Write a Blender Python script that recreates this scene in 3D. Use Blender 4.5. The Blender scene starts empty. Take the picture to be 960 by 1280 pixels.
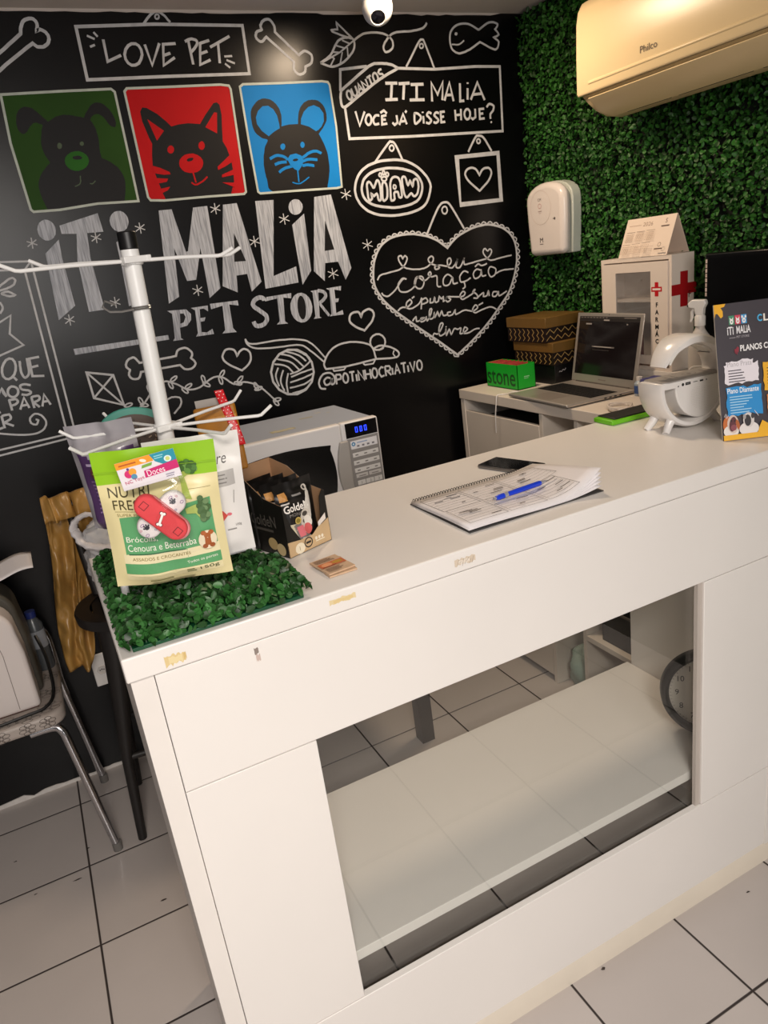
import bpy, bmesh, math, random
import numpy as np
from mathutils import Vector, Matrix
from mathutils.geometry import tessellate_polygon
random.seed(7); np.random.seed(7)
SC = bpy.context.scene
COL = SC.collection
PI = math.pi

def lin(h):
    h = h.lstrip('#'); o = []
    for i in (0, 2, 4):
        c = int(h[i:i+2], 16)/255
        o.append(c/12.92 if c <= .04045 else ((c+.055)/1.055)**2.4)
    return tuple(o)+(1.,)

MATS = {}
def mat(name, col, rough=.5, metal=0., spec=.5, noise=None, bump=None, coat=0., trans=0., emit=0., island=0., sheen=0., sss=0., alpha=1.):
    """procedural principled material; noise=(scale, amount) mottles the colour, bump=(scale, strength)"""
    if name in MATS: return MATS[name]
    m = bpy.data.materials.new(name); m.use_nodes = True
    nt = m.node_tree; b = nt.nodes['Principled BSDF']
    c = lin(col) if isinstance(col, str) else tuple(col)
    b.inputs['Base Color'].default_value = c
    b.inputs['Roughness'].default_value = rough
    b.inputs['Metallic'].default_value = metal
    b.inputs['Specular IOR Level'].default_value = spec
    b.inputs['Coat Weight'].default_value = coat
    b.inputs['Transmission Weight'].default_value = trans
    b.inputs['Alpha'].default_value = alpha
    if emit:
        b.inputs['Emission Color'].default_value = c; b.inputs['Emission Strength'].default_value = emit
    tc = nt.nodes.new('ShaderNodeTexCoord')
    src = None
    if noise:
        n = nt.nodes.new('ShaderNodeTexNoise'); n.inputs['Scale'].default_value = noise[0]; n.inputs['Detail'].default_value = 4
        nt.links.new(tc.outputs['Object'], n.inputs['Vector'])
        mr = nt.nodes.new('ShaderNodeMapRange'); mr.inputs[1].default_value = .3; mr.inputs[2].default_value = .7
        mr.inputs[3].default_value = 1-noise[1]; mr.inputs[4].default_value = 1+noise[1]
        nt.links.new(n.outputs['Fac'], mr.inputs[0]); src = mr.outputs[0]
    if island:
        g = nt.nodes.new('ShaderNodeNewGeometry')
        mr2 = nt.nodes.new('ShaderNodeMapRange'); mr2.inputs[3].default_value = 1-island; mr2.inputs[4].default_value = 1+island
        nt.links.new(g.outputs['Random Per Island'], mr2.inputs[0])
        if src:
            mm = nt.nodes.new('ShaderNodeMath'); mm.operation = 'MULTIPLY'
            nt.links.new(src, mm.inputs[0]); nt.links.new(mr2.outputs[0], mm.inputs[1]); src = mm.outputs[0]
        else: src = mr2.outputs[0]
    if src:
        vm = nt.nodes.new('ShaderNodeVectorMath'); vm.operation = 'SCALE'
        vm.inputs[0].default_value = c[:3]; nt.links.new(src, vm.inputs['Scale'])
        nt.links.new(vm.outputs[0], b.inputs['Base Color'])
    if bump:
        n = nt.nodes.new('ShaderNodeTexNoise'); n.inputs['Scale'].default_value = bump[0]; n.inputs['Detail'].default_value = 3
        nt.links.new(tc.outputs['Object'], n.inputs['Vector'])
        bp = nt.nodes.new('ShaderNodeBump'); bp.inputs['Strength'].default_value = bump[1]; bp.inputs['Distance'].default_value = .002
        nt.links.new(n.outputs['Fac'], bp.inputs['Height']); nt.links.new(bp.outputs[0], b.inputs['Normal'])
    MATS[name] = m
    return m

def clear(name, tint='#ffffff', rough=.0, ior=1.45, body=0.):
    """thin clear sheet: mirror-like at grazing angles, see-through otherwise"""
    if name in MATS: return MATS[name]
    m = bpy.data.materials.new(name); m.use_nodes = True; nt = m.node_tree; nt.nodes.clear()
    out = nt.nodes.new('ShaderNodeOutputMaterial'); t = nt.nodes.new('ShaderNodeBsdfTransparent'); g = nt.nodes.new('ShaderNodeBsdfGlossy')
    f = nt.nodes.new('ShaderNodeFresnel'); ge = nt.nodes.new('ShaderNodeNewGeometry'); io = nt.nodes.new('ShaderNodeMix'); io.inputs[2].default_value = ior; io.inputs[3].default_value = 1/ior; nt.links.new(ge.outputs['Backfacing'], io.inputs[0]); nt.links.new(io.outputs[0], f.inputs[0]); mx = nt.nodes.new('ShaderNodeMixShader')
    t.inputs[0].default_value = lin(tint); g.inputs['Roughness'].default_value = rough
    nt.links.new(f.outputs[0], mx.inputs[0]); nt.links.new(t.outputs[0], mx.inputs[1]); nt.links.new(g.outputs[0], mx.inputs[2])
    last = mx.outputs[0]
    if body:
        d = nt.nodes.new('ShaderNodeBsdfDiffuse'); d.inputs[0].default_value = (.75, .75, .76, 1)
        m2 = nt.nodes.new('ShaderNodeMixShader'); m2.inputs[0].default_value = body
        nt.links.new(last, m2.inputs[1]); nt.links.new(d.outputs[0], m2.inputs[2]); last = m2.outputs[0]
    nt.links.new(last, out.inputs[0]); MATS[name] = m
    return m

def rotz(a): return Matrix.Rotation(a, 4, 'Z')
def TR(x, y, z): return Matrix.Translation((x, y, z))

class MB:
    def __init__(s): s.bm = bmesh.new()
    def _xf(s, vs, M):
        if M is not None: bmesh.ops.transform(s.bm, matrix=M, verts=vs)
    def box(s, x0, x1, y0, y1, z0, z1, M=None, mi=0):
        vs = [s.bm.verts.new((x, y, z)) for x in (x0, x1) for y in (y0, y1) for z in (z0, z1)]
        for f in ((0,1,3,2),(4,6,7,5),(0,4,5,1),(2,3,7,6),(0,2,6,4),(1,5,7,3)):
            fc = s.bm.faces.new([vs[i] for i in f]); fc.material_index = mi
        s._xf(vs, M); return s
    def prism(s, poly, d0, d1, M=None, mi=0):
        """poly in xy, extruded along z from d0 to d1, then M"""
        a = [s.bm.verts.new((p[0], p[1], d0)) for p in poly]; b = [s.bm.verts.new((p[0], p[1], d1)) for p in poly]
        n = len(poly); fs = [s.bm.faces.new(a[::-1]), s.bm.faces.new(b)]
        for i in range(n): fs.append(s.bm.faces.new((a[i], a[(i+1) % n], b[(i+1) % n], b[i])))
        for f in fs: f.material_index = mi
        s._xf(a+b, M); return s
    def tube(s, pts, r, seg=10, closed=False, mi=0, flat=1., cap=True):
        pts = [Vector(p) for p in pts]; n = len(pts); rs = r if isinstance(r, (list, tuple)) else [r]*n
        rings = []; prev = None
        for i, p in enumerate(pts):
            if closed: t = pts[(i+1) % n]-pts[i-1]
            else: t = pts[min(i+1, n-1)]-pts[max(i-1, 0)]
            t.normalize()
            if prev is None:
                u = t.orthogonal().normalized()
            else:
                u = prev-t*prev.dot(t)
                if u.length < 1e-6: u = t.orthogonal()
                u.normalize()
            prev = u; v = t.cross(u)
            rings.append([s.bm.verts.new(p+(u*math.cos(2*PI*k/seg)+v*flat*math.sin(2*PI*k/seg))*rs[i]) for k in range(seg)])
        for i in range(n if closed else n-1):
            A, B = rings[i], rings[(i+1) % n]
            for k in range(seg):
                f = s.bm.faces.new((A[k], A[(k+1) % seg], B[(k+1) % seg], B[k])); f.material_index = mi
        if cap and not closed:
            s.bm.faces.new(rings[0][::-1]).material_index = mi; s.bm.faces.new(rings[-1]).material_index = mi
        return s
    def cyl(s, p0, p1, r0, r1=None, seg=20, mi=0):
        return s.tube([p0, p1], [r0, r0 if r1 is None else r1], seg, mi=mi)
    def lathe(s, prof, seg=28, M=None, mi=0, sx=1., sy=1.):
        rings = []; vs = []
        for r, z in prof:
            if r < 1e-6: v = s.bm.verts.new((0, 0, z)); rings.append([v]); vs.append(v)
            else:
                g = [s.bm.verts.new((r*sx*math.cos(2*PI*k/seg), r*sy*math.sin(2*PI*k/seg), z)) for k in range(seg)]; rings.append(g); vs += g
        for A, B in zip(rings, rings[1:]):
            for k in range(seg):
                if len(A) == 1 and len(B) == 1: continue
                if len(A) == 1: f = s.bm.faces.new((A[0], B[(k+1) % seg], B[k]))
                elif len(B) == 1: f = s.bm.faces.new((A[k], A[(k+1) % seg], B[0]))
                else: f = s.bm.faces.new((A[k], A[(k+1) % seg], B[(k+1) % seg], B[k]))
                f.material_index = mi
        s._xf(vs, M); return s
    def grid(s, fn, nu, nv, mi=0, M=None, wrap=False):
        g = [[s.bm.verts.new(fn(i/nu, j/nv)) for j in range(nv+1)] for i in range(nu+(0 if wrap else 1))]
        m = len(g)
        for i in range(nu):
            for j in range(nv):
                f = s.bm.faces.new((g[i][j], g[(i+1) % m][j], g[(i+1) % m][j+1], g[i][j+1]))
                f.material_index = mi(i/nu, j/nv) if callable(mi) else mi
        s._xf([v for r in g for v in r], M); return g
    def build(s, name, mats, parent=None, bevel=0., seg=2, smooth=35, solid=0., loc=None, weld=False, sub=0):
        if weld: bmesh.ops.remove_doubles(s.bm, verts=s.bm.verts, dist=1e-5)
        bmesh.ops.recalc_face_normals(s.bm, faces=s.bm.faces)
        me = bpy.data.meshes.new(name); s.bm.to_mesh(me); s.bm.free()
        for m in (mats if isinstance(mats, (list, tuple)) else [mats]): me.materials.append(m)
        if smooth:
            me.polygons.foreach_set('use_smooth', [True]*len(me.polygons)); me.set_sharp_from_angle(angle=math.radians(smooth))
        o = bpy.data.objects.new(name, me); COL.objects.link(o)
        if parent: o.parent = parent
        if loc: o.location = loc
        if solid:
            md = o.modifiers.new('solid', 'SOLIDIFY'); md.thickness = solid; md.offset = 0
        if bevel:
            md = o.modifiers.new('bevel', 'BEVEL'); md.width = bevel; md.segments = seg; md.limit_method = 'ANGLE'; md.angle_limit = math.radians(40)
        if sub:
            md = o.modifiers.new('sub', 'SUBSURF'); md.levels = sub; md.render_levels = sub
        return o

def tag(o, label, cat, group=None, kind=None):
    o['label'] = label; o['category'] = cat
    if group: o['group'] = group
    if kind: o['kind'] = kind
    return o
def thing(name, label, cat, loc=(0,0,0), rz=0., group=None):
    o = bpy.data.objects.new(name, None); COL.objects.link(o); o.empty_display_size = .05
    o.location = loc; o.rotation_euler = (0, 0, rz)
    return tag(o, label, cat, group)
def structure(name, mb, m, parent=None, **k):
    o = mb.build(name, m, parent, **k)
    if parent is None: o['kind'] = 'structure'
    return o

# ---- flat artwork (paint, print): polygons in (u,v) metres laid on a surface -------------------------------
def plane(o, U, V):
    o = Vector(o); U = Vector(U).normalized(); V = Vector(V).normalized(); n = U.cross(V).normalized()
    return lambda u, v, h: o+U*u+V*v+n*h
def _txt(s, bold=0.):
    cu = bpy.data.curves.new('t', 'FONT'); cu.body = s; cu.resolution_u = 3; cu.offset = bold
    ob = bpy.data.objects.new('t', cu); me = bpy.data.meshes.new_from_object(ob)
    vs = [(v.co.x, v.co.y) for v in me.vertices]; fs = [tuple(p.vertices) for p in me.polygons]
    bpy.data.objects.remove(ob); bpy.data.curves.remove(cu); bpy.data.meshes.remove(me)
    return vs, fs
PRINT = {}
def ink(c, rough=.5):
    k = c if rough == .5 else c+'r%d' % int(rough*100)
    return mat('ink_'+k, c, rough)
class Art:
    def __init__(s, mp, maxe=0., base=.0004, step=.00008):
        s.mp = mp; s.maxe = maxe; s.n = 0; s.base = base; s.step = step; s.v = []; s.f = []; s.mi = []; s.cols = []
    def _c(s, c):
        if c not in s.cols: s.cols.append(c)
        return s.cols.index(c)
    def _emit(s, vs, fs, c, lift=None):
        h = s.base+s.step*s.n if lift is None else lift
        s.n += 1; k = s._c(c)
        if s.maxe:
            vs = [tuple(p) for p in vs]; out = []; st = []
            for f in fs:
                for i in range(1, len(f)-1): st.append((vs[f[0]], vs[f[i]], vs[f[i+1]]))
            while st:
                t = st.pop(); e = [math.dist(t[i], t[(i+1) % 3]) for i in range(3)]; m = max(e)
                if m <= s.maxe: out.append(t); continue
                i = e.index(m); a, b, cc = t[i], t[(i+1) % 3], t[(i+2) % 3]; q = ((a[0]+b[0])/2, (a[1]+b[1])/2)
                st += [(a, q, cc), (q, b, cc)]
            vs = [p for t in out for p in t]; fs = [(3*i, 3*i+1, 3*i+2) for i in range(len(out))]
        b0 = len(s.v)
        for p in vs: s.v.append(s.mp(p[0], p[1], h))
        for f in fs: s.f.append(tuple(b0+i for i in f)); s.mi.append(k)
        return s
    def poly(s, pts, c):
        tr = tessellate_polygon([[Vector((p[0], p[1], 0)) for p in pts]])
        return s._emit(pts, [tuple(t) for t in tr], c)
    def rect(s, u0, v0, u1, v1, c): return s._emit([(u0,v0),(u1,v0),(u1,v1),(u0,v1)], [(0,1,2,3)], c)
    def ell(s, cu, cv, ru, rv, c, rot=0., n=20):
        return s.poly([(cu+ru*math.cos(t)*math.cos(rot)-rv*math.sin(t)*math.sin(rot), cv+ru*math.cos(t)*math.sin(rot)+rv*math.sin(t)*math.cos(rot)) for t in [2*PI*k/n for k in range(n)]], c)
    def ring(s, cu, cv, ru, rv, w, c, n=24): return s.stroke([(cu+ru*math.cos(2*PI*k/n), cv+rv*math.sin(2*PI*k/n)) for k in range(n)], w, c, True)
    def stroke(s, pts, w, c, closed=False):
        P = [Vector(p) for p in pts]; n = len(P); L = []; R = []
        if n < 2: return s
        for i in range(n):
            a = P[i-1] if (closed or i > 0) else None; b = P[(i+1) % n] if (closed or i < n-1) else None
            d1 = (P[i]-a).normalized() if a is not None and (P[i]-a).length > 1e-9 else None
            d2 = (b-P[i]).normalized() if b is not None and (b-P[i]).length > 1e-9 else None
            d1 = d1 or d2; d2 = d2 or d1
            if d1 is None: d1 = d2 = Vector((1, 0))
            t = d1+d2
            if t.length < .3: t = d2
            t = t.normalized(); nn = Vector((-t.y, t.x)); k = min(1.6, 1/max(.4, nn.dot(Vector((-d1.y, d1.x)))))
            L.append(P[i]+nn*w/2*k); R.append(P[i]-nn*w/2*k)
        vs = [tuple(p) for p in L+R]; fs = []
        for i in range(n if closed else n-1):
            j = (i+1) % n; fs.append((n+i, n+j, j, i))
        return s._emit(vs, fs, c)
    def text(s, t, u, v, h, c, w=None, align='l', rot=0., vert=False, slant=0., bold=0.):
        """t with its lower left corner at (u,v), letters h tall (bounding box), stretched to w wide if given"""
        vs, fs = _txt(t, bold)
        if not vs: return s
        x0 = min(p[0] for p in vs); x1 = max(p[0] for p in vs); y0 = min(p[1] for p in vs); y1 = max(p[1] for p in vs)
        ky = h/max(y1-y0, 1e-6); kx = ky if w is None else w/max(x1-x0, 1e-6); W = (x1-x0)*kx
        ox = {'l': 0, 'c': -W/2, 'r': -W}[align]; cs, sn = math.cos(rot), math.sin(rot); q = []
        for p in vs:
            a = (p[0]-x0)*kx+ox; b = (p[1]-y0)*ky; a += b*slant
            q.append((u+a*cs-b*sn, v+a*sn+b*cs))
        return s._emit(q, fs, c)
    def lines(s, u, v, w, n, pitch, h, c, seed=1):
        """n rows of tiny illegible print, as the photograph shows it"""
        r = random.Random(seed)
        for i in range(n): s.rect(u, v-i*pitch, u+w*(.55+.45*r.random()), v-i*pitch+h, c)
        return s
    def build(s, name, parent=None, mats=None, label=None):
        me = bpy.data.meshes.new(name); me.from_pydata([tuple(p) for p in s.v], [], s.f)
        for c in s.cols: me.materials.append(mats[c] if mats and c in mats else ink(c))
        me.polygons.foreach_set('material_index', s.mi); me.update()
        o = bpy.data.objects.new(name, me); COL.objects.link(o)
        if parent: o.parent = parent
        if label: o['label'] = label
        return o
MURAL = """
#bone_drawing
sw|9|0|114,2308 7,4 9,7 11,7 12,9 12,8 14,9 15,11 15,10 14,10 9,6 1,3 1,4 1,4 2,5 2,3 2,4 2,3 2,3 2,2 3,2 3,2 4,1 3,1 4,1 3,0 5,0 3,-1 3,-3 2,-2 1,-2 1,-3 0,-3 0,-3 -1,-3 -1,-4 -2,-3 -1,-3 -1,-2 3,2 4,2 4,1 2,-1 3,-1 2,-1 3,-2 2,-1 2,-2 1,-3 2,-2 1,-3 0,-3 0,-3 0,-3 -2,-3 -1,-3 -2,-3 -3,-3 -3,-2 -4,-2 -3,-2 -4,-1 -3,0 -3,0 -4,0 -3,0 -3,1 -2,2 -3,2 -2,2 -2,2 -16,-9 -22,-14 -24,-15 -24,-15 -18,-13 -15,-9 -12,-8 -10,-6 -8,-6 -6,-4
sw|8|1|970,2379 12,-11 19,-16 20,-18 19,-16 13,-11 -1,-3 -1,-5 -1,-5 -1,-5 0,-5 2,-3 2,-4 4,-3 3,-3 4,-1 4,-1 5,1 5,1 4,2 3,2 3,3 1,4 2,4 0,4 1,2 3,1 5,2 6,2 5,3 4,3 2,4 2,5 1,5 0,4 -1,5 -3,3 -4,3 -5,3 -6,2 -4,1 -5,-1 -5,-3 -6,-3 -4,-3 -3,-2 -2,1 -11,11 -16,14 -17,17 -16,14 -10,10 1,6 0,4 0,5 -1,4 -2,3 -2,4 -3,4 -3,3 -3,2 -4,1 -4,0 -5,-1 -4,-1 -3,-2 -4,-2 -3,-3 -2,-3 -2,-3 -2,-2 0,-3 0,-3 1,-3 1,-3 -3,-2 -4,-1 -4,-1 -4,-1 -3,-2 -3,-3 -1,-3 -2,-4 0,-3 1,-3 1,-3 3,-3 4,-3 4,-2 4,0 4,1 4,3 4,4 4,3
#love_sign_drawing
sw|9|1|387,2407 230,7 278,-3 -3,-136 -266,-2 -241,-4
sw|7|0|584,2414 3,3 6,6 6,6 7,6 5,4 5,3 4,2 3,2 4,1 3,1 4,-1 4,-1 4,-2 3,-2 4,-3 4,-3 4,-5 3,-5 4,-4 2,-3
sw|5|1|635,2434 -1,-3 -2,-2 -3,-1 -3,0 -2,1 -1,2 0,3 2,3 2,2 2,1 3,0 2,-1 1,-2
sw|6|0|412,2384 20,-9
sw|6|0|433,2393 9,-12
sw|6|0|414,2355 15,5
sw|6|0|818,2325 26,1
sw|6|0|823,2315 26,-10
sw|6|0|816,2305 15,-12
sw|8|0|456,2374 -1,-58 43,16
sw|8|0|575,2360 10,-56 35,59
sw|8|0|670,2362 -39,-2 -11,-57 39,21
sw|8|0|626,2330 22,6
sw|8|0|711,2370 2,-66
sw|8|0|778,2370 -31,-8 -12,-59 36,13
sw|8|0|741,2333 25,7
sw|8|0|777,2351 69,30
sw|8|0|805,2364 -6,-58
sw|8|1|561,2333 -6,-12 -9,-11 -12,-5 -11,0 -9,6 -5,10 0,13 6,13 10,10 11,5 12,0 8,-5 5,-11
sw|8|0|700,2367 3,1 4,2 5,2 4,1 5,1 3,0 4,-1 4,-1 3,-1 2,-2 1,-3 0,-4 -3,-5 -4,-4 -5,-5 -6,-5 -5,-4 -4,-3
#leaf_string_drawing
sw|7|0|1148,2302 6,3 8,4 9,4 9,6 9,6 7,7 7,10 7,10 7,8 7,7 8,4 9,3 9,2 8,0 7,1 6,-1 4,-1 4,-2 3,-3 1,-3 1,-5 0,-5 -1,-6 -2,-6 -4,-7 -6,-7 -8,-7 -9,-8 -9,-6 -9,-6 -9,-4 -10,-4 -9,-3 -9,-2 -9,-1 -9,1 -10,3 -9,3 -8,3 -6,2
sw|5|0|1157,2304 69,29 56,34
sw|5|0|1197,2334 27,-2
sw|5|0|1213,2353 35,-9
sw|5|0|1239,2368 27,-10
sw|5|0|1180,2321 20,-5
sw|5|0|1183,2292 19,24
sw|5|0|1220,2297 14,36
sw|5|0|1253,2315 2,32
sw|6|0|1282,2370 -8,8 -13,11 -14,13 -13,11 -8,8 0,-4 0,-4 1,-5 0,-5 0,-3 -3,0 -6,0 -6,-1 -5,0 -3,-1 2,-4 8,-3 10,-3 14,-5 15,-4 13,-4 9,-2
sw|7|0|1282,2367 5,3 7,4 9,5 9,4 9,4 10,2 11,1 11,1 11,0 10,0 8,-1 8,-1 7,-1 7,-2 6,-2 6,-3 5,-3 5,-4 3,-4 3,-4 1,-4 0,-5 0,-6 -2,-4 -2,-4 -5,-4 -5,-3 -6,-3 -6,-1 -4,-1 -4,1 -2,3 -2,3 -1,4 0,4 1,4 2,3 3,5 3,4 5,4 4,5 6,5 6,5 8,5 9,3 12,3 15,1 15,1 15,0 13,1 12,2 10,1 10,2 9,2 7,2 6,3 5,4 4,3 2,4 3,2
#fish_drawing
sw|7|0|1797,2399 -6,3 -8,4 -10,5 -10,4 -10,3 -10,1 -12,0 -11,-1 -10,-2 -9,-3 -8,-4 -7,-5 -6,-6 -5,-6 -3,-7 -2,-8 -1,-10 0,-9 2,-9 2,-7 4,-6 6,-4 6,-4 7,-2 8,-2 8,1 9,2 10,2 10,4 10,3 10,5 11,5 11,6 10,5 6,3 10,-4 14,-6 15,-7 15,-5 11,-3 7,2 6,5 3,6 2,7 1,5 -3,4 -4,3 -6,3 -5,3 -4,2 4,1 6,1 6,2 5,3 3,2 -1,3 -3,4 -4,4 -4,3 -3,3 3,2 4,4 4,4 2,4 0,3 -4,2 -7,2 -8,2 -9,0 -9,-1 -10,-3 -12,-6 -11,-6 -9,-5 -7,-4
fw|0|1|1704,2387 -2,-4 -2,-1 -2,-1 -4,1 -2,1 -1,2 1,3 1,2 2,1 2,1 4,-1 2,-1 1,-2
sw|5|0|1675,2353 4,0 7,0 7,-1 7,0 7,1 5,2 6,3 5,3 4,3 3,1
#dog_panel_painting
fg|0|1|138,2237 162,4 147,2 9,-8 0,-162 -1,-147 -125,3 -112,-8 -75,1 -6,7 -7,182
fb|0|1|185,1924 -1,2 -1,2 -1,3 -1,4 -1,5 -1,6 -2,8 -1,8 -1,9 0,7 0,6 0,5 1,4 1,5 2,5 2,5 4,6 3,5 5,6 4,5 6,5 6,6 6,5 6,4 3,3 -1,3 -2,4 -2,4 -2,5 -2,5 -1,5 -1,6 -1,6 0,6 0,6 1,6 2,7 2,7 2,6 2,6 1,5 3,4 2,5 2,3 1,2 -3,2 -4,1 -4,2 -4,2 -4,0 -3,0 -3,-1 -3,-2 -2,-2 -3,-2 -4,-3 -3,-4 -4,-4 -3,-4 -3,-2 -5,-3 -4,-1 -4,1 -2,2 -2,3 -2,3 -2,4 0,4 0,5 0,5 1,6 2,6 1,5 2,5 2,4 3,4 2,3 3,3 4,3 3,2 4,1 4,2 4,0 3,0 4,-1 4,-1 4,-1 4,-2 3,-3 3,-3 3,-3 4,-4 3,-4 4,-4 4,-5 4,-4 3,-4 2,-3 4,2 4,2 6,3 5,3 6,3 5,1 5,1 5,1 6,1 5,0 6,-1 6,0 5,-1 6,-1 6,-2 5,-1 6,-1 5,-1 5,-2 3,0 3,4 2,3 2,4 3,3 4,4 4,4 4,5 4,4 4,3 5,2 4,2 4,1 4,0 4,0 4,-1 4,-1 3,-2 4,-2 3,-3 3,-3 3,-4 4,-4 2,-5 3,-5 2,-5 1,-5 2,-5 0,-5 1,-5 -1,-4 -1,-3 -1,-3 -2,-3 -2,-1 -5,1 -3,1 -3,2 -3,3 -2,3 -3,5 -2,5 -3,4 -2,4 -3,3 -2,2 -3,2 -3,2 -2,1 -4,0 -3,0 -3,-1 -3,0 -3,-2 -3,-2 -3,-2 -2,-3 -2,-3 -2,-1 1,-3 3,-4 2,-5 2,-6 2,-5 1,-6 0,-7 1,-7 0,-7 0,-7 -1,-6 -1,-6 -1,-6 -1,-5 0,-6 -1,-5 1,-5 0,-4 0,-4 0,-3 4,-2 4,-2 6,-3 5,-3 6,-4 4,-4 5,-4 5,-4 4,-5 3,-6 3,-6 2,-6 2,-7 1,-7 0,-9 -2,-11 -3,-13 -4,-13 -4,-11 -2,-9 -11,1 -15,0 -18,1 -19,0 -20,0 -22,-1 -24,-2 -25,-1 -23,-2 -18,0 -12,-1 -8,1 -6,0 -4,1
fG|0|1|335,2050 -5,-9 -8,-8 -11,-5 -12,-3 -12,1 -10,4 -7,7 -4,8 0,10 4,9 8,7 11,6 12,2 12,0 10,-4 8,-7 4,-8
fb|0|1|318,2061 -1,-2 -3,-2 -4,-1 -5,0 -5,0 -5,1 -3,2 -2,1 1,4 3,2 4,0 5,1 4,0 5,-1 3,-2 2,-2
fe|0|1|269,2096 -2,-3 -1,-3 -3,-1 -2,-1 -3,0 -3,3 0,3 1,5 2,3 2,2 3,1 2,-1 2,-1 1,-2 1,-2
fe|0|1|332,2098 -1,-2 -3,-3 -4,0 -2,1 -2,3 1,4 2,2 4,2 3,-1 2,-2
se|3|0|300,2011 -1,-4 -1,-4 0,-5 -2,-5 -2,-3 -3,-3 -3,-1 -5,-2 -3,-1 -3,0
se|3|0|322,1987 3,0 3,-1 3,1 3,2 4,3 2,2
sp|7|1|138,2237 162,4 147,2 9,-8 0,-162 -1,-147 -125,3 -112,-8 -75,1 -6,7 -7,182
#cat_panel_painting
fr|0|1|485,2235 9,8 143,1 151,2 28,-4 4,-10 -4,-133 -5,-174 -8,-6 -128,2 -140,0 -42,4 -6,10 -1,139
fb|0|1|542,1922 -6,20 -4,21 -6,31 -4,28 5,31 8,34 -6,19 -10,46 0,26 9,12 13,-2 29,-18 23,-22 13,-15 24,5 31,2 38,-4 23,26 33,32 11,2 8,-7 1,-29 -7,-43 -5,-35 9,-20 5,-23 3,-18 0,-32 -3,-29 -19,-39 -83,1
fr|0|1|536,2157 44,-35 -28,-27
fr|0|1|752,2168 9,-2 -12,-60 -35,20
fr|0|1|600,2067 -2,-4 -2,-3 -4,-3 -4,-1 -3,0 -3,2 -3,3 -1,3 1,4 1,4 3,3 3,3 4,1 4,0 3,-2 2,-3 1,-3
fr|0|1|701,2073 -1,-4 -3,-4 -3,-3 -4,-1 -4,0 -3,2 -2,3 -1,4 0,4 2,4 2,4 4,2 4,2 3,0 3,-2 2,-3 1,-4
fr|0|1|685,2021 -5,-10 -8,-8 -12,-6 -14,-2 -13,1 -13,4 -8,7 -5,9 0,10 4,10 9,8 11,6 14,2 13,0 13,-5 9,-7 5,-9
fb|0|1|656,2037 -2,-3 -3,-2 -4,-2 -4,0 -4,-1 -3,1 -2,1 -1,3 2,2 3,2 4,1 4,1 4,0 3,0 2,-1
sr|5|0|646,1996 3,-30
sr|5|0|634,1967 2,-1 2,-2 3,-2 3,-2 4,0 4,0 5,2 5,2 5,2 5,2 4,3 4,2 4,3 4,3 2,2
fr|0|1|520,2025 24,-8 27,-14 2,-7 -21,0 -32,7
fr|0|1|519,1989 43,-5 -6,-9 -37,-4
fr|0|1|521,1955 42,5 -9,-10 -23,-8 2,-13 -35,-1
fr|0|1|779,2041 -49,-33 0,-10 26,9 30,14
fr|0|1|784,1997 -44,-14 -2,-8 43,5
fr|0|1|735,1960 43,-4 -6,-34 -11,-1 12,22
sp|7|1|485,2235 9,8 143,1 151,2 28,-4 4,-10 -4,-133 -5,-174 -8,-6 -128,2 -140,0 -42,4 -6,10 -1,139
#mouse_panel_painting
fu|0|1|852,2238 12,7 132,0 147,2 22,-3 5,-9 4,-128 -10,-193 -18,-3 -128,3 -158,2 -7,6 -2,162
fb|0|1|905,1919 -9,6 -4,7 0,9 0,9 0,8 -2,7 0,7 -1,7 0,7 0,7 0,6 0,5 1,5 1,6 1,5 1,7 2,7 3,7 2,7 2,6 3,6 4,5 4,5 3,4 1,4 -2,2 -3,1 -5,1 -4,1 -5,2 -4,3 -4,3 -5,4 -4,4 -3,4 -2,5 -2,5 -1,6 -1,6 0,6 0,6 0,6 0,6 1,6 1,6 1,4 2,4 2,4 3,4 3,3 4,4 5,4 4,4 5,3 5,3 5,1 5,2 5,1 5,0 4,0 5,-1 5,-1 4,-1 5,-2 4,-3 4,-2 3,-4 4,-3 3,-4 2,-4 3,-4 2,-5 1,-5 1,-5 1,-5 0,-6 -1,-7 -1,-7 -1,-6 -1,-4 -1,-4 -1,-2 4,0 5,1 6,1 7,1 6,1 7,0 7,0 8,0 6,0 5,0 1,4 1,7 2,8 2,8 2,6 2,5 3,5 2,4 3,4 4,4 4,3 4,4 5,3 5,2 5,2 6,2 6,0 6,1 6,-1 5,0 5,-1 4,-1 4,-2 3,-2 4,-3 3,-3 3,-3 3,-4 2,-4 2,-5 1,-5 1,-6 1,-6 -1,-6 0,-5 -1,-4 -1,-4 -2,-4 -3,-4 -3,-4 -5,-6 -6,-7 -7,-6 -6,-6 -4,-4 2,-4 3,-6 3,-7 3,-7 3,-7 2,-6 2,-7 2,-8 2,-7 1,-8 0,-8 0,-9 0,-10 0,-8 -1,-8 -1,-7 -1,-5 -2,-6 -1,-5 -2,-6 -2,-7 -3,-8 -3,-8 -2,-7 -2,-5 -12,0 -16,0 -20,1 -21,0 -21,0 -23,1 -26,0 -25,0 -23,1
fu|0|1|923,2089 -21,17 -13,21 0,20 11,19 18,13 20,1 16,-11 10,-19 3,-27 -1,-12 -21,-9
fu|0|1|1096,2096 -23,15 -29,9 4,17 13,20 19,14 21,5 20,-8 12,-18 -2,-24 -12,-17 -14,-10
fu|0|1|976,2054 -2,-3 -2,-3 -2,-2 -3,-1 -4,0 -2,2 -2,2 -1,3 0,3 1,4 2,2 3,2 3,1 3,0 3,-1 2,-2 1,-3
fu|0|1|1047,2056 -1,-3 -2,-3 -2,-2 -3,-1 -3,0 -3,2 -1,2 -1,3 0,3 1,3 2,3 2,2 3,1 3,0 2,-2 2,-2 1,-3
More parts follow.
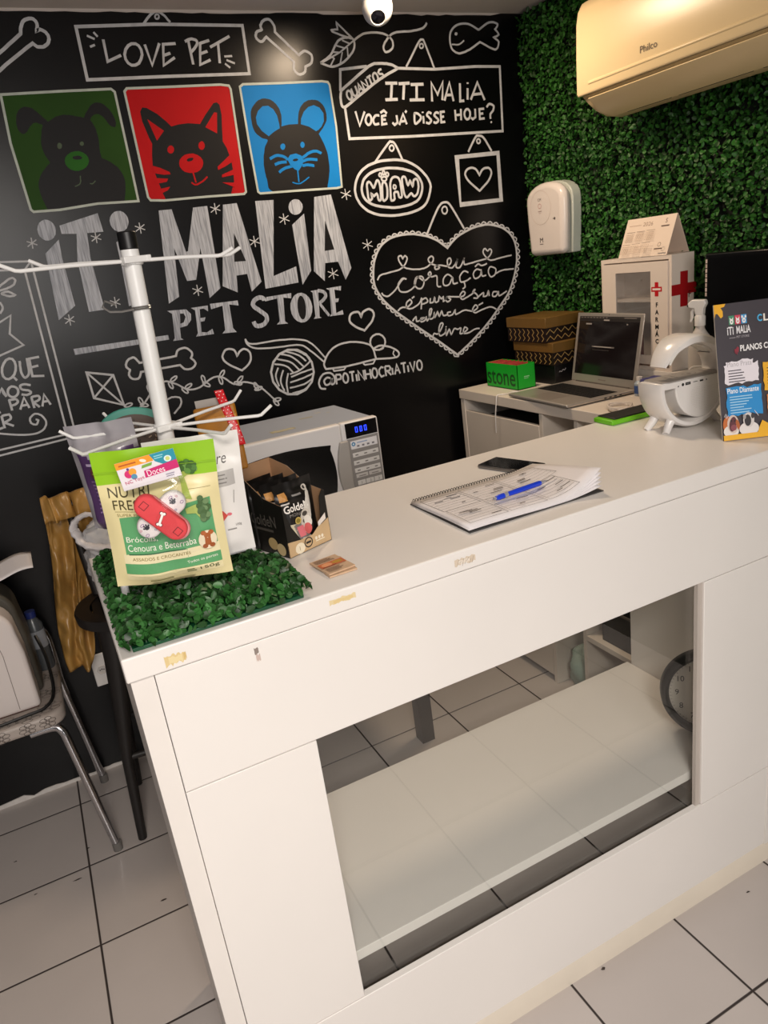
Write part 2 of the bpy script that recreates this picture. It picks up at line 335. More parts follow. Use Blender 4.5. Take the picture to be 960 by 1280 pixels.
su|9|0|914,2020 3,1 4,2 5,2 5,2 4,1 5,1 5,0 5,-1 5,-1 4,-1 5,-2 4,-2 4,-3 3,-3 3,-2
su|9|0|928,2001 3,1 3,1 5,1 4,2 5,0 5,1 5,0 6,0 5,0 3,0
su|9|0|939,1976 3,2 3,2 5,3 5,2 5,2 6,2 7,1 7,1 6,1 4,1
su|9|0|1032,2016 3,2 6,3 6,3 6,4 6,2 6,2 5,1 5,1 6,0 4,0 5,-1 4,-2 4,-2 4,-2 2,-2
su|9|0|1030,2005 3,1 5,1 6,2 6,1 6,0 6,0 7,-1 7,-1 5,-1 5,0
su|9|0|1027,1992 3,0 4,0 5,1 5,0 5,0 4,-1 6,-1 5,-1 4,-1 3,0
fu|0|1|976,2015 12,13 22,3 19,-8 5,-13 -6,-16 -18,-18 -13,6 -14,15
fb|0|1|1015,2012 -1,-2 -4,-2 -3,-1 -4,0 -3,0 -3,1 -2,1 0,3 2,1 2,1 4,1 3,0 4,0 3,-1
su|5|0|1007,1978 -2,-37
su|4|0|981,1942 3,-1 5,-2 5,-2 6,-1 5,0 5,0 4,2 5,2 4,2 4,2 5,2 4,3 4,2 4,2 2,1
sp|7|1|852,2238 12,7 132,0 147,2 22,-3 5,-9 4,-128 -10,-193 -18,-3 -128,3 -158,2 -7,6 -2,162
#question_sign_drawing
sw|9|0|1208,2216 10,65 103,8
sw|9|0|1443,2281 151,-6 175,6 111,-2 -7,-220 -407,2 -247,5 -2,99
sw|9|0|1211,2217 17,11 25,15 28,18 27,16 20,12 14,5 9,3 7,0 7,0 8,0 8,0 10,-1 9,0 8,-2 8,-1 7,-2 6,-3 6,-3 5,-2 3,-2 -9,-4 -13,-5 -16,-6 -18,-8 -22,-10 -27,-14 -33,-19 -34,-19 -30,-18 -20,-11 -4,-1 -6,0 -4,3 -1,4 -1,5 0,5 0,6 0,6 1,5 1,5 2,5 1,4 1,3
sw|7|0|1477,2285 9,11 13,16 14,18 13,17 10,12 6,6 4,3 2,1 4,0 3,0 3,-1 4,-10 5,-12 7,-19 8,-20 6,-18 5,-12
sw|5|1|1555,2349 -1,-3 -3,-3 -3,-1 -3,0 -3,1 -2,3 0,3 1,3 2,3 4,1 3,0 3,-1 2,-3
sw|7|1|1248,2206 1,-6 -1,-6 -2,-4 -4,-2 -4,1 -4,4 -3,5 -1,6 1,6 3,4 4,2 4,-1 4,-3
sw|7|0|1244,2196 9,-4
sw|7|0|1249,2222 6,-19 7,-5 7,3 3,10 -6,19
sw|7|0|1279,2206 0,30 17,-22
sw|7|0|1279,2217 10,5
sw|7|0|1301,2216 -9,26 26,-18 -9,26
sw|7|0|1314,2253 17,8
sw|7|0|1323,2257 9,-27
sw|7|1|1358,2258 1,-6 -1,-6 -2,-4 -4,-2 -5,1 -4,3 -2,6 -2,6 1,6 3,4 4,2 4,-1 4,-4
sw|7|0|1376,2279 -9,-2 -5,-8 5,-5 10,0 5,-5 -6,-8 -10,-1
sw|10|0|1385,2235 48,-1
sw|10|0|1411,2234 -11,-53
sw|10|0|1378,2183 50,0
sw|10|0|1438,2232 45,1
sw|10|0|1460,2231 -10,-50
sw|10|0|1487,2228 53,0
sw|10|0|1511,2227 -6,-48
sw|10|0|1476,2179 62,-1
sw|9|0|1569,2171 4,61 22,-39 27,41 -9,-60
sw|9|0|1622,2172 28,59 11,-62
sw|9|0|1631,2190 23,0
sw|9|0|1695,2227 -5,-59 18,1
sw|9|0|1727,2210 -4,-38
sw|9|0|1729,2229 0,-5
sw|9|0|1737,2171 35,57 27,-60
sw|9|0|1749,2188 37,2
sw|8|0|1254,2151 10,-46 26,44
sw|8|0|1374,2134 -18,-3 -3,-26 21,2
sw|8|0|1355,2120 15,0
sw|8|0|1351,2142 15,7 11,-10
sw|8|0|1415,2132 1,-24 -13,-7 -8,8
sw|8|0|1422,2100 20,35 11,-34
sw|8|0|1429,2111 19,1
sw|8|0|1451,2139 7,6
sw|8|0|1525,2125 -1,-25
sw|8|0|1524,2139 0,-4
sw|8|0|1618,2136 -18,-1 -1,-34 17,1
sw|8|0|1600,2118 13,2
sw|8|0|1663,2140 0,-37
sw|8|0|1689,2142 -3,-38
sw|8|0|1664,2122 23,1
sw|8|0|1752,2140 -1,-28 -13,-7 -7,6
sw|8|0|1793,2139 -22,-1 -1,-33 22,1
sw|8|0|1771,2122 16,1
sw|8|1|1312,2122 -2,-8 -4,-5 -5,-3 -5,0 -4,4 -3,5 0,7 3,7 4,6 5,3 5,0 4,-4 2,-5
sw|8|1|1728,2122 -2,-7 -4,-6 -6,-3 -5,0 -5,4 -3,6 -1,7 2,8 5,6 5,3 6,0 5,-4 3,-6
sw|8|0|1345,2134 -4,0 -5,1 -6,-1 -2,-1 -3,-3 -3,-3 -2,-3 -1,-3 0,-3 0,-3 1,-4 2,-3 2,-2 3,0 5,0 4,1 5,1
sw|8|0|1489,2135 -1,-5 -1,-8 -1,-8 0,-7 1,-5 3,-1 4,1 5,3 5,3 3,2 4,4 3,4 0,4 -2,4 -5,4 -4,3 -6,2 -5,0 -5,0
sw|8|0|1560,2131 -3,2 -4,2 -4,1 -4,-2 -4,-4 -1,-3 1,-3 4,-2 3,-3 3,-4 4,-3 1,-4 -2,-3 -5,-4 -4,-2 -4,1 -5,2 -3,1
sw|8|0|1592,2131 -3,1 -4,2 -5,0 -4,-2 -3,-3 -2,-3 1,-3 4,-3 3,-3 4,-3 3,-3 1,-3 -2,-3 -4,-3 -5,-2 -4,0 -4,2 -3,1
sw|8|0|1804,2143 4,4 5,5 5,2 7,-1 7,-3 5,-4 0,-4 -2,-6 -2,-5 -5,-4 -5,-4 -4,-4 -1,-6 0,-6 1,-4
fw|0|1|1824,2091 -1,-2 -2,-1 -3,0 -2,3 1,3 3,1 3,0 1,-2
#oval_sign_drawing
sw|9|1|1372,1988 14,0 13,-1 12,-2 12,-2 12,-3 12,-5 11,-5 11,-6 11,-7 9,-7 9,-8 8,-9 8,-9 6,-9 4,-9 3,-7 1,-7 0,-7 -2,-6 -2,-8 -4,-9 -4,-10 -6,-10 -6,-9 -9,-8 -9,-6 -12,-5 -12,-4 -14,-3 -15,-3 -16,-2 -18,-1 -18,-1 -18,0 -17,1 -16,2 -14,2 -14,2 -13,4 -12,4 -11,5 -10,5 -9,7 -7,6 -7,7 -6,7 -4,8 -4,8 -3,8 -1,8 -1,8 0,8 2,8 2,7 3,8 4,8 5,8 6,8 7,7 8,7 8,5 10,5 10,5 11,3 12,3 13,3 14,2 15,1 15,0
sw|9|1|1362,1962 11,-1 11,-1 12,-1 11,-2 11,-2 10,-3 10,-3 10,-3 10,-4 8,-5 7,-6 6,-6 5,-7 4,-8 3,-7 1,-7 0,-7 -1,-7 -2,-7 -3,-7 -3,-6 -4,-6 -5,-6 -6,-5 -8,-5 -10,-3 -12,-4 -12,-2 -14,-2 -12,-1 -12,-1 -11,0 -11,0 -12,1 -11,2 -13,2 -13,2 -13,3 -12,3 -11,4 -9,4 -8,5 -7,5 -6,6 -4,6 -3,6 -2,7 -1,7 0,8 1,7 2,6 3,7 3,7 5,7 6,5 7,5 8,5 9,4 10,3 10,3 11,2 11,1 11,1 12,1
sw|8|0|1309,1985 9,9 13,13 15,14 14,13 10,9 8,6 3,-1 3,-1 4,0 4,-2 5,-6 5,-9 5,-11 5,-13 5,-12 3,-8
sw|6|1|1391,2026 -2,-4 -3,-3 -4,-2 -4,1 -3,2 -2,3 -1,4 2,4 3,3 4,2 4,0 3,-2 2,-4
sw|8|1|1264,1914 4,6 5,2 4,-2 3,-3 2,-5 3,-5 2,-5 3,-1 3,2 3,6 4,6 3,6 3,3 4,0 3,-3 2,-8 1,-8 0,-11 0,-11 -1,-11 -1,-8 -2,-6 -4,-2 -4,2 -1,3 -1,5 0,6 -1,5 -2,3 -3,-1 -5,-3 -4,-3 -4,3 -3,4 -3,2 0,-4 1,-7 0,-5 -4,-4 -6,-3 -3,4 -2,7 0,12 0,12 0,12
sw|8|1|1326,1910 3,5 4,2 3,-1 3,-2 3,-5 1,-6 1,-6 0,-8 -1,-8 -1,-7 -1,-6 -2,-4 -2,-4 -3,-2 -3,-2 -2,-1 -4,-1 -3,2 -1,7 0,7 1,11 1,11 1,10
sw|8|1|1354,1861 1,8 1,11 1,13 1,11 2,9 3,6 2,4 3,3 4,3 3,1 6,1 6,-1 5,-2 3,-2 2,-3 1,-3 2,-5 1,-5 0,-8 1,-10 0,-10 0,-9 0,-7 -3,-6 -5,-1 -4,2 -1,2 -1,4 0,5 -1,4 -1,3 -5,1 -6,0 -4,-3 -1,-3 0,-4 0,-5 0,-5 0,-3 -4,-4 -4,-1 -3,0 -3,0 -1,2
sw|8|1|1409,1922 4,6 5,1 5,-2 2,-4 2,-7 1,-7 2,-7 2,-3 3,2 4,8 3,4 2,-3 2,-4 2,-6 2,-4 1,-2 2,2 1,4 1,6 2,5 1,3 5,3 5,1 4,-2 1,-2 2,-4 1,-5 0,-5 0,-5 0,-5 -2,-7 -2,-6 -2,-6 -3,-5 -5,-4 -5,-3 -5,0 -4,3 -2,5 -4,3 -3,-1 -4,-3 -4,-3 -4,-3 -3,-2 -5,0 -3,3 -3,7 -2,9 -1,12 -1,13 0,12
sw|6|1|1381,1897 -1,-3 -2,-3 -3,-1 -2,1 -2,1 -1,3 0,3 1,3 1,2 3,1 4,-2 2,-2
sw|6|1|1327,1941 -1,-3 -1,-2 -3,-1 -3,2 -2,2 0,3 1,2 2,2 2,2 2,-1 2,-1 1,-2
sw|6|1|1341,1947 -1,-2 -1,-3 -2,-1 -3,0 -1,2 -1,2 0,3 1,3 1,2 2,1 3,0 2,-4
sw|6|1|1356,1941 -1,-3 -2,-2 -2,-2 -3,1 -2,1 -1,3 0,3 1,2 2,3 2,1 4,-2 2,-2
sw|6|1|1346,1927 -1,-3 -4,-3 -4,-1 -5,1 -4,1 -2,3 -1,3 2,3 3,2 4,1 5,0 4,-2 2,-2
#square_frame_drawing
fw|0|1|1645,1987 206,4 -15,-15 -172,-3
fw|0|1|1851,1991 1,-184 -17,14 1,155
fw|0|1|1852,1807 -203,-3 8,17 178,0
fw|0|1|1649,1804 -4,183 19,-14 -7,-152
sw|8|0|1708,1995 5,7 8,11 9,12 9,11 6,7 7,6 4,0 5,-1 4,0 5,-1 4,-1 5,-3 5,-5 6,-7 7,-11 7,-11 6,-10 5,-7
sw|6|1|1766,2029 -1,-3 -3,-3 -3,-1 -4,0 -3,2 -1,3 -1,3 1,3 3,3 3,1 3,0 3,-2 2,-2
sw|8|1|1750,1911 -2,4 -3,4 -3,6 -4,5 -4,4 -5,2 -5,2 -6,1 -6,0 -5,-1 -5,-1 -6,-3 -5,-4 -3,-4 -2,-4 -1,-5 2,-5 2,-6 4,-6 5,-6 8,-8 11,-9 11,-9 10,-8 7,-5 7,4 9,7 10,7 10,7 8,7 5,6 4,5 4,6 2,5 2,4 0,5 -1,5 -2,4 -3,3 -3,2 -4,2 -6,0 -6,0 -7,-1 -5,-2 -5,-3 -4,-4 -4,-5 -4,-5
#shop_name_lettering
fc|0|1|192,1874 -1,-10 -3,-10 -7,-9 -8,-5 -9,-2 -9,1 -7,5 -6,8 -2,9 0,11 4,10 6,8 8,5 9,3 9,-2 8,-5 5,-7
fc|0|1|411,1880 0,-11 -4,-10 -6,-9 -9,-6 -10,-2 -10,1 -9,5 -6,8 -3,10 0,11 4,10 7,8 9,6 10,2 10,-1 8,-5 6,-8
fc|0|1|193,1838 -4,-53 2,-145 -58,-36 12,198
fc|0|1|205,1877 119,25 4,-55 -49,1 -8,-73 5,-159 -49,0 4,155 17,78 -43,4
fc|0|1|407,1839 -48,-27 -1,-77 -6,-119 11,1 41,28
fc|0|1|511,1893 42,0 18,-133 7,1 45,131 48,1 -9,-261 -43,-27 2,161 -35,-97 -31,0 -20,107 -17,-153 -38,-17
fc|0|1|724,1892 48,1 38,-259 -41,-28 -5,60 -38,-1 -7,-55 -48,27
fb|0|1|744,1801 24,-93 -41,2
fc|0|1|837,1894 66,-2 -46,-245 89,22 -1,-55 -125,-5
fc|0|1|1005,1861 -3,-9 -6,-7 -8,-5 -9,-2 -9,0 -8,4 -6,6 -3,8 0,9 3,9 6,7 8,5 9,2 9,-1 8,-3 5,-7 4,-8
fc|0|1|1006,1839 -6,-191 -41,-44 -4,202
fc|0|1|1053,1889 65,3 40,-254 -29,-38 -20,66 -51,1 -12,-61 -36,39
fb|0|1|1081,1809 20,-100 -38,-1
fc|0|1|469,1584 63,-4 13,-17 -4,-20 -17,-16 -25,-3 -4,-34 8,-6 -36,1 8,9 8,78
fb|0|1|509,1569 12,-1 4,-12 -10,-17 -12,-2
fc|0|1|549,1582 58,0 -3,-19 -13,11 -14,0 -4,-29 18,0 -6,-12 -13,0 -4,-34 18,-4 21,9 2,-18 -63,1 9,11 6,74
fc|0|1|615,1586 98,-2 0,-17 -32,8 -2,-80 10,-15 -51,3 12,10 7,81 -41,-6
sc|15|0|807,1570 0,3 -1,4 -3,3 -5,2 -6,1 -6,-1 -4,-1 -4,-2 -4,-2 -3,-2 -2,-3 -3,-4 -2,-5 2,-5 2,-4 4,-4 5,-4 5,-4 4,-4 4,-4 5,-4 4,-4 3,-3 3,-4 1,-4 0,-4 0,-3 -1,-4 -2,-3 -3,-3 -3,-3 -4,-3 -5,-2 -4,-1 -4,-1 -5,0 -5,0 -4,1 -4,2 -3,4 -2,6 -1,5
fc|0|1|817,1581 94,1 -3,-18 -29,7 -8,-81 10,-10 -42,3 12,10 5,78 -46,-4
fc|0|1|983,1525 -4,-18 -8,-15 -12,-11 -14,-6 -15,1 -13,7 -11,12 -6,16 -1,18 3,18 9,15 11,11 14,5 15,0 13,-7 11,-12 6,-16
fb|0|1|958,1526 -2,-14 -3,-12 -5,-10 -6,-4 -5,0 -5,5 -4,10 -2,13 0,14 2,14 3,12 5,9 6,5 5,0 5,-5 4,-10 2,-12
fc|0|1|984,1579 31,1 -10,-95 8,-4 -32,0 8,9 3,83
sc|12|0|1013,1577 4,-1 5,-1 5,-2 5,-2 4,-2 2,-3 2,-3 1,-4 0,-4 -2,-4 -4,-4 -6,-5 -7,-4 -7,-4 -4,-3
sc|10|0|1013,1531 30,-47
fc|0|1|1046,1580 61,1 -4,-16 -25,7 -1,-32 14,-1 -5,-12 -11,0 -3,-38 27,7 2,-16 -58,1 10,7 5,84
fc|0|1|153,1511 302,-4 0,-15 -302,0
#heart_verse_drawing
sw|8|1|1576,1662 -6,5 -8,6 -9,7 -9,7 -10,7 -9,5 -9,4 -10,5 -10,4 -11,4 -12,3 -13,3 -13,3 -13,3 -13,1 -13,1 -14,0 -13,0 -13,-1 -12,-1 -10,-2 -10,-2 -10,-3 -9,-4 -8,-4 -9,-5 -7,-5 -8,-7 -6,-7 -6,-7 -6,-9 -5,-9 -5,-9 -4,-10 -3,-11 -3,-11 -2,-12 -2,-12 -1,-12 1,-12 1,-11 3,-10 4,-10 5,-10 6,-10 6,-10 7,-10 8,-9 10,-11 12,-12 15,-14 17,-15 20,-16 19,-16 19,-15 18,-15 18,-14 18,-14 18,-14 18,-14 20,-16 20,-17 20,-17 18,-14 12,-11 8,5 11,5 13,8 15,8 15,9 16,10 18,12 19,13 18,12 17,13 16,13 15,12 14,13 14,13 13,12 12,11 12,11 11,10 11,12 9,12 9,14 8,15 7,15 7,16 5,14 4,14 4,13 3,13 1,12 1,12 0,12 -1,12 -2,12 -3,11 -4,11 -6,10 -6,9 -8,9 -10,8 -10,7 -11,7 -13,5 -14,5 -14,4 -14,3 -13,2 -13,1 -12,-1 -13,-1 -12,-1 -13,-2 -12,-2 -12,-3 -12,-4 -11,-3 -10,-4 -10,-3 -9,-4 -9,-4 -8,-5 -9,-6 -10,-7 -8,-7 -8,-6
sw|5|1|1577,1663 1,9 -3,5 -7,3 -11,-1 1,9 -3,5 -7,2 -11,-2 -1,9 -4,5 -7,2 -11,-4 -1,9 -5,5 -8,0 -9,-4 -3,9 -6,4 -7,-1 -9,-5 -4,9 -6,3 -7,-1 -8,-5 -5,8 -6,3 -7,-2 -8,-6 -6,7 -6,3 -7,-3 -6,-7 -7,7 -7,2 -6,-3 -5,-7 -8,6 -7,1 -6,-3 -4,-8 -9,5 -7,0 -5,-4 -2,-9 -10,4 -7,-1 -4,-6 0,-8 -10,1 -7,-2 -3,-6 3,-9 -11,0 -6,-3 -1,-6 5,-8 -11,-2 -5,-4 0,-6 6,-8 -10,-2 -4,-5 0,-6 7,-7 -10,-3 -4,-5 2,-6 7,-6 -9,-4 -4,-6 2,-5 8,-6 -8,-5 -3,-6 3,-6 9,-5 -7,-6 -2,-6 5,-5 10,-4 -6,-7 0,-7 5,-4 10,-2 -5,-8 1,-6 6,-4 10,-1 -4,-9 2,-6 6,-3 11,-1 -3,-9 2,-6 6,-3 11,1 -2,-9 3,-6 6,-3 11,1 -2,-9 3,-6 7,-2 10,1 -1,-9 3,-6 7,-2 10,1 -1,-9 3,-6 7,-2 11,1 -1,-9 3,-6 7,-2 11,1 -1,-9 3,-6 7,-2 11,1 -1,-9 3,-6 7,-2 11,1 0,-9 3,-6 7,-2 11,2 -1,-10 3,-6 8,-2 11,1 -1,-9 3,-6 7,-3 11,2 -1,-10 3,-6 7,-3 12,2 -1,-10 3,-6 7,-3 11,1 -1,-10 4,-6 7,-2 11,1 -1,-10 3,-6 18,-4 4,11 11,-4 7,1 4,5 0,10 12,-4 7,1 4,6 0,10 11,-4 8,2 3,5 -1,10 12,-3 8,2 3,5 -1,10 12,-3 7,2 3,5 -1,10 12,-2 8,1 3,6 -2,10 12,-2 8,1 2,6 -2,10 13,-2 7,2 2,7 -2,10 12,-2 7,2 2,6 -3,10 13,-1 7,2 2,6 -3,10 12,-1 7,2 2,6 -3,10 12,-1 8,2 2,6 -3,10 12,-1 7,3 2,6 -4,10 13,0 6,4 1,6 -6,10 13,1 6,4 0,7 -7,9 12,1 6,5 -1,6 -7,9 12,2 5,5 -1,7 -8,8 12,3 5,5 -1,6 -9,8 12,4 4,5 -2,6 -9,8 11,4 4,6 -3,6 -9,7 10,5 3,6 -4,6 -10,6 9,6 2,6 -5,6 -11,5 7,7 1,7 -6,5 -13,3 5,8 -2,7 -7,4 -12,0 2,10 -4,6 -8,3 -12,-2 -1,9 -6,5 -8,1 -10,-4 -4,9 -6,5 -8,0 -10,-6 -5,9 -7,4 -8,-2 -8,-7 -7,8 -8,3 -7,-3 -6,-8 -8,7 -8,1 -7,-3 -4,-8 -10,6 -7,1 -6,-4 -4,-9 -10,5 -7,0 -6,-4 -2,-9 -10,5 -8,0 -5,-5 -2,-9 -10,4 -8,-1 -4,-5 0,-9 -11,2 -8,-2 -3,-6 2,-9 -11,2 -7,-2 -2,-6
sw|8|0|1489,1718 9,14 13,20 15,23 14,20 12,16 9,8 6,5 6,2 5,1 6,0 5,0 4,-1 4,-2 5,-4 6,-8 9,-14 12,-20 12,-21 11,-19 7,-13
sw|6|1|1591,1798 -2,-5 -4,-5 -5,-2 -5,1 -5,3 -2,5 -1,5 2,6 4,4 5,2 5,0 5,-3 2,-5
sw|6|0|1258,1582 2,3 2,3 3,4 4,4 5,2 6,2 7,1 7,0 8,1 8,1 9,1 11,1 10,1 10,1 8,2 6,3 6,2 4,4 4,3 4,3 3,4 3,4 3,5 2,4 1,3 -1,5 -4,4 -3,2 -4,-2 -4,-4 -3,-3 -2,3 -1,5 -3,3 -4,0 -5,-1 -3,-3 -1,-3 1,-4 0,-4 2,-5 2,-4 3,-4 2,-5 4,-4 4,-4 6,-3 7,-4 9,-2 10,-3 10,-2 10,-1 9,-1 9,-1 10,1 8,0 8,2 8,2 7,4 7,4 6,4 5,3 4,6 1,5 0,4 -2,3 -4,3 -4,0 -5,-2 -5,-3 -3,-4 0,-3 1,-4 2,-3 3,-4 3,-3 5,-3 6,-2 7,-3 6,-2 5,-2 5,-4 3,-3 -4,-4 -8,-1 -5,0 -3,3 -1,4 1,3 3,1 4,1 5,1 6,0 5,0 7,-1 7,-2 7,-2 7,-2 6,0 5,2 4,2 4,3 3,3 2,4 1,5 -2,6 -2,3 -4,0 -5,-2 -4,-4 -1,-4 0,-6 0,-6 1,-5 1,-4 5,-4 7,-2 7,0 4,3 5,4 5,4 4,5 3,4 4,6 2,5 -2,-3 -2,-7 -3,-7 -3,-8 0,-5 4,-4 6,-1 7,1 4,4 5,5 4,6 4,6 3,4 3,5 0,4 0,-3 -1,-4 -1,-6 0,-5 0,-4 1,-3 3,-1 7,0 8,1 10,1 12,1 12,2 10,1 11,1 10,1 11,1 9,1 8,2 7,4 5,4 5,5 3,5 2,3 0,6 -3,4 -4,2 -4,-1 -4,-4 -4,-1 -4,3 -4,5 -3,2 -5,-1 -4,-5 -2,-5 1,-4 1,-4 3,-4 3,-4 3,-4 4,-4 3,-4 5,-3 5,-3 6,-2 8,0 10,0 10,2 11,1 10,1 12,1 12,1 12,1 11,0 7,1
sw|6|0|1269,1535 1,-3 3,-5 5,-4 3,-1 4,-2 4,-1 4,0 6,1 5,3 6,3 7,4 6,4 7,5 7,7 7,7 7,8 7,6 6,5 7,2 6,-2 4,-2
sw|6|0|1381,1570 -4,2 -6,3 -7,0 -4,-2 -5,-4 -5,-4 -4,-4 -3,-5 -1,-5 0,-5 1,-6 1,-5 3,-4 4,-3 5,-2 6,-1 7,-1 6,0 7,1 8,3 7,2 7,4 6,4 4,5 3,7 3,7 2,6 3,4 4,3 5,2 6,1 4,0 4,-1 3,-2 3,-4 1,-5 1,-5 0,-5 -1,-5 -2,-5 -3,-5 -4,-4 -4,-3 -4,-1 -4,0 -5,1 -5,2 -3,3 -3,3 -2,3 -2,5 -1,4 1,4 1,5 3,5 3,5 4,3 5,2 4,-2 5,-4 6,-5 6,-5 6,-2 7,1 7,3 7,5 7,4 4,4 2,5 -2,5 -2,2 -3,-1 -4,-3 -2,-4 3,-4 5,-4 6,-3 4,0 6,1 5,1 4,0 4,-2 1,-5 -1,-9 -1,-9 -1,-8 1,-6 5,-4 6,0 5,0
sw|6|0|1586,1550 -3,3 -4,4 -5,4 -5,3 -5,1 -4,-1 -5,-3 -5,-3 -4,-5 -3,-4 -1,-4 -1,-5 0,-5 1,-5 2,-3 4,-2 4,-1 5,0 6,1 4,2 5,4 4,6 4,6 3,5 3,2 1,-2 -1,-5 0,-6 0,-5 1,-4 6,-2 9,1 6,1
sw|6|0|1661,1560 -5,3 -7,4 -7,1 -4,-1 -5,-3 -5,-4 -4,-4 -3,-4 -2,-4 0,-6 0,-5 1,-4 2,-3 3,-2 5,0 5,0 6,1 5,1 5,1 6,2 5,3 5,2 3,1
sw|6|0|1637,1526 2,-5 1,-7 0,-6 -4,-3 -5,-2 -4,-1
sw|6|0|1721,1562 -6,2 -7,3 -7,1 -4,-2 -4,-2 -4,-3 -3,-4 -2,-3 -1,-4 1,-5 1,-5 2,-4 3,-2 4,-1 5,1 6,1 5,3 4,2 3,4 2,6 2,6 1,4 1,2 0,-7 0,-6 0,-6 2,-4 6,-1 7,1 6,1
sw|6|0|1694,1578 5,3 6,4 6,2 5,-2 4,-4 6,-2 5,0 6,1 6,1 6,2 3,1
sw|6|0|1785,1564 -5,2 -8,3 -6,0 -3,-2 -3,-3 -2,-4 -2,-5 0,-4 0,-4 2,-5 2,-5 3,-4 3,-2 4,-1 4,1 5,2 5,2 3,3 2,3 2,4 1,4 1,4 0,3 -2,4 -3,2 -3,2
sw|6|0|1787,1540 5,1 7,2 8,3 9,2 9,1 11,1 13,-1 13,0 11,-1 8,0
sw|6|0|1328,1459 2,2 3,2 4,3 4,2 5,1 5,1 5,-1 5,-1 6,0 4,1 5,1 5,3 5,3 3,3 3,2 0,5 -3,5 -3,3 -5,-2 -6,-3 -5,-4 -2,-4 -1,-4 -1,-4 0,-4 1,-3 3,-2 4,-2 4,-2 5,0 6,0 6,1 8,3 8,3 7,3 6,4 4,4 4,4 2,5 2,4 2,3
sw|6|0|1438,1494 -8,-43
sw|6|0|1437,1485 5,2 8,3 6,0 4,-4 3,-6 -1,-5 -4,-2 -5,-1 -7,-2 -6,0 -4,-1
sw|6|0|1476,1487 -1,-5 -2,-7 0,-5 4,-1 6,0 5,2 3,6 2,7 2,3 1,-2 0,-4 -1,-5 1,-4 1,-3 4,-2 5,2 5,2 2,6 2,7 2,4 2,-2 3,-5 3,-3 3,1 5,4 2,1 0,-5 -2,-8 0,-4 4,1 5,3 5,5 5,3 2,2 -7,-4 -3,-4 1,-4 3,-4 4,-3 5,1 7,3 3,4 -4,4 -6,4 0,3 5,0 9,-2 10,-1 11,-2 8,-1 7,-1 6,0 6,-1 5,1 4,0 5,4 3,4 1,4 -2,3 -5,3 -4,0 -3,-2 -4,-3 -3,-3 -3,-4 -1,-4 1,-5 4,-6 5,-3 4,0 5,1 5,2 6,2 5,1 5,2 5,2 6,2 5,2 4,2 4,3 3,4 3,3 2,3 -2,1 -5,-4 -3,-4 4,-3 8,-4 5,-5 3,-5 1,-6 -1,-3 -6,-1 -8,2 -6,1
sw|6|0|1694,1460 5,2 6,4 8,4 6,3 5,1 1,-3 -2,-6 -1,-5 5,-1 6,0 6,2 2,2 2,5 2,5 2,3 1,2 1,-2 1,-5 0,-5 0,-5 1,-3
sw|6|0|1793,1468 -6,2 -8,1 -7,0 -3,-4 -3,-7 1,-5 4,-2 6,-1 6,1 3,3 3,3 3,4 3,4 2,1 0,-4 -1,-8 3,-4 6,1 9,3 10,4 8,3 6,3
sw|6|0|1386,1413 3,2 3,4 5,3 3,3 3,1 1,-4 -1,-8 1,-5 6,-1 8,2 7,2 6,2 6,2 2,2 -3,0 -7,0 -5,-1 -2,-4 0,-6 2,-3 5,0 7,1 6,3 3,4 2,5 2,2 0,-4 0,-7 2,-4 2,1 3,3 4,4 3,4 3,4 3,5 3,5 2,6 2,5 1,3 -2,3 -5,-1 -3,-4 -2,-5 -1,-7 -1,-7 -1,-7 1,-5 5,-3 7,1 5,3 3,3 1,4 1,5 1,4 1,2 0,-5 0,-8 1,-5 2,2 3,5 4,5 3,5 2,2 2,-5 1,-9 3,-4 2,2 3,4 3,6 3,4 2,2 2,-4 1,-8 3,-6 6,-1 8,1 5,0
sw|6|0|1563,1422 -5,0 -6,0 -5,-1 -1,-4 1,-5 3,-3 5,-1 8,1 7,2 3,3 3,4 3,4 2,3 2,1 0,-5 -1,-7 3,-5 6,1 8,2 9,3 9,3 9,1 8,0 8,-3 8,-2 8,-3 7,0 6,0 6,2 6,2 4,3 3,2 0,5 -4,5 -5,2 -3,-1 -4,-3 -4,-4 -3,-4 -2,-3 1,-6 3,-5 7,-4 6,0 7,2 8,2 8,2 8,2 8,1 9,2 9,1 8,1 7,-1 7,-2 6,-3 5,-3 4,-3 4,-2
sw|6|0|1469,1341 2,3 2,4 4,3 5,-2 7,-3 7,2 5,4 6,7 6,8 5,7 3,6 -1,4 -5,2 -5,-2 -2,-2 -2,-4 -3,-5 -2,-5 -1,-5 -1,-5 0,-6 0,-6 1,-5 2,-3 4,-1 5,1 6,2 5,2 4,3 4,5 1,7 1,3 0,-4 0,-5 -1,-7 0,-6 1,-3 2,2 3,5 4,6 4,6 2,2 2,-2 1,-5 1,-7 2,-5 1,-2 3,2 3,4 4,6 4,5 3,3 5,0 5,-3 5,-2 6,1 7,2 3,-1 0,-3 -2,-5 -2,-5 -2,-4 0,-3 4,-2 7,1 8,2 4,2 5,2 4,3 4,2 1,2 -2,4 -6,4 -5,1 -2,-3 -3,-4 -2,-5 -1,-5 0,-3 4,-4 8,-1 9,0 7,1 7,2 8,3 8,3 6,1 9,1 8,-1 5,-1
sw|6|0|1394,1497 12,6
sw|6|0|1695,1429 23,7
sw|6|0|1533,1370 1,-4
#vine_and_kite_drawing
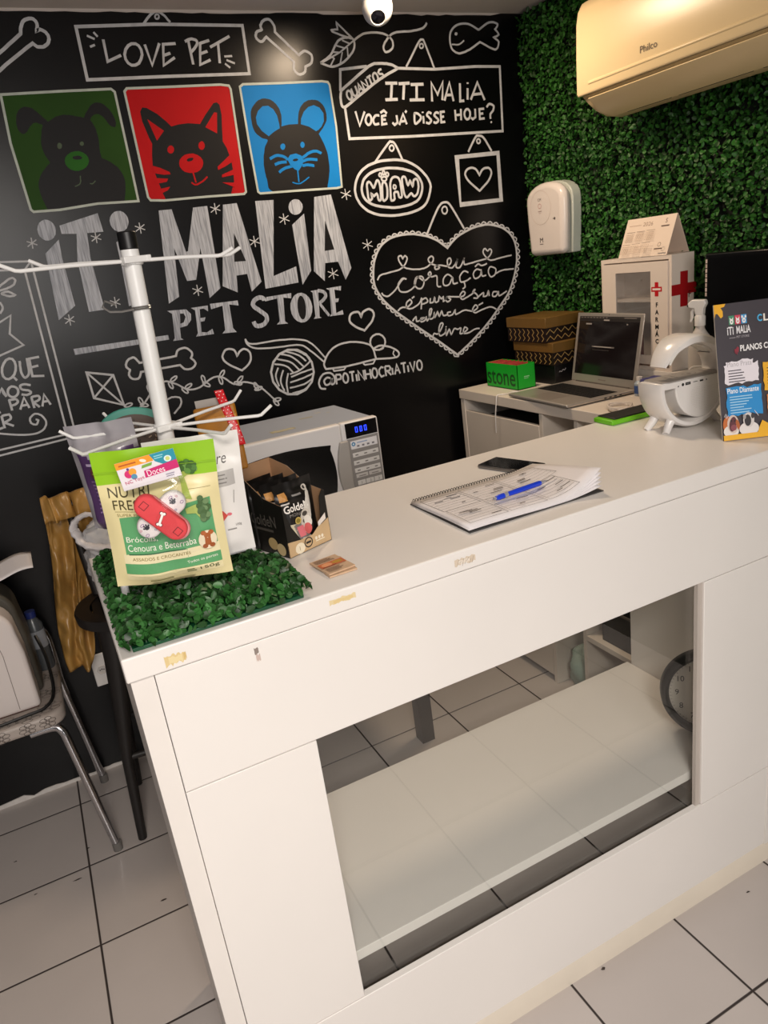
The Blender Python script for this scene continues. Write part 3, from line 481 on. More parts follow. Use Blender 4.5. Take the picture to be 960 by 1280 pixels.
sw|7|1|343,1433 19,0 27,0 30,1 28,0 19,1 1,3 2,4 2,4 2,4 4,3 5,2 5,1 7,1 6,0 5,-2 4,-2 4,-4 4,-5 3,-4 1,-4 0,-4 -1,-4 -2,-3 -2,-3 -2,-2 2,-3 4,-4 3,-4 2,-5 1,-4 -1,-3 -3,-4 -3,-3 -5,-3 -4,-2 -4,-1 -5,0 -5,0 -5,1 -5,2 -3,2 -3,4 -3,4 -3,4 -1,2 -21,0 -29,0 -33,0 -29,0 -20,0 -1,-3 -2,-4 -2,-4 -3,-5 -3,-2 -3,-2 -4,0 -5,0 -4,1 -3,1 -3,2 -3,3 -2,3 -1,4 -1,3 1,3 1,4 2,3 2,3 1,3 -2,2 -2,2 -3,4 -2,3 0,3 0,4 2,4 2,4 3,4 3,2 4,3 4,1 5,1 4,1 4,-1 3,-3 3,-4 3,-6 3,-4
sw|7|1|173,1432 79,-23 11,-103 -87,41
sw|6|0|173,1432 90,-126
sw|6|0|252,1409 -76,-62
sw|7|1|674,1399 0,3 -1,5 -1,5 -2,5 -2,4 -5,3 -5,2 -7,2 -6,0 -5,-1 -5,-2 -4,-5 -4,-5 -3,-5 -2,-5 1,-6 1,-5 3,-5 5,-6 5,-5 8,-7 10,-7 11,-7 9,-6 7,-4 5,3 8,4 8,5 8,6 5,6 4,6 2,6 1,7 0,6 0,5 -2,5 -3,4 -3,4 -4,2 -4,2 -3,1 -4,0 -4,-1 -4,-2 -4,-2 -3,-2 -3,-4 -3,-3 -3,-4
sw|6|0|262,1303 3,-3 4,-3 4,-5 6,-4 5,-2 6,-1 7,0 7,1 7,2 8,4 8,6 8,8 9,9 8,9 9,7 10,7 9,7 10,6 9,5 9,2 8,0 8,-3 7,-3 7,-5 8,-4 7,-5 7,-6 7,-6 7,-6 7,-4 8,-1 9,-1 8,0 9,1 9,2 9,4 10,5 10,6 10,5 9,3 7,2 7,0 7,0 7,-2 7,-3 7,-5 8,-7 7,-8 8,-7 7,-5 8,-1 7,0 8,1 7,1 7,0 7,-2 7,-2 7,-3 7,-3 7,-4 7,-5 6,-4 6,-6 7,-6 7,-7 7,-9 9,-11 8,-11 8,-10 5,-7
sw|5|1|289,1306 -1,-3 -4,-2 -4,-2 -6,-1 -5,0 -3,2 -2,2 1,2 3,2 5,2 6,1 5,0 3,-1
sw|5|1|339,1290 -2,-2 -4,-1 -5,1 -5,1 -5,3 -2,2 -1,3 2,2 4,1 5,-1 5,-1 5,-3 2,-3
sw|5|1|322,1297 -5,3 -2,4 -2,6 -1,5 1,4 2,2 3,-1 2,-2 3,-5 1,-5 1,-5 -1,-4
sw|5|1|356,1332 -3,1 -2,3 -1,5 -1,6 0,5 2,4 2,1 5,-4 1,-4 1,-6 -1,-5 -1,-4
sw|5|1|453,1368 0,-3 -2,-3 -5,-4 -5,-3 -5,-1 -4,0 -2,1 0,3 2,3 5,4 5,2 5,2 4,0
sw|5|1|431,1330 -5,3 -3,5 -1,5 -1,5 1,4 2,2 5,-3 3,-5 1,-5 1,-5 -1,-4
sw|5|1|479,1306 -3,-1 -4,2 -4,3 -3,5 -3,4 0,4 1,3 3,0 3,-1 4,-4 4,-4 2,-5 1,-4
sw|5|1|497,1334 0,-3 -2,-3 -5,-3 -5,-3 -5,-1 -4,0 -3,2 1,3 2,3 5,3 5,2 5,1 4,0
sw|5|1|558,1314 -2,-1 -4,1 -5,2 -5,3 -4,4 -1,4 0,3 3,1 4,-1 5,-2 4,-3 4,-4 2,-4
sw|5|1|542,1330 -5,4 -1,5 -1,5 0,6 2,4 2,1 2,-1 3,-3 2,-5 0,-6 0,-5 -1,-4
sw|5|1|618,1359 1,-3 -1,-4 -3,-5 -4,-4 -4,-3 -4,-2 -3,1 -1,2 1,4 3,5 4,4 5,4 3,1
sw|5|1|602,1313 -3,1 -3,4 -1,5 -1,6 0,5 1,4 3,1 5,-4 2,-5 1,-6 -1,-5 -1,-4
sw|5|1|672,1301 -2,-2 -5,-1 -5,1 -6,2 -5,3 -2,3 -1,3 2,2 5,0 5,0 6,-3 5,-2 3,-4
sw|5|1|680,1326 -2,-6 -3,-4 -5,-4 -5,-3 -4,-1 -3,1 0,3 1,4 4,4 5,4 5,3 4,0
sw|5|1|727,1271 -3,0 -3,3 -3,5 -3,5 0,6 0,4 2,2 3,0 3,-3 3,-5 2,-6 1,-5 0,-4
sw|5|1|743,1275 -1,-2 -3,-3 -6,-2 -6,-1 -6,1 -4,1 -2,2 1,3 4,2 5,2 6,1 6,0 4,-1
sw|5|1|805,1221 -1,-3 -4,-2 -6,-1 -6,-1 -6,1 -4,2 -2,2 1,3 4,2 6,2 6,0 6,-1 4,-2
sw|5|1|792,1199 -3,0 -4,2 -4,4 -3,6 -2,5 0,5 2,2 3,0 3,-2 4,-5 4,-5 1,-6 1,-4
sw|6|0|393,1291 2,1 3,1 3,2 4,2 3,1 3,1 4,1 3,1 4,1 4,-1 5,0 5,-1 5,-2 5,-2 3,-3 1,-3 0,-5 0,-5 -2,-5 -3,-5 -4,-6 -7,-5 -7,-6 -6,-5 -4,-3
#mouse_and_yarn_drawing
sw|8|1|1171,1460 -1,3 -1,5 -2,5 -2,4 -4,3 -5,1 -6,0 -7,0 -6,-2 -5,-2 -4,-4 -3,-4 -2,-6 -1,-5 0,-5 2,-6 4,-5 5,-5 6,-5 6,-5 6,-4 7,-4 8,-4 7,-3 4,-3 6,4 7,6 9,7 9,7 6,6 4,6 3,6 3,5 1,6 0,5 -2,4 -2,5 -4,3 -5,3 -4,2 -5,0 -6,-1 -6,-2 -5,-2 -4,-2 -4,-3 -2,-4 -2,-4 -2,-4
sw|6|0|714,1452 2,-3 1,-5 3,-5 6,-5 10,-3 16,-2 21,0 24,0 23,0 21,-1 17,-2 17,-1 15,-2 14,-3 12,-3 11,-3 9,-3 8,-4 7,-6 9,-7 9,-10 11,-14 10,-15 9,-13 7,-9
sw|6|0|714,1452 1,-3 0,-5 1,-5 2,-5 3,-4 4,-4 5,-4 6,-4 8,-3 10,-3 14,-2 16,-2 17,-2 18,-1 17,-1 16,-1 17,0 16,-1 15,-1 13,-3 11,-4 8,-6 8,-7 7,-8 8,-7 9,-9 9,-10 9,-10 8,-9 6,-6
sw|7|1|999,1295 -1,2 -2,4 -1,4 -1,4 0,6 3,6 3,6 5,8 5,7 6,6 6,6 7,5 7,5 8,4 9,3 10,3 12,2 12,1 13,0 12,0 12,-2 12,-2 12,-3 11,-3 9,-3 9,-4 7,-3 6,-3 5,-5 5,-6 3,-8 3,-11 1,-11 2,-10 1,-7 -19,-1 -26,-1 -30,-2 -29,-1 -25,-1 -21,1 -19,1 -17,1 -14,1
sw|6|0|1027,1290 3,-8 41,-2 10,10
sw|6|0|1153,1289 7,-7 35,-1 10,12
sw|7|0|1203,1335 4,2 5,2 7,2 8,2 7,0 8,-1 8,-2 9,-3 9,-3 8,-3 7,-4 8,-5 7,-5 6,-5 4,-4 3,-7 -1,-6 -4,-4 -4,-2 -3,-1 -5,0 -7,0 -8,0 -13,1 -15,2 -17,2 -14,2 -10,1
sw|7|1|1258,1353 -5,-13 -11,-8 -13,-4 -15,2 -12,8 -7,12 -1,13 5,13 10,8 14,4 14,-2 12,-8 8,-12
sw|6|0|1234,1328 14,4
sw|5|0|1291,1315 -2,-3 -2,-4 -2,-4 2,-5 3,-4 2,-3
sw|8|1|949,1293 -14,-34 -28,-24 -36,-10 -37,7 -29,22 -17,32 -2,36 15,33 27,24 35,10 36,-6 30,-21 18,-32
sw|6|0|832,1379 6,-2 8,-2 10,-4 10,-4 9,-6 9,-8 9,-9 9,-11 7,-9 5,-6
sw|6|0|817,1364 7,-3 9,-3 11,-4 11,-4 9,-5 8,-6 7,-8 6,-8 5,-7 4,-4
sw|6|0|854,1385 7,-3 9,-4 10,-4 10,-5 9,-5 7,-5 6,-6 6,-6 4,-6 4,-3
sw|6|0|804,1348 6,-2 9,-2 10,-3 10,-4 7,-4 7,-5 5,-6 4,-6 4,-6 3,-4
sw|6|0|883,1386 5,-2 6,-3 7,-3 8,-5 7,-4 6,-6 8,-5 7,-7 4,-6 1,-6 -4,-7 -9,-6 -11,-6 -11,-6 -10,-4 -9,-3 -9,-2 -9,-1 -8,-1 -6,-1
sw|6|0|858,1291 6,1 9,2 10,2 10,2 10,2 10,1 11,2 10,1 9,1 6,1
sw|6|0|851,1272 6,1 10,1 11,1 11,2 10,1 11,2 11,3 11,2 9,3 7,1
sw|6|0|846,1253 8,0 12,0 13,1 13,1 12,1 9,3 8,3 8,4 6,3 5,2
sw|6|0|853,1232 7,0 9,1 11,0 11,2 9,1 7,3 7,3 5,4 5,4 3,2
sw|6|0|849,1307 -1,-4 -3,-7 -3,-7 -3,-9 -2,-7 -1,-8 0,-9 0,-9 0,-8 0,-5
sw|6|0|833,1321 -3,-5 -4,-7 -4,-8 -4,-9 -2,-8 0,-8 2,-9 2,-9 3,-7 1,-5
sw|6|0|815,1333 -2,-4 -3,-5 -4,-6 -3,-6 -2,-7 0,-8 1,-9 2,-9 2,-8 1,-5
#handle_lettering
sw|7|0|1011,1258 -3,2 -5,2 -5,1 -5,-2 -6,-4 -3,-4 0,-6 2,-6 3,-4 3,-1 4,0 5,1 4,2 3,2 3,3 2,5 1,5 2,4 -1,-6 -2,-6 -1,-6 0,-4 3,-2 5,1 4,3 2,3 1,4 1,5 0,5 0,5 -2,4 -2,4 -3,4 -4,3 -4,3 -5,1 -6,1 -7,0 -6,-1 -5,-1 -5,-4 -5,-4 -4,-5 -4,-6 -2,-5 -2,-5 0,-5 1,-6 1,-5 2,-3 3,-3 5,-2 5,-1 5,-1 3,-1
sw|7|0|1033,1231 1,36
sw|7|0|1034,1267 17,-2 4,-8 -4,-9 -17,0
sw|7|1|1083,1247 -1,-7 -3,-7 -5,-3 -5,0 -4,4 -3,6 -1,8 2,8 3,6 4,4 5,-1 4,-3 3,-7
sw|7|0|1090,1266 22,-1
sw|7|0|1101,1265 -1,-36
sw|7|0|1118,1254 0,-26
sw|7|0|1118,1265
sw|7|0|1127,1228 0,37 22,-38 0,37
sw|7|0|1156,1264 0,-37
sw|7|0|1178,1263 0,-37
sw|7|0|1156,1246 22,-1
sw|7|1|1207,1244 -1,-8 -3,-6 -5,-4 -5,0 -4,4 -3,7 -1,8 1,8 3,6 4,4 5,-1 5,-3 3,-7
sw|7|0|1236,1258 -9,4 -11,-9 -1,-15 8,-13 13,3
sw|7|0|1243,1224 0,38
sw|7|0|1243,1262 18,-2 5,-8 -5,-9 -18,0
sw|7|0|1250,1243 16,-19
sw|7|0|1273,1250 0,-26
sw|7|0|1273,1261
sw|7|0|1282,1223 12,38 11,-38
sw|7|0|1287,1238 14,-1
sw|7|0|1312,1260 23,0
sw|7|0|1324,1260 0,-38
sw|7|0|1342,1248 1,-26
sw|7|0|1342,1259
sw|7|0|1352,1259 12,-38 11,38
sw|7|1|1406,1239 -1,-8 -3,-7 -5,-4 -5,1 -5,3 -3,7 -1,8 1,9 3,6 5,4 5,0 5,-4 3,-7
#verse_frame_drawing
sw|6|0|-38,1797 137,-12 -7,-547 -36,-4 -254,-12
sw|6|0|-44,1774 119,-11 -7,-514 -261,-9
sw|5|0|99,1785 -24,-22
sw|5|0|68,1249 24,-11
sw|6|0|-15,1720 7,3 9,6 10,5 10,6 7,3 5,1 3,0 3,-2 2,-3 1,-2 -1,-3 -2,-3 -2,-3 -2,-3 -4,-2 -4,-2 -5,-2 -5,-1 -5,-2 -6,-1 -7,-1 -6,-1 -6,-1 -4,0
sw|6|1|-5,1704 2,1 4,1 4,1 5,0 4,0 3,-2 5,-3 3,-3 3,-2 2,-2 -4,-2 -4,0 -4,0 -4,0 -3,1 -4,1 -3,2 -3,2 -3,1 -3,2
sw|6|0|-17,1680 1,-3 1,-3 1,-4 1,-4 -1,-4 -1,-3 -3,-4 -3,-3 -3,-3 -1,-2
sw|6|0|-43,1618 45,20 -17,-53 29,-39 -83,-23
sw|7|1|-28,1475 -7,-12 -10,-8 -9,-3 -8,3 -5,8 0,12 4,14 8,12 9,9 10,3 8,-3 4,-9 0,-12
sw|7|0|-42,1461 10,-17
sw|7|0|48,1504 -29,-1 -5,-54 34,-5
sw|7|0|17,1476 22,2
sw|7|0|-10,1501 0,-5 -2,-8 -1,-9 -1,-8 0,-7 1,-5 1,-4 1,-3 2,-3 2,-1 5,2 3,2 3,3 3,5 2,8 1,10 1,11 1,10 1,7
sw|7|0|-103,1399 22,29 0,-13
sw|7|0|-81,1415 7,-14
sw|7|0|-70,1390 0,-34
sw|7|0|-47,1354 20,35 7,-35
sw|7|0|-39,1365 17,0
sw|7|0|-6,1386 0,-35
sw|7|0|-4,1369 14,-18
sw|7|0|18,1351 14,37 11,-36
sw|7|0|23,1365 19,0
sw|7|0|-115,1355 12,3
sw|7|0|-104,1345 -1,-39
sw|7|0|-101,1323 23,-15
sw|7|0|-126,1306 17,3
sw|7|0|-81,1428 7,-27
sw|7|1|-38,1409 -3,-6 -6,-5 -6,-2 -7,1 -5,4 -3,7 1,7 3,7 6,5 6,2 7,-2 5,-4 3,-6
sw|7|0|2,1423 -3,1 -3,1 -4,2 -3,1 -4,1 -5,0 -5,-1 -3,-2 -1,-4 1,-4 2,-3 3,-2 4,-1 5,-2 4,-1 3,-2 3,-3 1,-2 -1,-3 -3,-2 -5,-1 -5,-1 -3,1 -3,1 -3,1 -3,1 -2,1
sw|7|0|-72,1389 3,0 4,0 5,0 5,0 3,0 3,-2 2,-4 0,-3 -2,-3 -3,-2 -4,-2 -3,-1 -3,0 -4,-1 -3,0
sw|7|0|-7,1386 3,0 5,1 5,0 5,0 4,-1 2,-3 0,-4 -2,-4 -3,-2 -5,-2 -5,-1 -5,-1 -3,-1
sw|7|0|-104,1345 3,0 5,1 5,0 5,0 4,0 2,-4 1,-5 -2,-5 -3,-2 -5,-2 -5,-2 -4,-1 -3,-2
sw|6|0|-12,1315 3,-1 2,-1 2,-2 -2,-4 -3,-5 -3,-3 -3,0 -3,1 -3,1 -2,2 -2,2 -2,2 0,4 -1,3 1,4 1,3 2,3 4,3 4,3 4,2 4,1 4,-1 4,-1 4,-3 4,-3 3,-4 2,-4 2,-5 2,-6 0,-5 -1,-5 -2,-5 -4,-5 -4,-5 -6,-4 -7,-3 -7,-2 -8,-1 -9,0 -11,1 -13,2 -18,4 -21,6 -22,7 -19,6 -13,4
#star_drawings
sw|3|0|102,1842 27,-13
sw|3|0|117,1851 -3,-31
sw|3|0|130,1844 -29,-17
sw|3|0|288,1839 28,-14
sw|3|0|303,1849 -2,-33
sw|3|0|317,1841 -30,-18
sw|3|0|427,1854 29,-14
sw|3|0|442,1863 -1,-33
sw|3|0|457,1856 -31,-18
sw|3|0|298,1641 29,-16
sw|3|0|314,1650 -2,-34
sw|3|0|328,1642 -31,-18
sw|3|0|150,1608 28,-16
sw|3|0|165,1617 -2,-34
sw|3|0|179,1609 -30,-18
sw|3|0|680,1889 32,-14
sw|3|0|696,1899 0,-34
sw|3|0|713,1892 -34,-20
sw|3|0|567,1643 33,-17
sw|3|0|584,1653 -1,-36
sw|3|0|600,1644 -33,-19
sw|3|0|793,1775 35,-16
sw|3|0|810,1785 0,-36
sw|3|0|827,1777 -34,-20
sw|3|0|912,1836 36,-16
sw|3|0|929,1846 1,-36
sw|3|0|947,1838 -35,-20
sw|3|0|1063,1637 39,-19
sw|3|0|1081,1647 2,-39
sw|3|0|1101,1638 -38,-21
sw|3|0|1156,1896 39,-16
sw|3|0|1174,1906 2,-37
sw|3|0|1194,1898 -37,-21
sw|3|0|1215,1719 40,-17
sw|3|0|1234,1730 2,-39
sw|3|0|1254,1721 -38,-21
"""
# =============================== materials ===============================
WHITE = mat('white_laminate', '#e9e5e1', .32, noise=(3, .015))
EDGE = mat('white_laminate_edge', '#e6e1dc', .4, noise=(6, .02))
PLASTIC = mat('white_plastic', '#e6e3e0', .35, noise=(5, .01))
BLACKP = mat('black_plastic', '#0d0d0e', .4, noise=(8, .1))
CHROME = mat('chrome', '#c8c8cc', .18, metal=1., noise=(9, .04))
STEEL = mat('white_coated_steel', '#e9e9e8', .3, noise=(20, .02))
DGREY = mat('dark_grey_plastic', '#333330', .5, noise=(8, .08))

# =============================== the room ===============================
YW = 2.585; XW = 2.0; ZC = 2.452
def floor_mat():
    m = bpy.data.materials.new('ceramic_floor_tiles'); m.use_nodes = True; nt = m.node_tree; N = nt.nodes.new; b = nt.nodes['Principled BSDF']
    g = N('ShaderNodeNewGeometry'); sp = N('ShaderNodeSeparateXYZ'); nt.links.new(g.outputs['Position'], sp.inputs[0])
    def line(out, off):
        a = N('ShaderNodeMath'); a.operation = 'SUBTRACT'; a.inputs[1].default_value = off; nt.links.new(out, a.inputs[0])
        d = N('ShaderNodeMath'); d.operation = 'DIVIDE'; d.inputs[1].default_value = .3282; nt.links.new(a.outputs[0], d.inputs[0])
        p = N('ShaderNodeMath'); p.operation = 'PINGPONG'; p.inputs[1].default_value = .5; nt.links.new(d.outputs[0], p.inputs[0])
        r = N('ShaderNodeMapRange'); r.inputs[1].default_value = .006; r.inputs[2].default_value = .011; nt.links.new(p.outputs[0], r.inputs[0])
        f = N('ShaderNodeMath'); f.operation = 'FLOOR'; h = N('ShaderNodeMath'); h.operation = 'ADD'; h.inputs[1].default_value = .0
        nt.links.new(d.outputs[0], h.inputs[0]); nt.links.new(h.outputs[0], f.inputs[0])
        return r.outputs[0], f.outputs[0]
    rx, fx = line(sp.outputs[0], 1.0955); ry, fy = line(sp.outputs[1], 2.4345)
    mn = N('ShaderNodeMath'); mn.operation = 'MINIMUM'; nt.links.new(rx, mn.inputs[0]); nt.links.new(ry, mn.inputs[1])
    cv = N('ShaderNodeCombineXYZ'); nt.links.new(fx, cv.inputs[0]); nt.links.new(fy, cv.inputs[1])
    wn = N('ShaderNodeTexWhiteNoise'); nt.links.new(cv.outputs[0], wn.inputs[0])
    no = N('ShaderNodeTexNoise'); no.inputs['Scale'].default_value = 2.2; no.inputs['Detail'].default_value = 5; nt.links.new(g.outputs['Position'], no.inputs[0])
    ad = N('ShaderNodeMath'); ad.operation = 'MULTIPLY_ADD'; ad.inputs[1].default_value = .35; nt.links.new(wn.outputs[0], ad.inputs[0]); nt.links.new(no.outputs[0], ad.inputs[2])
    tr = N('ShaderNodeMapRange'); tr.inputs[1].default_value = .3; tr.inputs[2].default_value = 1.0; tr.inputs[3].default_value = .9; tr.inputs[4].default_value = 1.05
    nt.links.new(ad.outputs[0], tr.inputs[0])
    vm = N('ShaderNodeVectorMath'); vm.operation = 'SCALE'; vm.inputs[0].default_value = lin('#c0b8b4')[:3]; nt.links.new(tr.outputs[0], vm.inputs['Scale'])
    mx = N('ShaderNodeMix'); mx.data_type = 'RGBA'; mx.inputs[6].default_value = lin('#352d2b'); nt.links.new(mn.outputs[0], mx.inputs[0]); nt.links.new(vm.outputs[0], mx.inputs[7])
    nt.links.new(mx.outputs[2], b.inputs['Base Color'])
    rr = N('ShaderNodeMapRange'); rr.inputs[3].default_value = .7; rr.inputs[4].default_value = .3; nt.links.new(mn.outputs[0], rr.inputs[0]); nt.links.new(rr.outputs[0], b.inputs['Roughness'])
    bp = N('ShaderNodeBump'); bp.inputs['Distance'].default_value = .002; bp.inputs['Strength'].default_value = .6; nt.links.new(mn.outputs[0], bp.inputs['Height']); nt.links.new(bp.outputs[0], b.inputs['Normal'])
    return m
structure('floor', MB().box(-2.6, 2.1, -2.6, 2.7, -.05, 0), floor_mat(), smooth=0)
structure('ceiling', MB().box(-2.6, 2.1, -2.6, 2.7, ZC, ZC+.05), mat('ceiling_paint', '#d3cbc6', .8, noise=(4, .03), bump=(60, .1)), smooth=0)
BLACKWALL = mat('black_wall_paint', '#070709', .29, spec=.32, noise=(2, .15), bump=(14, .10))
wall = structure('wall_back', MB().box(-2.6, 2.1, YW, YW+.1, 0, ZC), BLACKWALL, smooth=0)
structure('wall_right', MB().box(XW, XW+.1, -2.6, YW, 0, ZC), mat('dark_green_backing', '#0b140b', .8, noise=(5, .2)), smooth=0)
# a rough white seam of plaster where the black paint stops short of the floor
mb = MB(); x = -1.2
r = random.Random(3); top = []
while x < .6:
    top.append((x, .006+.012*r.random()+(.012 if r.random() < .15 else 0))); x += .012+.03*r.random()
mb.prism([(-1.2, 0)]+top+[(.6, 0)], 0, .004, Matrix(((1,0,0,0),(0,0,-1,YW),(0,1,0,0),(0,0,0,1))))
structure('trim_1', mb, mat('white_plaster_seam', '#cfcac6', .8, noise=(30, .1)), smooth=0)
# ragged edge of the black paint under the ceiling
mb = MB(); x = -1.5; top = []
while x < 1.9:
    top.append((x, ZC-.004-.006*r.random())); x += .02+.05*r.random()
mb.prism([(-1.5, ZC)]+top+[(1.9, ZC)], 0, .003, Matrix(((1,0,0,0),(0,0,-1,YW),(0,1,0,0),(0,0,0,1))))
structure('trim_2', mb, mat('ceiling_paint_edge', '#cfc6c0', .8, noise=(9, .04)), smooth=0)

# =============================== chalk mural ===============================
def brush_mat():
    m = bpy.data.materials.new('brushed_chalk_paint'); m.use_nodes = True; nt = m.node_tree; N = nt.nodes.new; b = nt.nodes['Principled BSDF']
    tc = N('ShaderNodeTexCoord'); mp = N('ShaderNodeMapping'); mp.inputs['Scale'].default_value = (260, 1, 14); mp.inputs['Rotation'].default_value = (0, .12, 0)
    no = N('ShaderNodeTexNoise'); no.inputs['Scale'].default_value = 1; no.inputs['Detail'].default_value = 3
    nt.links.new(tc.outputs['Object'], mp.inputs[0]); nt.links.new(mp.outputs[0], no.inputs[0])
    cr = N('ShaderNodeValToRGB'); cr.color_ramp.elements[0].position = .33; cr.color_ramp.elements[0].color = lin('#878c97'); cr.color_ramp.elements[1].position = .6; cr.color_ramp.elements[1].color = lin('#bcc1cb')
    nt.links.new(no.outputs[0], cr.inputs[0]); nt.links.new(cr.outputs[0], b.inputs['Base Color']); b.inputs['Roughness'].default_value = .6
    return m
MUR = {'w': mat('white_chalk_paint', '#c3c5c9', .65, noise=(40, .12)), 'p': mat('pale_outline_paint', '#b9c2ba', .6, noise=(30, .1)), 'c': brush_mat(),
       'g': mat('green_wall_paint', '#24470f', .6, spec=.2, noise=(6, .1)), 'G': mat('green_nose_paint', '#25601a', .6, spec=.2, noise=(8, .1)), 'e': mat('dull_green_paint', '#3c5030', .5, noise=(8, .1)),
       'r': mat('red_wall_paint', '#b8060f', .6, spec=.2, noise=(6, .08)), 'u': mat('blue_wall_paint', '#067ac6', .6, spec=.2, noise=(6, .06)), 'b': mat('black_figure_paint', '#131214', .5, spec=.25, noise=(3, .1))}
def mural():
    LAB = {'dog_panel_painting': 'green painted panel with black dog silhouette', 'cat_panel_painting': 'red painted panel with black cat face', 'mouse_panel_painting': 'blue painted panel with black mouse face',
           'shop_name_lettering': 'large brushed white chalk lettering of the shop name', 'heart_verse_drawing': 'chalk heart with lace edge and cursive verse'}
    cur = None; art = None; mp = plane((0, YW, 0), (1, 0, 0), (0, 0, 1))
    def flush():
        if art and art.f: art.build(cur, wall, MUR, LAB.get(cur))
    for ln in MURAL.strip().split('\n'):
        if ln[0] == '#':
            flush(); cur = ln[1:]; art = Art(mp, base=.0006, step=.00007); continue
        kc, wd, cl, pts = ln.split('|'); x = y = 0; P = []
        for q in pts.split(' '):
            a, b = q.split(','); x += int(a); y += int(b); P.append((x/1000, y/1000))
        if kc[0] == 'f': art.poly(P, kc[1])
        else: art.stroke(P, int(wd)/1000, kc[1], cl == '1')
    flush()
mural()

# =============================== leaf wall ===============================
def leaves(n, sampler, length, width, name, m, parent=None, fold=.25, seed=1):
    """n little folded leaves; sampler(i, rng) -> position, outward direction"""
    rg = np.random.default_rng(seed); P, D = sampler(n, rg)
    L = length*(.65+.6*rg.random(n)); W = width*(.7+.5*rg.random(n))
    up = rg.normal(size=(n, 3)); up /= np.linalg.norm(up, axis=1)[:, None]
    D = D/np.linalg.norm(D, axis=1)[:, None]
    nrm = D+.75*rg.normal(size=(n, 3)); nrm /= np.linalg.norm(nrm, axis=1)[:, None]
    t = up-nrm*(up*nrm).sum(1)[:, None]; t /= np.linalg.norm(t, axis=1)[:, None]; s = np.cross(nrm, t)
    c = lambda a: a[:, None]
    ring = [(-.5, 0, 0), (-.3, .33, .6), (0, .5, 1), (.28, .4, .8), (.5, 0, .25), (.28, -.4, .8), (0, -.5, 1), (-.3, -.33, .6), (-.08, 0, 0), (.2, 0, .05)]
    V = np.stack([P+t*c(L*a)+s*c(W*b)+nrm*c(W*fold*h) for a, b, h in ring], 1).reshape(-1, 3)
    me = bpy.data.meshes.new(name); b = np.arange(n)*10
    q = lambda *i: np.stack([b+k for k in i], 1)
    F = np.concatenate([q(0, 1, 2, 8), q(8, 2, 3, 9), q(0, 8, 6, 7), q(8, 9, 5, 6)])
    T = np.concatenate([q(9, 3, 4), q(9, 4, 5)])
    me.vertices.add(len(V)); me.vertices.foreach_set('co', V.astype(np.float32).ravel())
    me.loops.add(F.size+T.size); me.loops.foreach_set('vertex_index', np.concatenate([F.ravel(), T.ravel()]).astype(np.int32))
    ls = np.concatenate([np.arange(len(F))*4, F.size+np.arange(len(T))*3]).astype(np.int32)
    me.polygons.add(len(ls)); me.polygons.foreach_set('loop_start', ls); me.polygons.foreach_set('use_smooth', np.ones(len(ls), bool)); me.update(); me.validate()
    me.materials.append(m)
    o = bpy.data.objects.new(name, me); COL.objects.link(o)
    if parent: o.parent = parent
    return o
LEAFW = mat('hedge_leaf', '#2a5c1f', .5, spec=.35, island=.6, noise=(4, .2))
def hedge(n, rg):
    P = np.empty((n, 3)); P[:, 0] = XW-.002-.036*rg.random(n)**.8; P[:, 1] = .35+(YW-.355)*rg.random(n); P[:, 2] = .015+(ZC-.025)*rg.random(n)
    D = np.tile([-1., -.1, .35], (n, 1)); return P, D
tag(leaves(84000, hedge, .0165, .0125, 'artificial_hedge_panel', LEAFW, seed=4), 'green artificial boxwood hedge covering the right-hand wall', 'artificial hedge', kind='stuff')
# =============================== reception counter ===============================
CT = 1.16; CF = 1.025; CB = 1.52; BX1 = 1.45
counter = thing('reception_counter', 'long white laminate reception counter with glass display front', 'counter', (.02, CF, 0))
cM = TR(-.02, -CF, 0)     # author the counter in world coordinates
def cbox(name, m, *b, **k):
    lb = k.pop('label', None); o = MB().box(*b, M=cM).build(name, m, counter, **k)
    if lb: o['label'] = lb
    return o
top = cbox('countertop', WHITE, .014, 1.93, CF-.006, CB, 1.12, CT, bevel=.003, seg=3)
cbox('end_panel', EDGE, .019, .053, CF+.003, 1.50, 0, 1.119, bevel=.001)
cbox('fascia_panel', WHITE, .0540, BX1-.018, CF, CF+.016, .904, 1.117, bevel=.0012)
cbox('front_panel', WHITE, .0540, .277, CF+.001, CF+.016, .3025, .9015, bevel=.0012)
cbox('front_panel', WHITE, 1.194, BX1-.018, CF+.001, CF+.016, .3025, .9015, bevel=.0012)
cbox('base_panel', WHITE, .0540, BX1-.018, CF+.001, CF+.016, .053, .300, bevel=.0012)
cbox('end_panel', EDGE, BX1-.018, BX1, CF-.001, 1.50, .05, 1.119, bevel=.001)
cbox('inner_panel', mat('inner_laminate', '#d8d2cb', .4, noise=(4, .02)), .0555, .276, CF+.018, CF+.024, .2, 1.117)
cbox('window_trim', mat('window_trim_strip', '#bdb4ac', .4, noise=(9, .03)), 1.1795, 1.193, CF+.006, CF+.016, .301, .903)
cbox('display_shelf', WHITE, .054, BX1-.019, CF+.034, CB-.005, .355, .38, bevel=.001)
cbox('glass_pane', clear('display_glass', '#fdfefd', 0, 1.62), .268, 1.2, CF+.018, CF+.0222, .288, .915, smooth=0, label='clear glass pane of the display front')
mb = MB(); mb.prism([(CF+.017, 0), (CF-.006, 0), (CF+.0015, .046), (CF+.006, .0515), (CF+.017, .0515)], .0555, BX1+.02, cM @ Matrix(((0,0,1,0),(1,0,0,0),(0,1,0,0),(0,0,0,1))))
mb.build('kick_strip', mat('cream_vinyl_strip', '#ddd3c4', .5, noise=(7, .04)), counter)
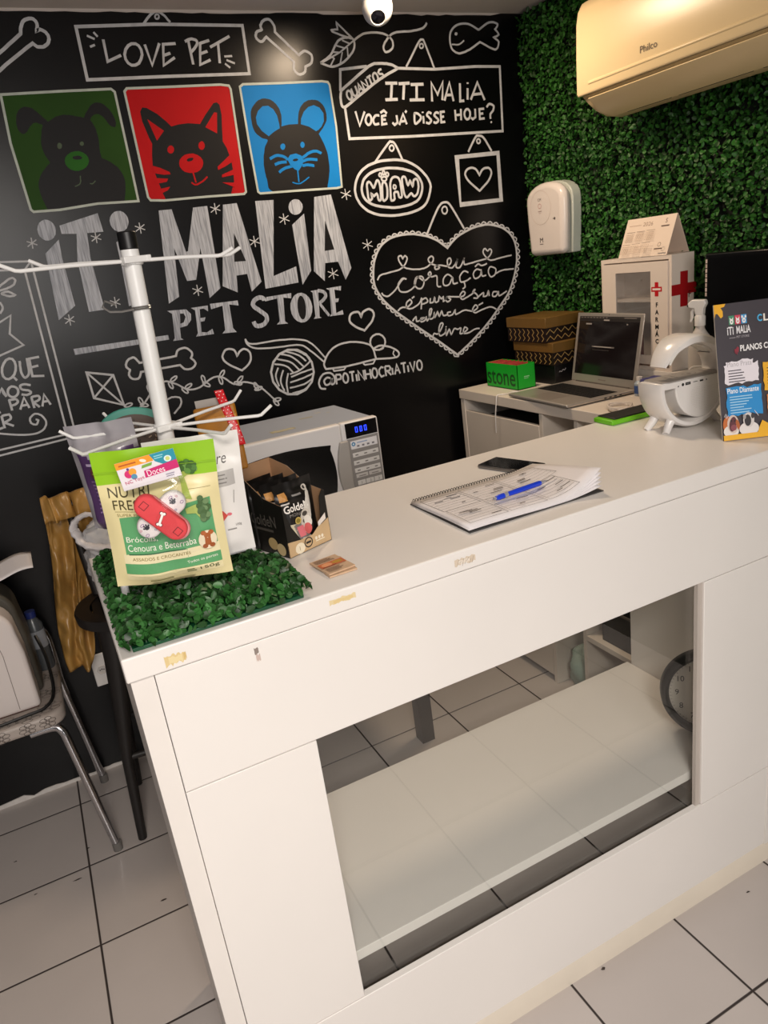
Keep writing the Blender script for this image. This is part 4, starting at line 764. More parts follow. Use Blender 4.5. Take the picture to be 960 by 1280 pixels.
# worn places on the edge of the top: torn tape and scuffs (shapes of their own)
def blot(art, u0, u1, v0, v1, c, seed, n=12):
    r = random.Random(seed); P = []
    for k in range(n+1): P.append((u0+(u1-u0)*k/n, v1-(v1-v0)*.25*r.random()))
    for k in range(n, -1, -1): P.append((u0+(u1-u0)*k/n, v0+(v1-v0)*.35*r.random()))
    art.poly(P, c)
EDGEP = plane((-.02, -.0062, 0), (1, 0, 0), (0, 0, 1))
a = Art(EDGEP, base=.0002)
blot(a, .072, .102, 1.125, 1.146, '#dcc58f', 3); blot(a, .078, .098, 1.127, 1.142, '#e5d3a2', 4); blot(a, .100, .104, 1.128, 1.144, '#d2b679', 8, 4)
a.build('tape_residue', top, label='yellowed torn tape residue near the left corner of the counter edge'); a = Art(EDGEP, base=.0002)
blot(a, .338, .385, 1.137, 1.149, '#e0cda0', 5); blot(a, .345, .380, 1.138, 1.146, '#dcc48c', 6)
a.build('tape_residue', top, label='yellowed tape residue on the counter edge below the kraft cards'); a = Art(EDGEP, base=.0002)
blot(a, .575, .618, 1.131, 1.147, '#d6c7b4', 9); blot(a, .583, .606, 1.134, 1.143, '#e6dccf', 10)
for k in range(7): a.stroke([(.58+.005*k, 1.134+.004*math.sin(k*2)), (.584+.005*k, 1.142+.002*math.cos(k*3))], .0007, '#9b8672')
a.build('tape_residue', top, label='pale scratched tape residue at the middle of the counter edge')
a = Art(plane((-.02, 0, 0), (1, 0, 0), (0, 0, 1)), base=.0002)
blot(a, .205, .212, 1.094, 1.108, '#8b7f78', 21, 5); blot(a, .206, .213, 1.080, 1.096, '#c9b4ac', 22, 5)
a.build('scuff_mark', counter)

# =============================== wall clock inside the display ===============================
ck = thing('wall_clock', 'round black-rimmed wall clock standing behind the display glass', 'clock', (1.352, 1.148, .3805), math.atan2(-.66, .75))
cl = math.radians(9); CM = TR(0, 0, .115) @ Matrix.Rotation(-cl, 4, 'X') @ Matrix.Rotation(PI/2, 4, 'X')   # dial faces local -Y
rim = MB().lathe([(.094, .012), (.097, .022), (.104, .026), (.112, .022), (.115, .010), (.115, -.012), (.108, -.018), (0, -.018)], 48, CM).build('rim', BLACKP, ck, smooth=50)
MB().lathe([(0, .006), (.0955, .006), (.0955, -.01), (0, -.01)], 48, CM).build('dial', mat('clock_dial', '#d9d2c8', .5, noise=(8, .03)), ck)
def cmap(u, v, h): return CM @ Vector((u, v, .0064+h))
a = Art(cmap)
for k in range(12):
    t = PI/2-(k+1)*PI/6; a.text(str(k+1), .074*math.cos(t), .074*math.sin(t)-.0075, .015, '#1a1a1a', align='c')
for k in range(60):
    t = k*PI/30; a.stroke([(.088*math.cos(t), .088*math.sin(t)), (.092*math.cos(t), .092*math.sin(t))], .0009, '#333333')
a.text('QUARTZ', 0, -.035, .006, '#444444', align='c')
a.build('dial_numerals', ck)
MB().tube([CM @ Vector((-.012, .012, .009)), CM @ Vector((.052, -.05, .009))], .0016, 6).build('minute_hand', BLACKP, ck)
MB().tube([CM @ Vector((.008, .012, .0105)), CM @ Vector((-.03, -.038, .0105))], .002, 6).build('hour_hand', BLACKP, ck)

# =============================== desk under the hedge ===============================
DT = 1.12; DX = 1.535
desk = thing('wall_desk', 'white side desk with drawer and open niche below the hedge', 'desk', (DX, 1.53, 0))
dM = TR(-DX, -1.53, 0)
DW = mat('desk_laminate', '#e2d8cd', .4, noise=(4, .02))
def dbox(name, *b, m=DW, **k): return MB().box(*b, M=dM).build(name, m, desk, **k)
dbox('desktop', DX, 1.93, 1.53, 2.535, 1.083, DT, bevel=.002)
dbox('side_panel', DX+.004, 1.93, 2.507, 2.533, 0, 1.082, bevel=.001)
dbox('divider_panel', DX+.006, 1.90, 2.012, 2.03, 0, 1.082, bevel=.001)
dbox('side_panel', DX+.006, 1.93, 1.532, 1.55, 0, 1.082, bevel=.001)
dbox('back_panel', 1.915, 1.93, 1.551, 2.506, .02, 1.082)
dbox('drawer_front', DX+.006, DX+.024, 2.033, 2.504, .70, 1.036, bevel=.0015)
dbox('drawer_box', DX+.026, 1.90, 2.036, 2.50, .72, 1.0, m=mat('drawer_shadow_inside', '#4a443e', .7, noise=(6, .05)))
dbox('cupboard_door', DX+.006, DX+.024, 2.033, 2.504, .03, .695, bevel=.0015)
dbox('shelf_board', DX+.01, 1.914, 1.552, 1.836, .27, .29, bevel=.001)
dbox('upright_panel', DX+.012, 1.90, 1.838, 1.856, 0, 1.082, bevel=.001)
# things stored beneath, seen through the display glass
bk = thing('storage_basket', 'dark grey basket on the low shelf, seen through the counter glass', 'basket', (1.70, 1.68, .2905))
mb = MB()
mb.prism([(-.13, -.10), (.13, -.10), (.13, .10), (-.13, .10)], 0, .004)
for q in ((-.13, .13, -.10, -.096), (-.13, .13, .096, .10), (-.13, -.126, -.10, .10), (.126, .13, -.10, .10)): mb.box(q[0], q[1], q[2], q[3], 0, .13)
mb.build('basket_body', mat('dark_grey_basket', '#4d4b4b', .7, bump=(90, .4), noise=(30, .1)), bk)
MB().tube([(-.13, -.10, .13), (.13, -.10, .13), (.13, .10, .13), (-.13, .10, .13)], .006, 8, closed=True).build('basket_rim', mat('grey_rim', '#77706c', .6, noise=(20, .1)), bk)
def crumple(w, d, h, seed, p=.6, amp=.18, fine=0.):
    rr = random.Random(seed); ph = [(rr.uniform(2, 7), rr.uniform(2, 7), rr.uniform(0, 6.3), rr.uniform(.3, 1)) for _ in range(7)]
    def f(u, v):
        t = 2*PI*u; ps = PI*(v-.5)
        q = sum(a*math.sin(k1*t*.5*2//1*1.0+0*k1) if False else a*math.sin(round(k1)*t+c)*math.cos(round(k2)*ps+c) for k1, k2, c, a in ph)/7
        if fine: q += fine*(abs(math.sin(9*t+5*ps+seed))+abs(math.sin(7*t-11*ps+2))-abs(math.sin(14*ps+4*t))-.6)
        k = 1+amp*3*q
        cx = abs(math.cos(ps))**p*k
        return Vector((w/2*cx*math.copysign(abs(math.cos(t))**.8, math.cos(t)), d/2*cx*math.copysign(abs(math.sin(t))**.8, math.sin(t)), h/2+h/2*math.copysign(abs(math.sin(ps))**.8, math.sin(ps))*(1+amp*q)))
    return f
gb = tag(MB().build('dummy', WHITE), 'x', 'x'); bpy.data.objects.remove(gb)
mb = MB(); mb.grid(crumple(.30, .13, .17, 5), 48, 22, wrap=True)
o = mb.build('plastic_bag', mat('greenish_plastic_film', '#8fa39a', .25, noise=(9, .2)), smooth=60, weld=True); o.location = (1.71, 1.935, .001)
tag(o, 'greenish crumpled plastic bag on the floor under the desk', 'bag')
# =============================== laptop ===============================
lt = thing('laptop', 'open silver laptop on the white desk, screen leaning back', 'laptop', (1.519, 1.853, DT+.0005), math.radians(-3.5))
ALU = mat('silver_aluminium', '#b9b2ab', .38, metal=.55, noise=(20, .02))
W_, D_ = .348, .284           # width along world Y, depth along world X
base = MB().box(0, D_, 0, W_, .003, .014).build('base', ALU, lt, bevel=.004, seg=3)
MB().box(.01, D_-.01, .01, W_-.01, 0, .003).build('underside', BLACKP, lt)
MB().box(.112, .222, .022, W_-.022, .0141, .0148).build('keyboard_tray', mat('key_well', '#141414', .6, noise=(30, .1)), lt)
mb = MB()
for r in range(6):
    n = 14 if r else 14
    y = .026; rw = .0165 if r < 5 else .009; x = .116+r*.0178
    for k in range(n):
        kw = .0188
        if r == 0 and 4 <= k <= 8: continue
        mb.box(x, x+rw-.002, y+k*.0212, y+k*.0212+kw, .0148, .0162)
    if r == 0: mb.box(x, x+rw-.002, y+4*.0212, y+8*.0212+.0188, .0148, .0162)
mb.build('keys', mat('black_keys', '#1b1b1c', .5, noise=(40, .1)), lt, smooth=0)
MB().box(.014, .098, .115, .235, .0141, .0144).build('trackpad', mat('trackpad_grey', '#a49c95', .3, metal=.4, noise=(20, .02)), lt)
mb = MB()
for x in (.15, .17, .19, .212): mb.box(x, x+.010, -.0004, .002, .006, .010)
mb.build('port', BLACKP, lt)
tl = math.atan2(.044, .240); SM = TR(D_-.006, 0, .015) @ Matrix.Rotation(tl, 4, 'Y')
lid = MB().box(0, .006, .0, W_, 0, .245, M=SM).build('lid', ALU, lt, bevel=.005, seg=3)
MB().box(-.0008, .0005, .016, W_-.016, .028, .233, M=SM).build('screen', mat('laptop_screen_glass', '#1a1414', .12, spec=.6, noise=(3, .2)), lt)
MB().cyl((D_-.004, .03, .012), (D_-.004, W_-.03, .012), .006).build('hinge', mat('dark_hinge', '#6b6560', .4, metal=.5, noise=(9, .05)), lt)
def smap(u, v, h): return SM @ Vector((-.0009-h, W_-.016-u, .028+v))
a = Art(smap, base=.0002)
a.rect(0, .197, W_-.032, .205, '#33302f'); a.rect(0, .188, W_-.032, .1965, '#2a2625')
for k in range(9): a.rect(.008+k*.017, .199, .018+k*.017, .2025, '#77706d')
a.rect(.135, .1905, .165, .1945, '#b5aeab'); a.rect(.04, .176, .072, .181, '#a09a97'); a.rect(.255, .178, .262, .182, '#a09a97'); a.rect(.24, .199, .30, .2025, '#77706d')
a.rect(.085, .098, .205, .103, '#6d6765'); a.rect(.095, .0995, .19, .1015, '#c2bdb8'); a.rect(.09, .088, .18, .0905, '#3d3837')
a.build('screen_display', lt)
a = Art(lambda u, v, h: SM @ Vector((-.0002-h, W_/2-u, v)), base=.0002); a.ell(0, .239, .0018, .0018, '#202020'); a.rect(-.02, .012, .02, .016, '#8d837c'); a.build('bezel_marks', lt)
# charger cable of the laptop
mb = MB(); P = [(1.60, 2.213, 1.130), (1.575, 2.225, 1.131), (1.565, 2.25, 1.1235), (1.548, 2.262, 1.1235), (1.531, 2.262, 1.121), (1.525, 2.262, 1.09), (1.522, 2.268, 1.04), (1.524, 2.275, .98)]
def smooth_path(P, n=6):
    P = [Vector(p) for p in P]; out = []
    for i in range(len(P)-1):
        p0 = P[max(i-1, 0)]; p1 = P[i]; p2 = P[i+1]; p3 = P[min(i+2, len(P)-1)]
        for j in range(n):
            t = j/n; out.append(.5*((2*p1)+(p2-p0)*t+(2*p0-5*p1+4*p2-p3)*t*t+(3*p1-p0-3*p2+p3)*t**3))
    return out+[P[-1]]
mb.tube(smooth_path(P), .0022, 8)
tag(mb.build('charging_cable', PLASTIC), 'thin white cable running from the laptop over the desk front edge', 'cable')

# =============================== green card-reader box ===============================
sb = thing('cardboard_box', 'small bright green box filled with red cards beside the laptop', 'box', (1.637, 2.272, DT+.0005))
GRN = mat('bright_green_card', '#12ad2c', .45, noise=(9, .04))
bx, by, bz = .083, .205, .094
mb = MB()
mb.box(0, bx, 0, by, 0, .003).box(0, .002, 0, by, 0, bz).box(bx-.002, bx, 0, by, 0, bz).box(0, bx, 0, .002, 0, bz).box(0, bx, by-.002, by, 0, bz)
mb.build('box_body', GRN, sb, smooth=0)
a = Art(plane((0, by, 0), (0, -1, 0), (0, 0, 1))); a.text('stone', .006, .012, .056, '#0a4a17', w=.185, bold=.008); a.build('box_lettering', sb)
a = Art(plane((0, 0, 0), (1, 0, 0), (0, 0, 1))); a.rect(.03, .045, .055, .049, '#8fd89a'); a.rect(.03, .039, .05, .042, '#8fd89a'); a.build('box_print', sb)
for k in range(7):
    y = .012+k*.0265
    mb = MB().box(.006, bx-.006, 0, .0225, 0, .088, M=TR(0, y, .006) @ Matrix.Rotation(-.25, 4, 'X'))
    c = tag(mb.build('loyalty_card', mat('red_card', '#a83c36', .5, noise=(30, .25)), bevel=.001), 'red and cream printed card standing in the green box', 'card', group='red cards in the green box')
    c.location = (1.637, 2.272, DT+.0045)
# =============================== patterned gift boxes ===============================
GOLD = mat('gold_card_lid', '#80602f', .42, metal=.25, noise=(12, .06))
DBR = mat('dark_chevron_card', '#1d0f0b', .5, noise=(12, .1))
def zigzag(art, u0, u1, v0, v1, c, rows, vertical):
    if vertical:   # columns of upright zigzags
        n = 8
        for k in range(n):
            x = u0+(u1-u0)*(k+.5)/n; P = [(x+(.006 if j % 2 else -.006), v1-(v1-v0)*j/4) for j in range(5)]; art.stroke(P, .0026, c)
    else:
        for q in range(rows):
            m = v0+(v1-v0)*(q+.5)/rows; n = int((u1-u0)/.0165)
            art.stroke([(u0+(u1-u0)*j/n, m+(.008 if j % 2 else -.008)) for j in range(n+1)], .0026, c)
def giftbox(x, y, z, hb, hl, label, w=.186, d=.245):
    t = thing('gift_box', label, 'box', (x, y, z), 0, 'patterned gift boxes by the hedge')
    MB().box(.003, w-.003, .003, d-.003, 0, hb).build('box_body', DBR, t, smooth=0)
    MB().box(0, w, 0, d, hb-.002, hb+hl).build('lid', GOLD, t, bevel=.0015)
    a = Art(plane((.003, d-.003, 0), (0, -1, 0), (0, 0, 1))); zigzag(a, .004, d-.01, .004, hb-.006, '#b9995c', 2, True)
    a.build('zigzag_print', t)
    a = Art(plane((.003, .003, 0), (1, 0, 0), (0, 0, 1))); zigzag(a, .002, w-.008, .003, hb-.004, '#b9995c', 2, False); a.build('zigzag_print', t)
    return t
bb = thing('gift_box', 'plain black box at the bottom of the gift box stack', 'box', (1.774, 2.222, DT+.0005), 0, None)
MB().box(0, .175, 0, .24, 0, .072).build('box_body', mat('black_card', '#0b0a0e', .4, noise=(12, .1)), bb, bevel=.001)
a = Art(plane((0, 0, 0), (1, 0, 0), (0, 0, 1))); a.stroke([(.02+.004*k, .045+.003*math.sin(k*1.7)+.001*k) for k in range(9)], .002, '#c4c4cc'); a.build('script_print', bb)
giftbox(1.766, 2.218, DT+.0735, .050, .034, 'gold-lidded zigzag box, lower one of the stacked pair behind the laptop')
giftbox(1.757, 2.243, DT+.1585, .056, .036, 'gold-lidded zigzag box on top of the stack under the hedge')
# =============================== pharmacy cabinet on a carton ===============================
ct = thing('white_carton', 'low white carton under the first-aid cabinet', 'carton', (1.862, 1.685, DT+.0005))
MB().box(0, .10, 0, .375, 0, .066).build('carton_body', mat('white_carton_card', '#dcd6d0', .6, noise=(8, .03)), ct, bevel=.001)
MB().box(-.001, .101, -.001, .376, .048, .0665).build('carton_lid', mat('white_carton_lid', '#e3ddd7', .6, noise=(8, .03)), ct, bevel=.001)
ph = thing('first_aid_cabinet', 'white first-aid cabinet with red crosses and a glazed door', 'cabinet', (1.866, 1.745, DT+.0675))
cw, cd, chh = .312, .097, .3635
PK = mat('cream_cabinet_board', '#e6d8cc', .45, noise=(5, .02))
mb = MB(); mb.box(0, cd, 0, .012, 0, chh).box(0, cd, cw-.012, cw, 0, chh).box(0, cd, .012, cw-.012, 0, .012).box(0, cd, .012, cw-.012, chh-.012, chh).box(cd-.006, cd, .012, cw-.012, .012, chh-.012)
mb.build('cabinet_body', PK, ph, smooth=0)
MB().box(.001, cd-.006, .0125, cw-.0125, .222, .231).build('inner_shelf', PK, ph, smooth=0)
door = MB(); u0, u1, v0, v1 = .083, .240, .05, .318
door.box(-.005, -.0005, .012, u0, .02, chh-.016).box(-.005, -.0005, u1, cw-.010, .02, chh-.016).box(-.005, -.0005, u0, u1, .02, v0).box(-.005, -.0005, u0, u1, v1, chh-.016)
dr = door.build('door', PK, ph, smooth=0)
MB().box(-.0035, -.0015, u0, u1, v0, v1).build('door_glass', clear('cabinet_glass', '#f2f2f2', .02, 1.5, .10), dr, smooth=0)
def cross(a, u, v, r, w, c): a.poly([(u-w, v+w), (u-w, v+r), (u+w, v+r), (u+w, v+w), (u+r, v+w), (u+r, v-w), (u+w, v-w), (u+w, v-r), (u-w, v-r), (u-w, v-w), (u-r, v-w), (u-r, v+w)], c)
a = Art(plane((-.005, cw, 0), (0, -1, 0), (0, 0, 1)))
cross(a, .255, .262, .022, .0075, '#c3141f'); a.rect(.238, .259, .272, .265, '#f0e4dc')
for k, c in enumerate('FARMÁCIA'): a.text(c, .256, .206-k*.0232, .0150 if c != 'Á' else .0195, '#17130f', align='c', bold=.03)
a.build('door_lettering', dr)
a = Art(plane((0, 0, 0), (1, 0, 0), (0, 0, 1))); cross(a, .053, .255, .054, .0165, '#a80f18'); a.text('F', .073, .226, .02, '#2a1512'); a.build('side_cross', ph, label='large dark red cross')
o = MB().box(1.874, 1.90, 1.898, 1.922, DT+.0675+.0125, DT+.0675+.155).build('medicine_box', mat('dark_red_card', '#7d1a1c', .5, noise=(9, .06)), bevel=.001); tag(o, 'dark red medicine box behind the glass of the first-aid cabinet', 'box')
# =============================== desk calendar ===============================
ca = thing('desk_calendar', 'cream tent calendar standing on top of the first-aid cabinet', 'calendar', (1.866, 1.765, DT+.0675+chh+.0005))
CR = mat('cream_card', '#ecd9c8', .55, noise=(7, .015))
cl_, hh = .208, .118
mb = MB()
def slab(mb, p, q, y0, y1, t):
    p = Vector(p); q = Vector(q); d = (q-p).normalized(); n = Vector((-d.y, d.x))*t
    mb.prism([p, q, q+n, p+n], y0, y1, Matrix(((1,0,0,0),(0,0,1,0),(0,1,0,0),(0,0,0,1))))
slab(mb, (.0, 0), (.048, hh), 0, cl_, .0012); slab(mb, (.096, 0), (.0485, hh), 0, cl_, -.0012); slab(mb, (.001, .0005), (.095, .0005), 0, cl_, .001)
mb.build('folded_card', CR, ca, smooth=0)
d = Vector((.048, 0, hh)).normalized()
a = Art(lambda u, v, h: Vector((-.0012, cl_-u, 0))+d*v+Vector((-d.z, 0, d.x))*(h)); L = Vector((.048, 0, hh)).length
a.text('2026', .075, L-.028, .013, '#a58c7c', w=.042); a.rect(.015, L-.024, .068, L-.022, '#c2a794'); a.text('S', .168, L-.025, .014, '#6e584b'); a.rect(.155, L-.036, .188, L-.032, '#5f4b40')
for i in range(2):
    for j in range(3):
        u = .012+j*.045; v = L-.045-i*.042
        a.rect(u, v, u+.036, v+.0012, '#6e584b')
        for q in range(5):
            for w in range(6): a.rect(u+.001+w*.0058, v-.008-q*.0055, u+.0042+w*.0058, v-.0055-q*.0055, '#bda795')
a.ring(.182, .03, .006, .006, .0015, '#5f4b40'); a.rect(.165, .015, .198, .019, '#5f4b40')
a.build('calendar_print', ca)
# =============================== monitor ===============================
mo = thing('monitor', 'black flat monitor against the hedge, behind the promotional sign', 'monitor', (1.875, 1.16, CT+.0005))
MB().box(0, .03, 0, .468, .135, .385).build('screen_housing', mat('gloss_black_plastic', '#060607', .25, noise=(6, .1)), mo, bevel=.006, seg=3)
MB().box(-.0012, .001, .014, .454, .155, .371).build('screen', mat('dark_screen', '#030304', .18, noise=(4, .1)), mo)
MB().cyl((.02, .234, .01), (.02, .234, .2), .02).build('neck', BLACKP, mo)
MB().lathe([(0, 0), (.11, 0), (.105, .008), (.03, .012), (0, .012)], 32, TR(-.05, .234, 0), sx=.6, sy=.65).build('foot', BLACKP, mo)
a = Art(plane((-.0003, .468, .135), (0, -1, 0), (0, 0, 1)))
for k in range(8): a.rect(.0035, .222-k*.0135, .010, .233-k*.0135, '#b9a89f' if k % 2 else '#cdbdb4')
a.build('sticker_label', mo, label='strip of small pale stickers on the frame')
Z0 = CT+.0005
# =============================== smartphone ===============================
pm = thing('smartphone', 'black smartphone lying face up on the counter', 'phone', (.943, 1.357, Z0), math.atan2(-.143, .043))
MB().box(-.0725, .0725, -.036, .036, 0, .008).build('phone_body', mat('pale_metal_rim', '#8f8b88', .3, metal=.7, noise=(20, .05)), pm, bevel=.0035, seg=3)
MB().box(-.0705, .0705, -.034, .034, .0075, .0086).build('phone_screen', mat('black_phone_glass', '#080a0e', .08, noise=(4, .1)), pm, bevel=.0004)
# =============================== notebook ===============================
nb = thing('spiral_notebook', 'open spiral-bound planner with ruled white pages on the counter', 'notebook', (.645, 1.076, Z0))
NW, NH = .315, .222
PAGE = mat('white_paper', '#e8e4e6', .6, noise=(9, .02))
def pg(z, lift):
    def f(u, v):
        x = u*NW; y = v*NH
        zz = z+.002*math.sin(u*5+1)*(1-v)+lift*max(0, u-.62)**2*(1.25-v)*1.6+.0012*math.sin(v*4)
        return Vector((x, y, zz))
    return f
MB().box(0, NW+.003, -.002, NH+.006, 0, .002).build('back_cover', mat('dark_grey_cover', '#3a3838', .6, noise=(9, .05)), nb)
for k in range(5):
    mb = MB(); mb.grid(pg(.0035+k*.0012, .03+.028*k), 28, 6); mb.build('page', PAGE, nb, solid=.0007)
f5 = pg(.0035+4*.0012, .03+.028*4)
a = Art(lambda u, v, h: f5(u/NW, v/NH)+Vector((0, 0, .0004+h)), maxe=.012)
GR = '#5b5860'
for (u0, v0, u1, v1) in ((.012, .108, .098, .205), (.104, .108, .19, .205), (.196, .108, .29, .205), (.012, .012, .098, .1), (.104, .012, .19, .1), (.196, .012, .27, .1)):
    a.stroke([(u0, v0), (u1, v0), (u1, v1), (u0, v1)], .0010, '#36343a', True)
    n = 7
    for k in range(1, n): a.stroke([(u0+.003, v0+(v1-v0)*k/n), (u1-.002, v0+(v1-v0)*k/n)], .0008, GR)
    for q in range(5):
        rr = random.Random(int(u0*900+v0*77+q)); uu = u0+.006+(u1-u0)*.6*rr.random(); vv = v0+.01+(v1-v0)*.75*rr.random()
        a.rect(uu, vv, uu+.02*rr.random()+.008, vv+.003, '#3e3b44')
a.build('page_print', nb)
mb = MB(); n = 44
for k in range(n):
    x = .006+k*(NW-.02)/n
    mb.tube([(x+.0006*math.sin(t), NH-.001+.0055*math.cos(t), .0065+.0055*math.sin(t)) for t in [2*PI*j/10 for j in range(10)]], .0008, 5, closed=True)
mb.build('spiral_binding', mat('dark_wire', '#2a292a', .35, metal=.7, noise=(9, .05)), nb)
pe = thing('ballpoint_pen', 'blue ballpoint pen with grey tip lying on the planner', 'pen', (.754, 1.153, Z0+.0195), math.atan2(.013, .146))
BLU = mat('blue_plastic', '#1a3ed0', .3, noise=(9, .03)); GT = mat('silver_plastic', '#a9a9b2', .3, metal=.3, noise=(9, .03))
X = Matrix.Rotation(PI/2, 4, 'Y')
MB().lathe([(0, .035), (.0048, .035), (.0054, .06), (.0054, .122), (.0044, .124), (0, .124)], 16, X).build('barrel', BLU, pe)
MB().lathe([(0, .026), (.0054, .026), (.0056, .035), (0, .035)], 16, X).build('ring', GT, pe)
MB().lathe([(0, .006), (.0042, .006), (.0055, .012), (.0055, .026), (0, .026)], 16, X).build('clip_end', BLU, pe)
MB().lathe([(0, 0), (.0028, 0), (.003, .006), (0, .006)], 12, X).build('push_button', GT, pe)
MB().lathe([(0, .124), (.0046, .124), (.0016, .141), (.0006, .146), (0, .146)], 16, X).build('tip', GT, pe)
# =============================== business cards ===============================
for k, (dx, dy, rz, lb) in enumerate(((0, 0, .12, 'small kraft card with orange picture, upper of the two beside the black treat box'), (.003, -.005, .02, 'small kraft card under the other one beside the black treat box'))):
    t = thing('business_card', lb, 'card', (.386+dx, 1.113+dy, Z0+(.0035 if k == 0 else 0)), rz, 'kraft cards on the counter')
    MB().box(-.026, .026, -.036, .036, 0, .003).build('card_stock', mat('kraft_card', '#c9a98a', .6, noise=(60, .1)), t, bevel=.0004)
    if k == 0:
        a = Art(plane((-.026, -.036, .003), (1, 0, 0), (0, 1, 0)))
        a.lines(.004, .066, .044, 5, .0035, .0014, '#6e4a38', 3); a.lines(.004, .02, .044, 5, .0035, .0014, '#6e4a38', 4)
        a.rect(.002, .026, .05, .046, '#c5622f'); a.ell(.016, .036, .01, .008, '#e39a6a'); a.ell(.037, .037, .01, .006, '#b98a1f'); a.rect(.004, .027, .03, .029, '#7a2f17')
        a.build('card_print', t)
# =============================== treat display box ===============================
tb = thing('treat_display_box', 'open black and kraft display box of treat pouches on the counter', 'display box', (.341, 1.206, Z0), .34)
BKC = mat('black_printed_card', '#14120f', .45, noise=(12, .1)); KR = mat('kraft_inside', '#a5805f', .7, noise=(25, .06)); KF = mat('kraft_front', '#c9ab82', .6, noise=(30, .05))
tw, td = .103, .156
YZ = Matrix(((0,0,1,0),(1,0,0,0),(0,1,0,0),(0,0,0,1)))
mb = MB(); side = [(0, 0), (td, 0), (td, .150), (.10, .138), (.05, .108), (.0, .100)]
mb.prism(side, 0, .0009, YZ).prism(side, tw-.0009, tw, YZ); mb.box(0, tw, 0, td, 0, .001)
mb.build('box_side', BKC, tb, smooth=0)
mb = MB(); mb.prism([(p[0]*.99+.001, p[1]*.995+.001) for p in side], .001, .0016, YZ).prism([(p[0]*.99+.001, p[1]*.995+.001) for p in side], tw-.0016, tw-.001, YZ)
mb.box(.001, tw-.001, td-.002, td-.0006, .0, .150); mb.build('box_lining', KR, tb, smooth=0)
XZ = Matrix(((1,0,0,0),(0,0,1,0),(0,1,0,0),(0,0,0,1)))
front = [(0, 0), (tw, 0), (tw, .098), (.086, .108), (.077, .098), (.0745, .04), (.06, .026), (.032, .026), (.004, .05), (.0, .098)]
mb = MB(); mb.prism([(0, 0), (tw, 0), (tw, .046), (.0745, .036), (.06, .026), (.032, .026), (.0, .03)], 0, .001, XZ); mb.build('box_front', KF, tb, smooth=0)
mb = MB(); mb.prism([(tw, .0462), (tw, .098), (.098, .104), (.089, .092), (.083, .0380)], 0, .001, XZ); mb.build('box_front_flap', BKC, tb, smooth=0)
MB().prism([(0, .0302), (.0315, .0262), (.012, .06), (.003, .098), (0, .1)], 0, .001, XZ).build('box_front_flap', BKC, tb, smooth=0)
a = Art(plane((0, -.0001, 0), (1, 0, 0), (0, 0, 1)))
a.ring(.047, .0155, .009, .009, .0022, '#2a2622'); a.rect(.041, .0135, .053, .0175, '#2a2622'); a.ell(.026, .011, .0115, .0105, '#efe3c9'); a.text('1', .0245, .007, .008, '#8a7a5a')
for k in range(3): a.ell(.066+k*.0075, .017, .0028, .0035, '#f0e6d0')
a.rect(.064, .0105, .086, .0125, '#efe3c9'); a.poly([(.0755, .037), (.0955, .046), (.0955, .058), (.0755, .046)], '#e6ddd6')
a.build('front_print', tb)
a = Art(plane((-.0001, td, 0), (0, -1, 0), (0, 0, 1)))
a.text('GoldeN', .055, .055, .022, '#5a554f', w=.075); a.rect(.06, .045, .12, .05, '#4a4540'); a.ell(.112, .022, .014, .012, '#b39c6c'); a.ell(.135, .014, .013, .012, '#c4b083')
a.build('side_print', tb)
def pouch_shape(w, h, d, topflat=.2, nu=20, nv=24, wav=.0015, seed=1):
    """a filled stand-up pouch hanging in the local XZ plane, front towards -Y; returns fn(side,u,v)"""
    rr = random.Random(seed); a1, a2, a3 = rr.uniform(0, 6), rr.uniform(0, 6), rr.uniform(0, 6)
    def f(s, u, v):
        x = (u-.5)*w*(1-.035*math.sin(PI*min(1, v*1.1))); z = (v-1)*h
        e = (1-abs(2*u-1)**2.6)
        vv = max(0, 1-max(0, v-(1-topflat-.12))/.12) if v > 1-topflat-.12 else 1
        vv = vv*vv*(3-2*vv); lo = min(1, v/.1)
        bulge = d/2*e*(.12+.88*vv)*(.25+.75*lo)
        wv = wav*(math.sin(11*u+7*v+a1)+math.sin(17*v-5*u+a2)*.6+math.sin(23*u+3*v+a3)*.4)*e
        return Vector((x, (-bulge if s == 0 else bulge)+wv, z+.0015*math.sin(u*9+a1)*(1-v)))
    return f
def pouch(name, parent, w, h, d, mats, mi=0, seed=1, topflat=.2, back=None, wav=.0015):
    f = pouch_shape(w, h, d, topflat, seed=seed, wav=wav); mb = MB(); nu, nv = 22, 30
    A = [[mb.bm.verts.new(f(0, i/nu, j/nv)) for j in range(nv+1)] for i in range(nu+1)]
    B = [[A[i][j] if (i in (0, nu) or j in (0, nv)) else mb.bm.verts.new(f(1, i/nu, j/nv)) for j in range(nv+1)] for i in range(nu+1)]
    for G, s in ((A, 0), (B, 1)):
        for i in range(nu):
            for j in range(nv):
                q = (G[i][j], G[i+1][j], G[i+1][j+1], G[i][j+1])
                fc = mb.bm.faces.new(q if s == 0 else q[::-1]); fc.material_index = mi((i+.5)/nu, (j+.5)/nv, s) if callable(mi) else mi
    return mb.build(name, mats, parent, smooth=80), f
def pouch_art(f, w, h, lift=.0006, maxe=.009):
    return Art(lambda u, v, hh: f(0, min(1, max(0, u/w)), min(1, max(0, v/h)))+Vector((0, -lift-hh, 0)), maxe=maxe, base=0)
FOIL = mat('black_foil_pouch', '#161413', .3, noise=(20, .1), bump=(60, .2))
c27, s27 = math.cos(.34), math.sin(.34)
def tworld(x, y, z): return (.341+x*c27-y*s27, 1.206+x*s27+y*c27, Z0+z)
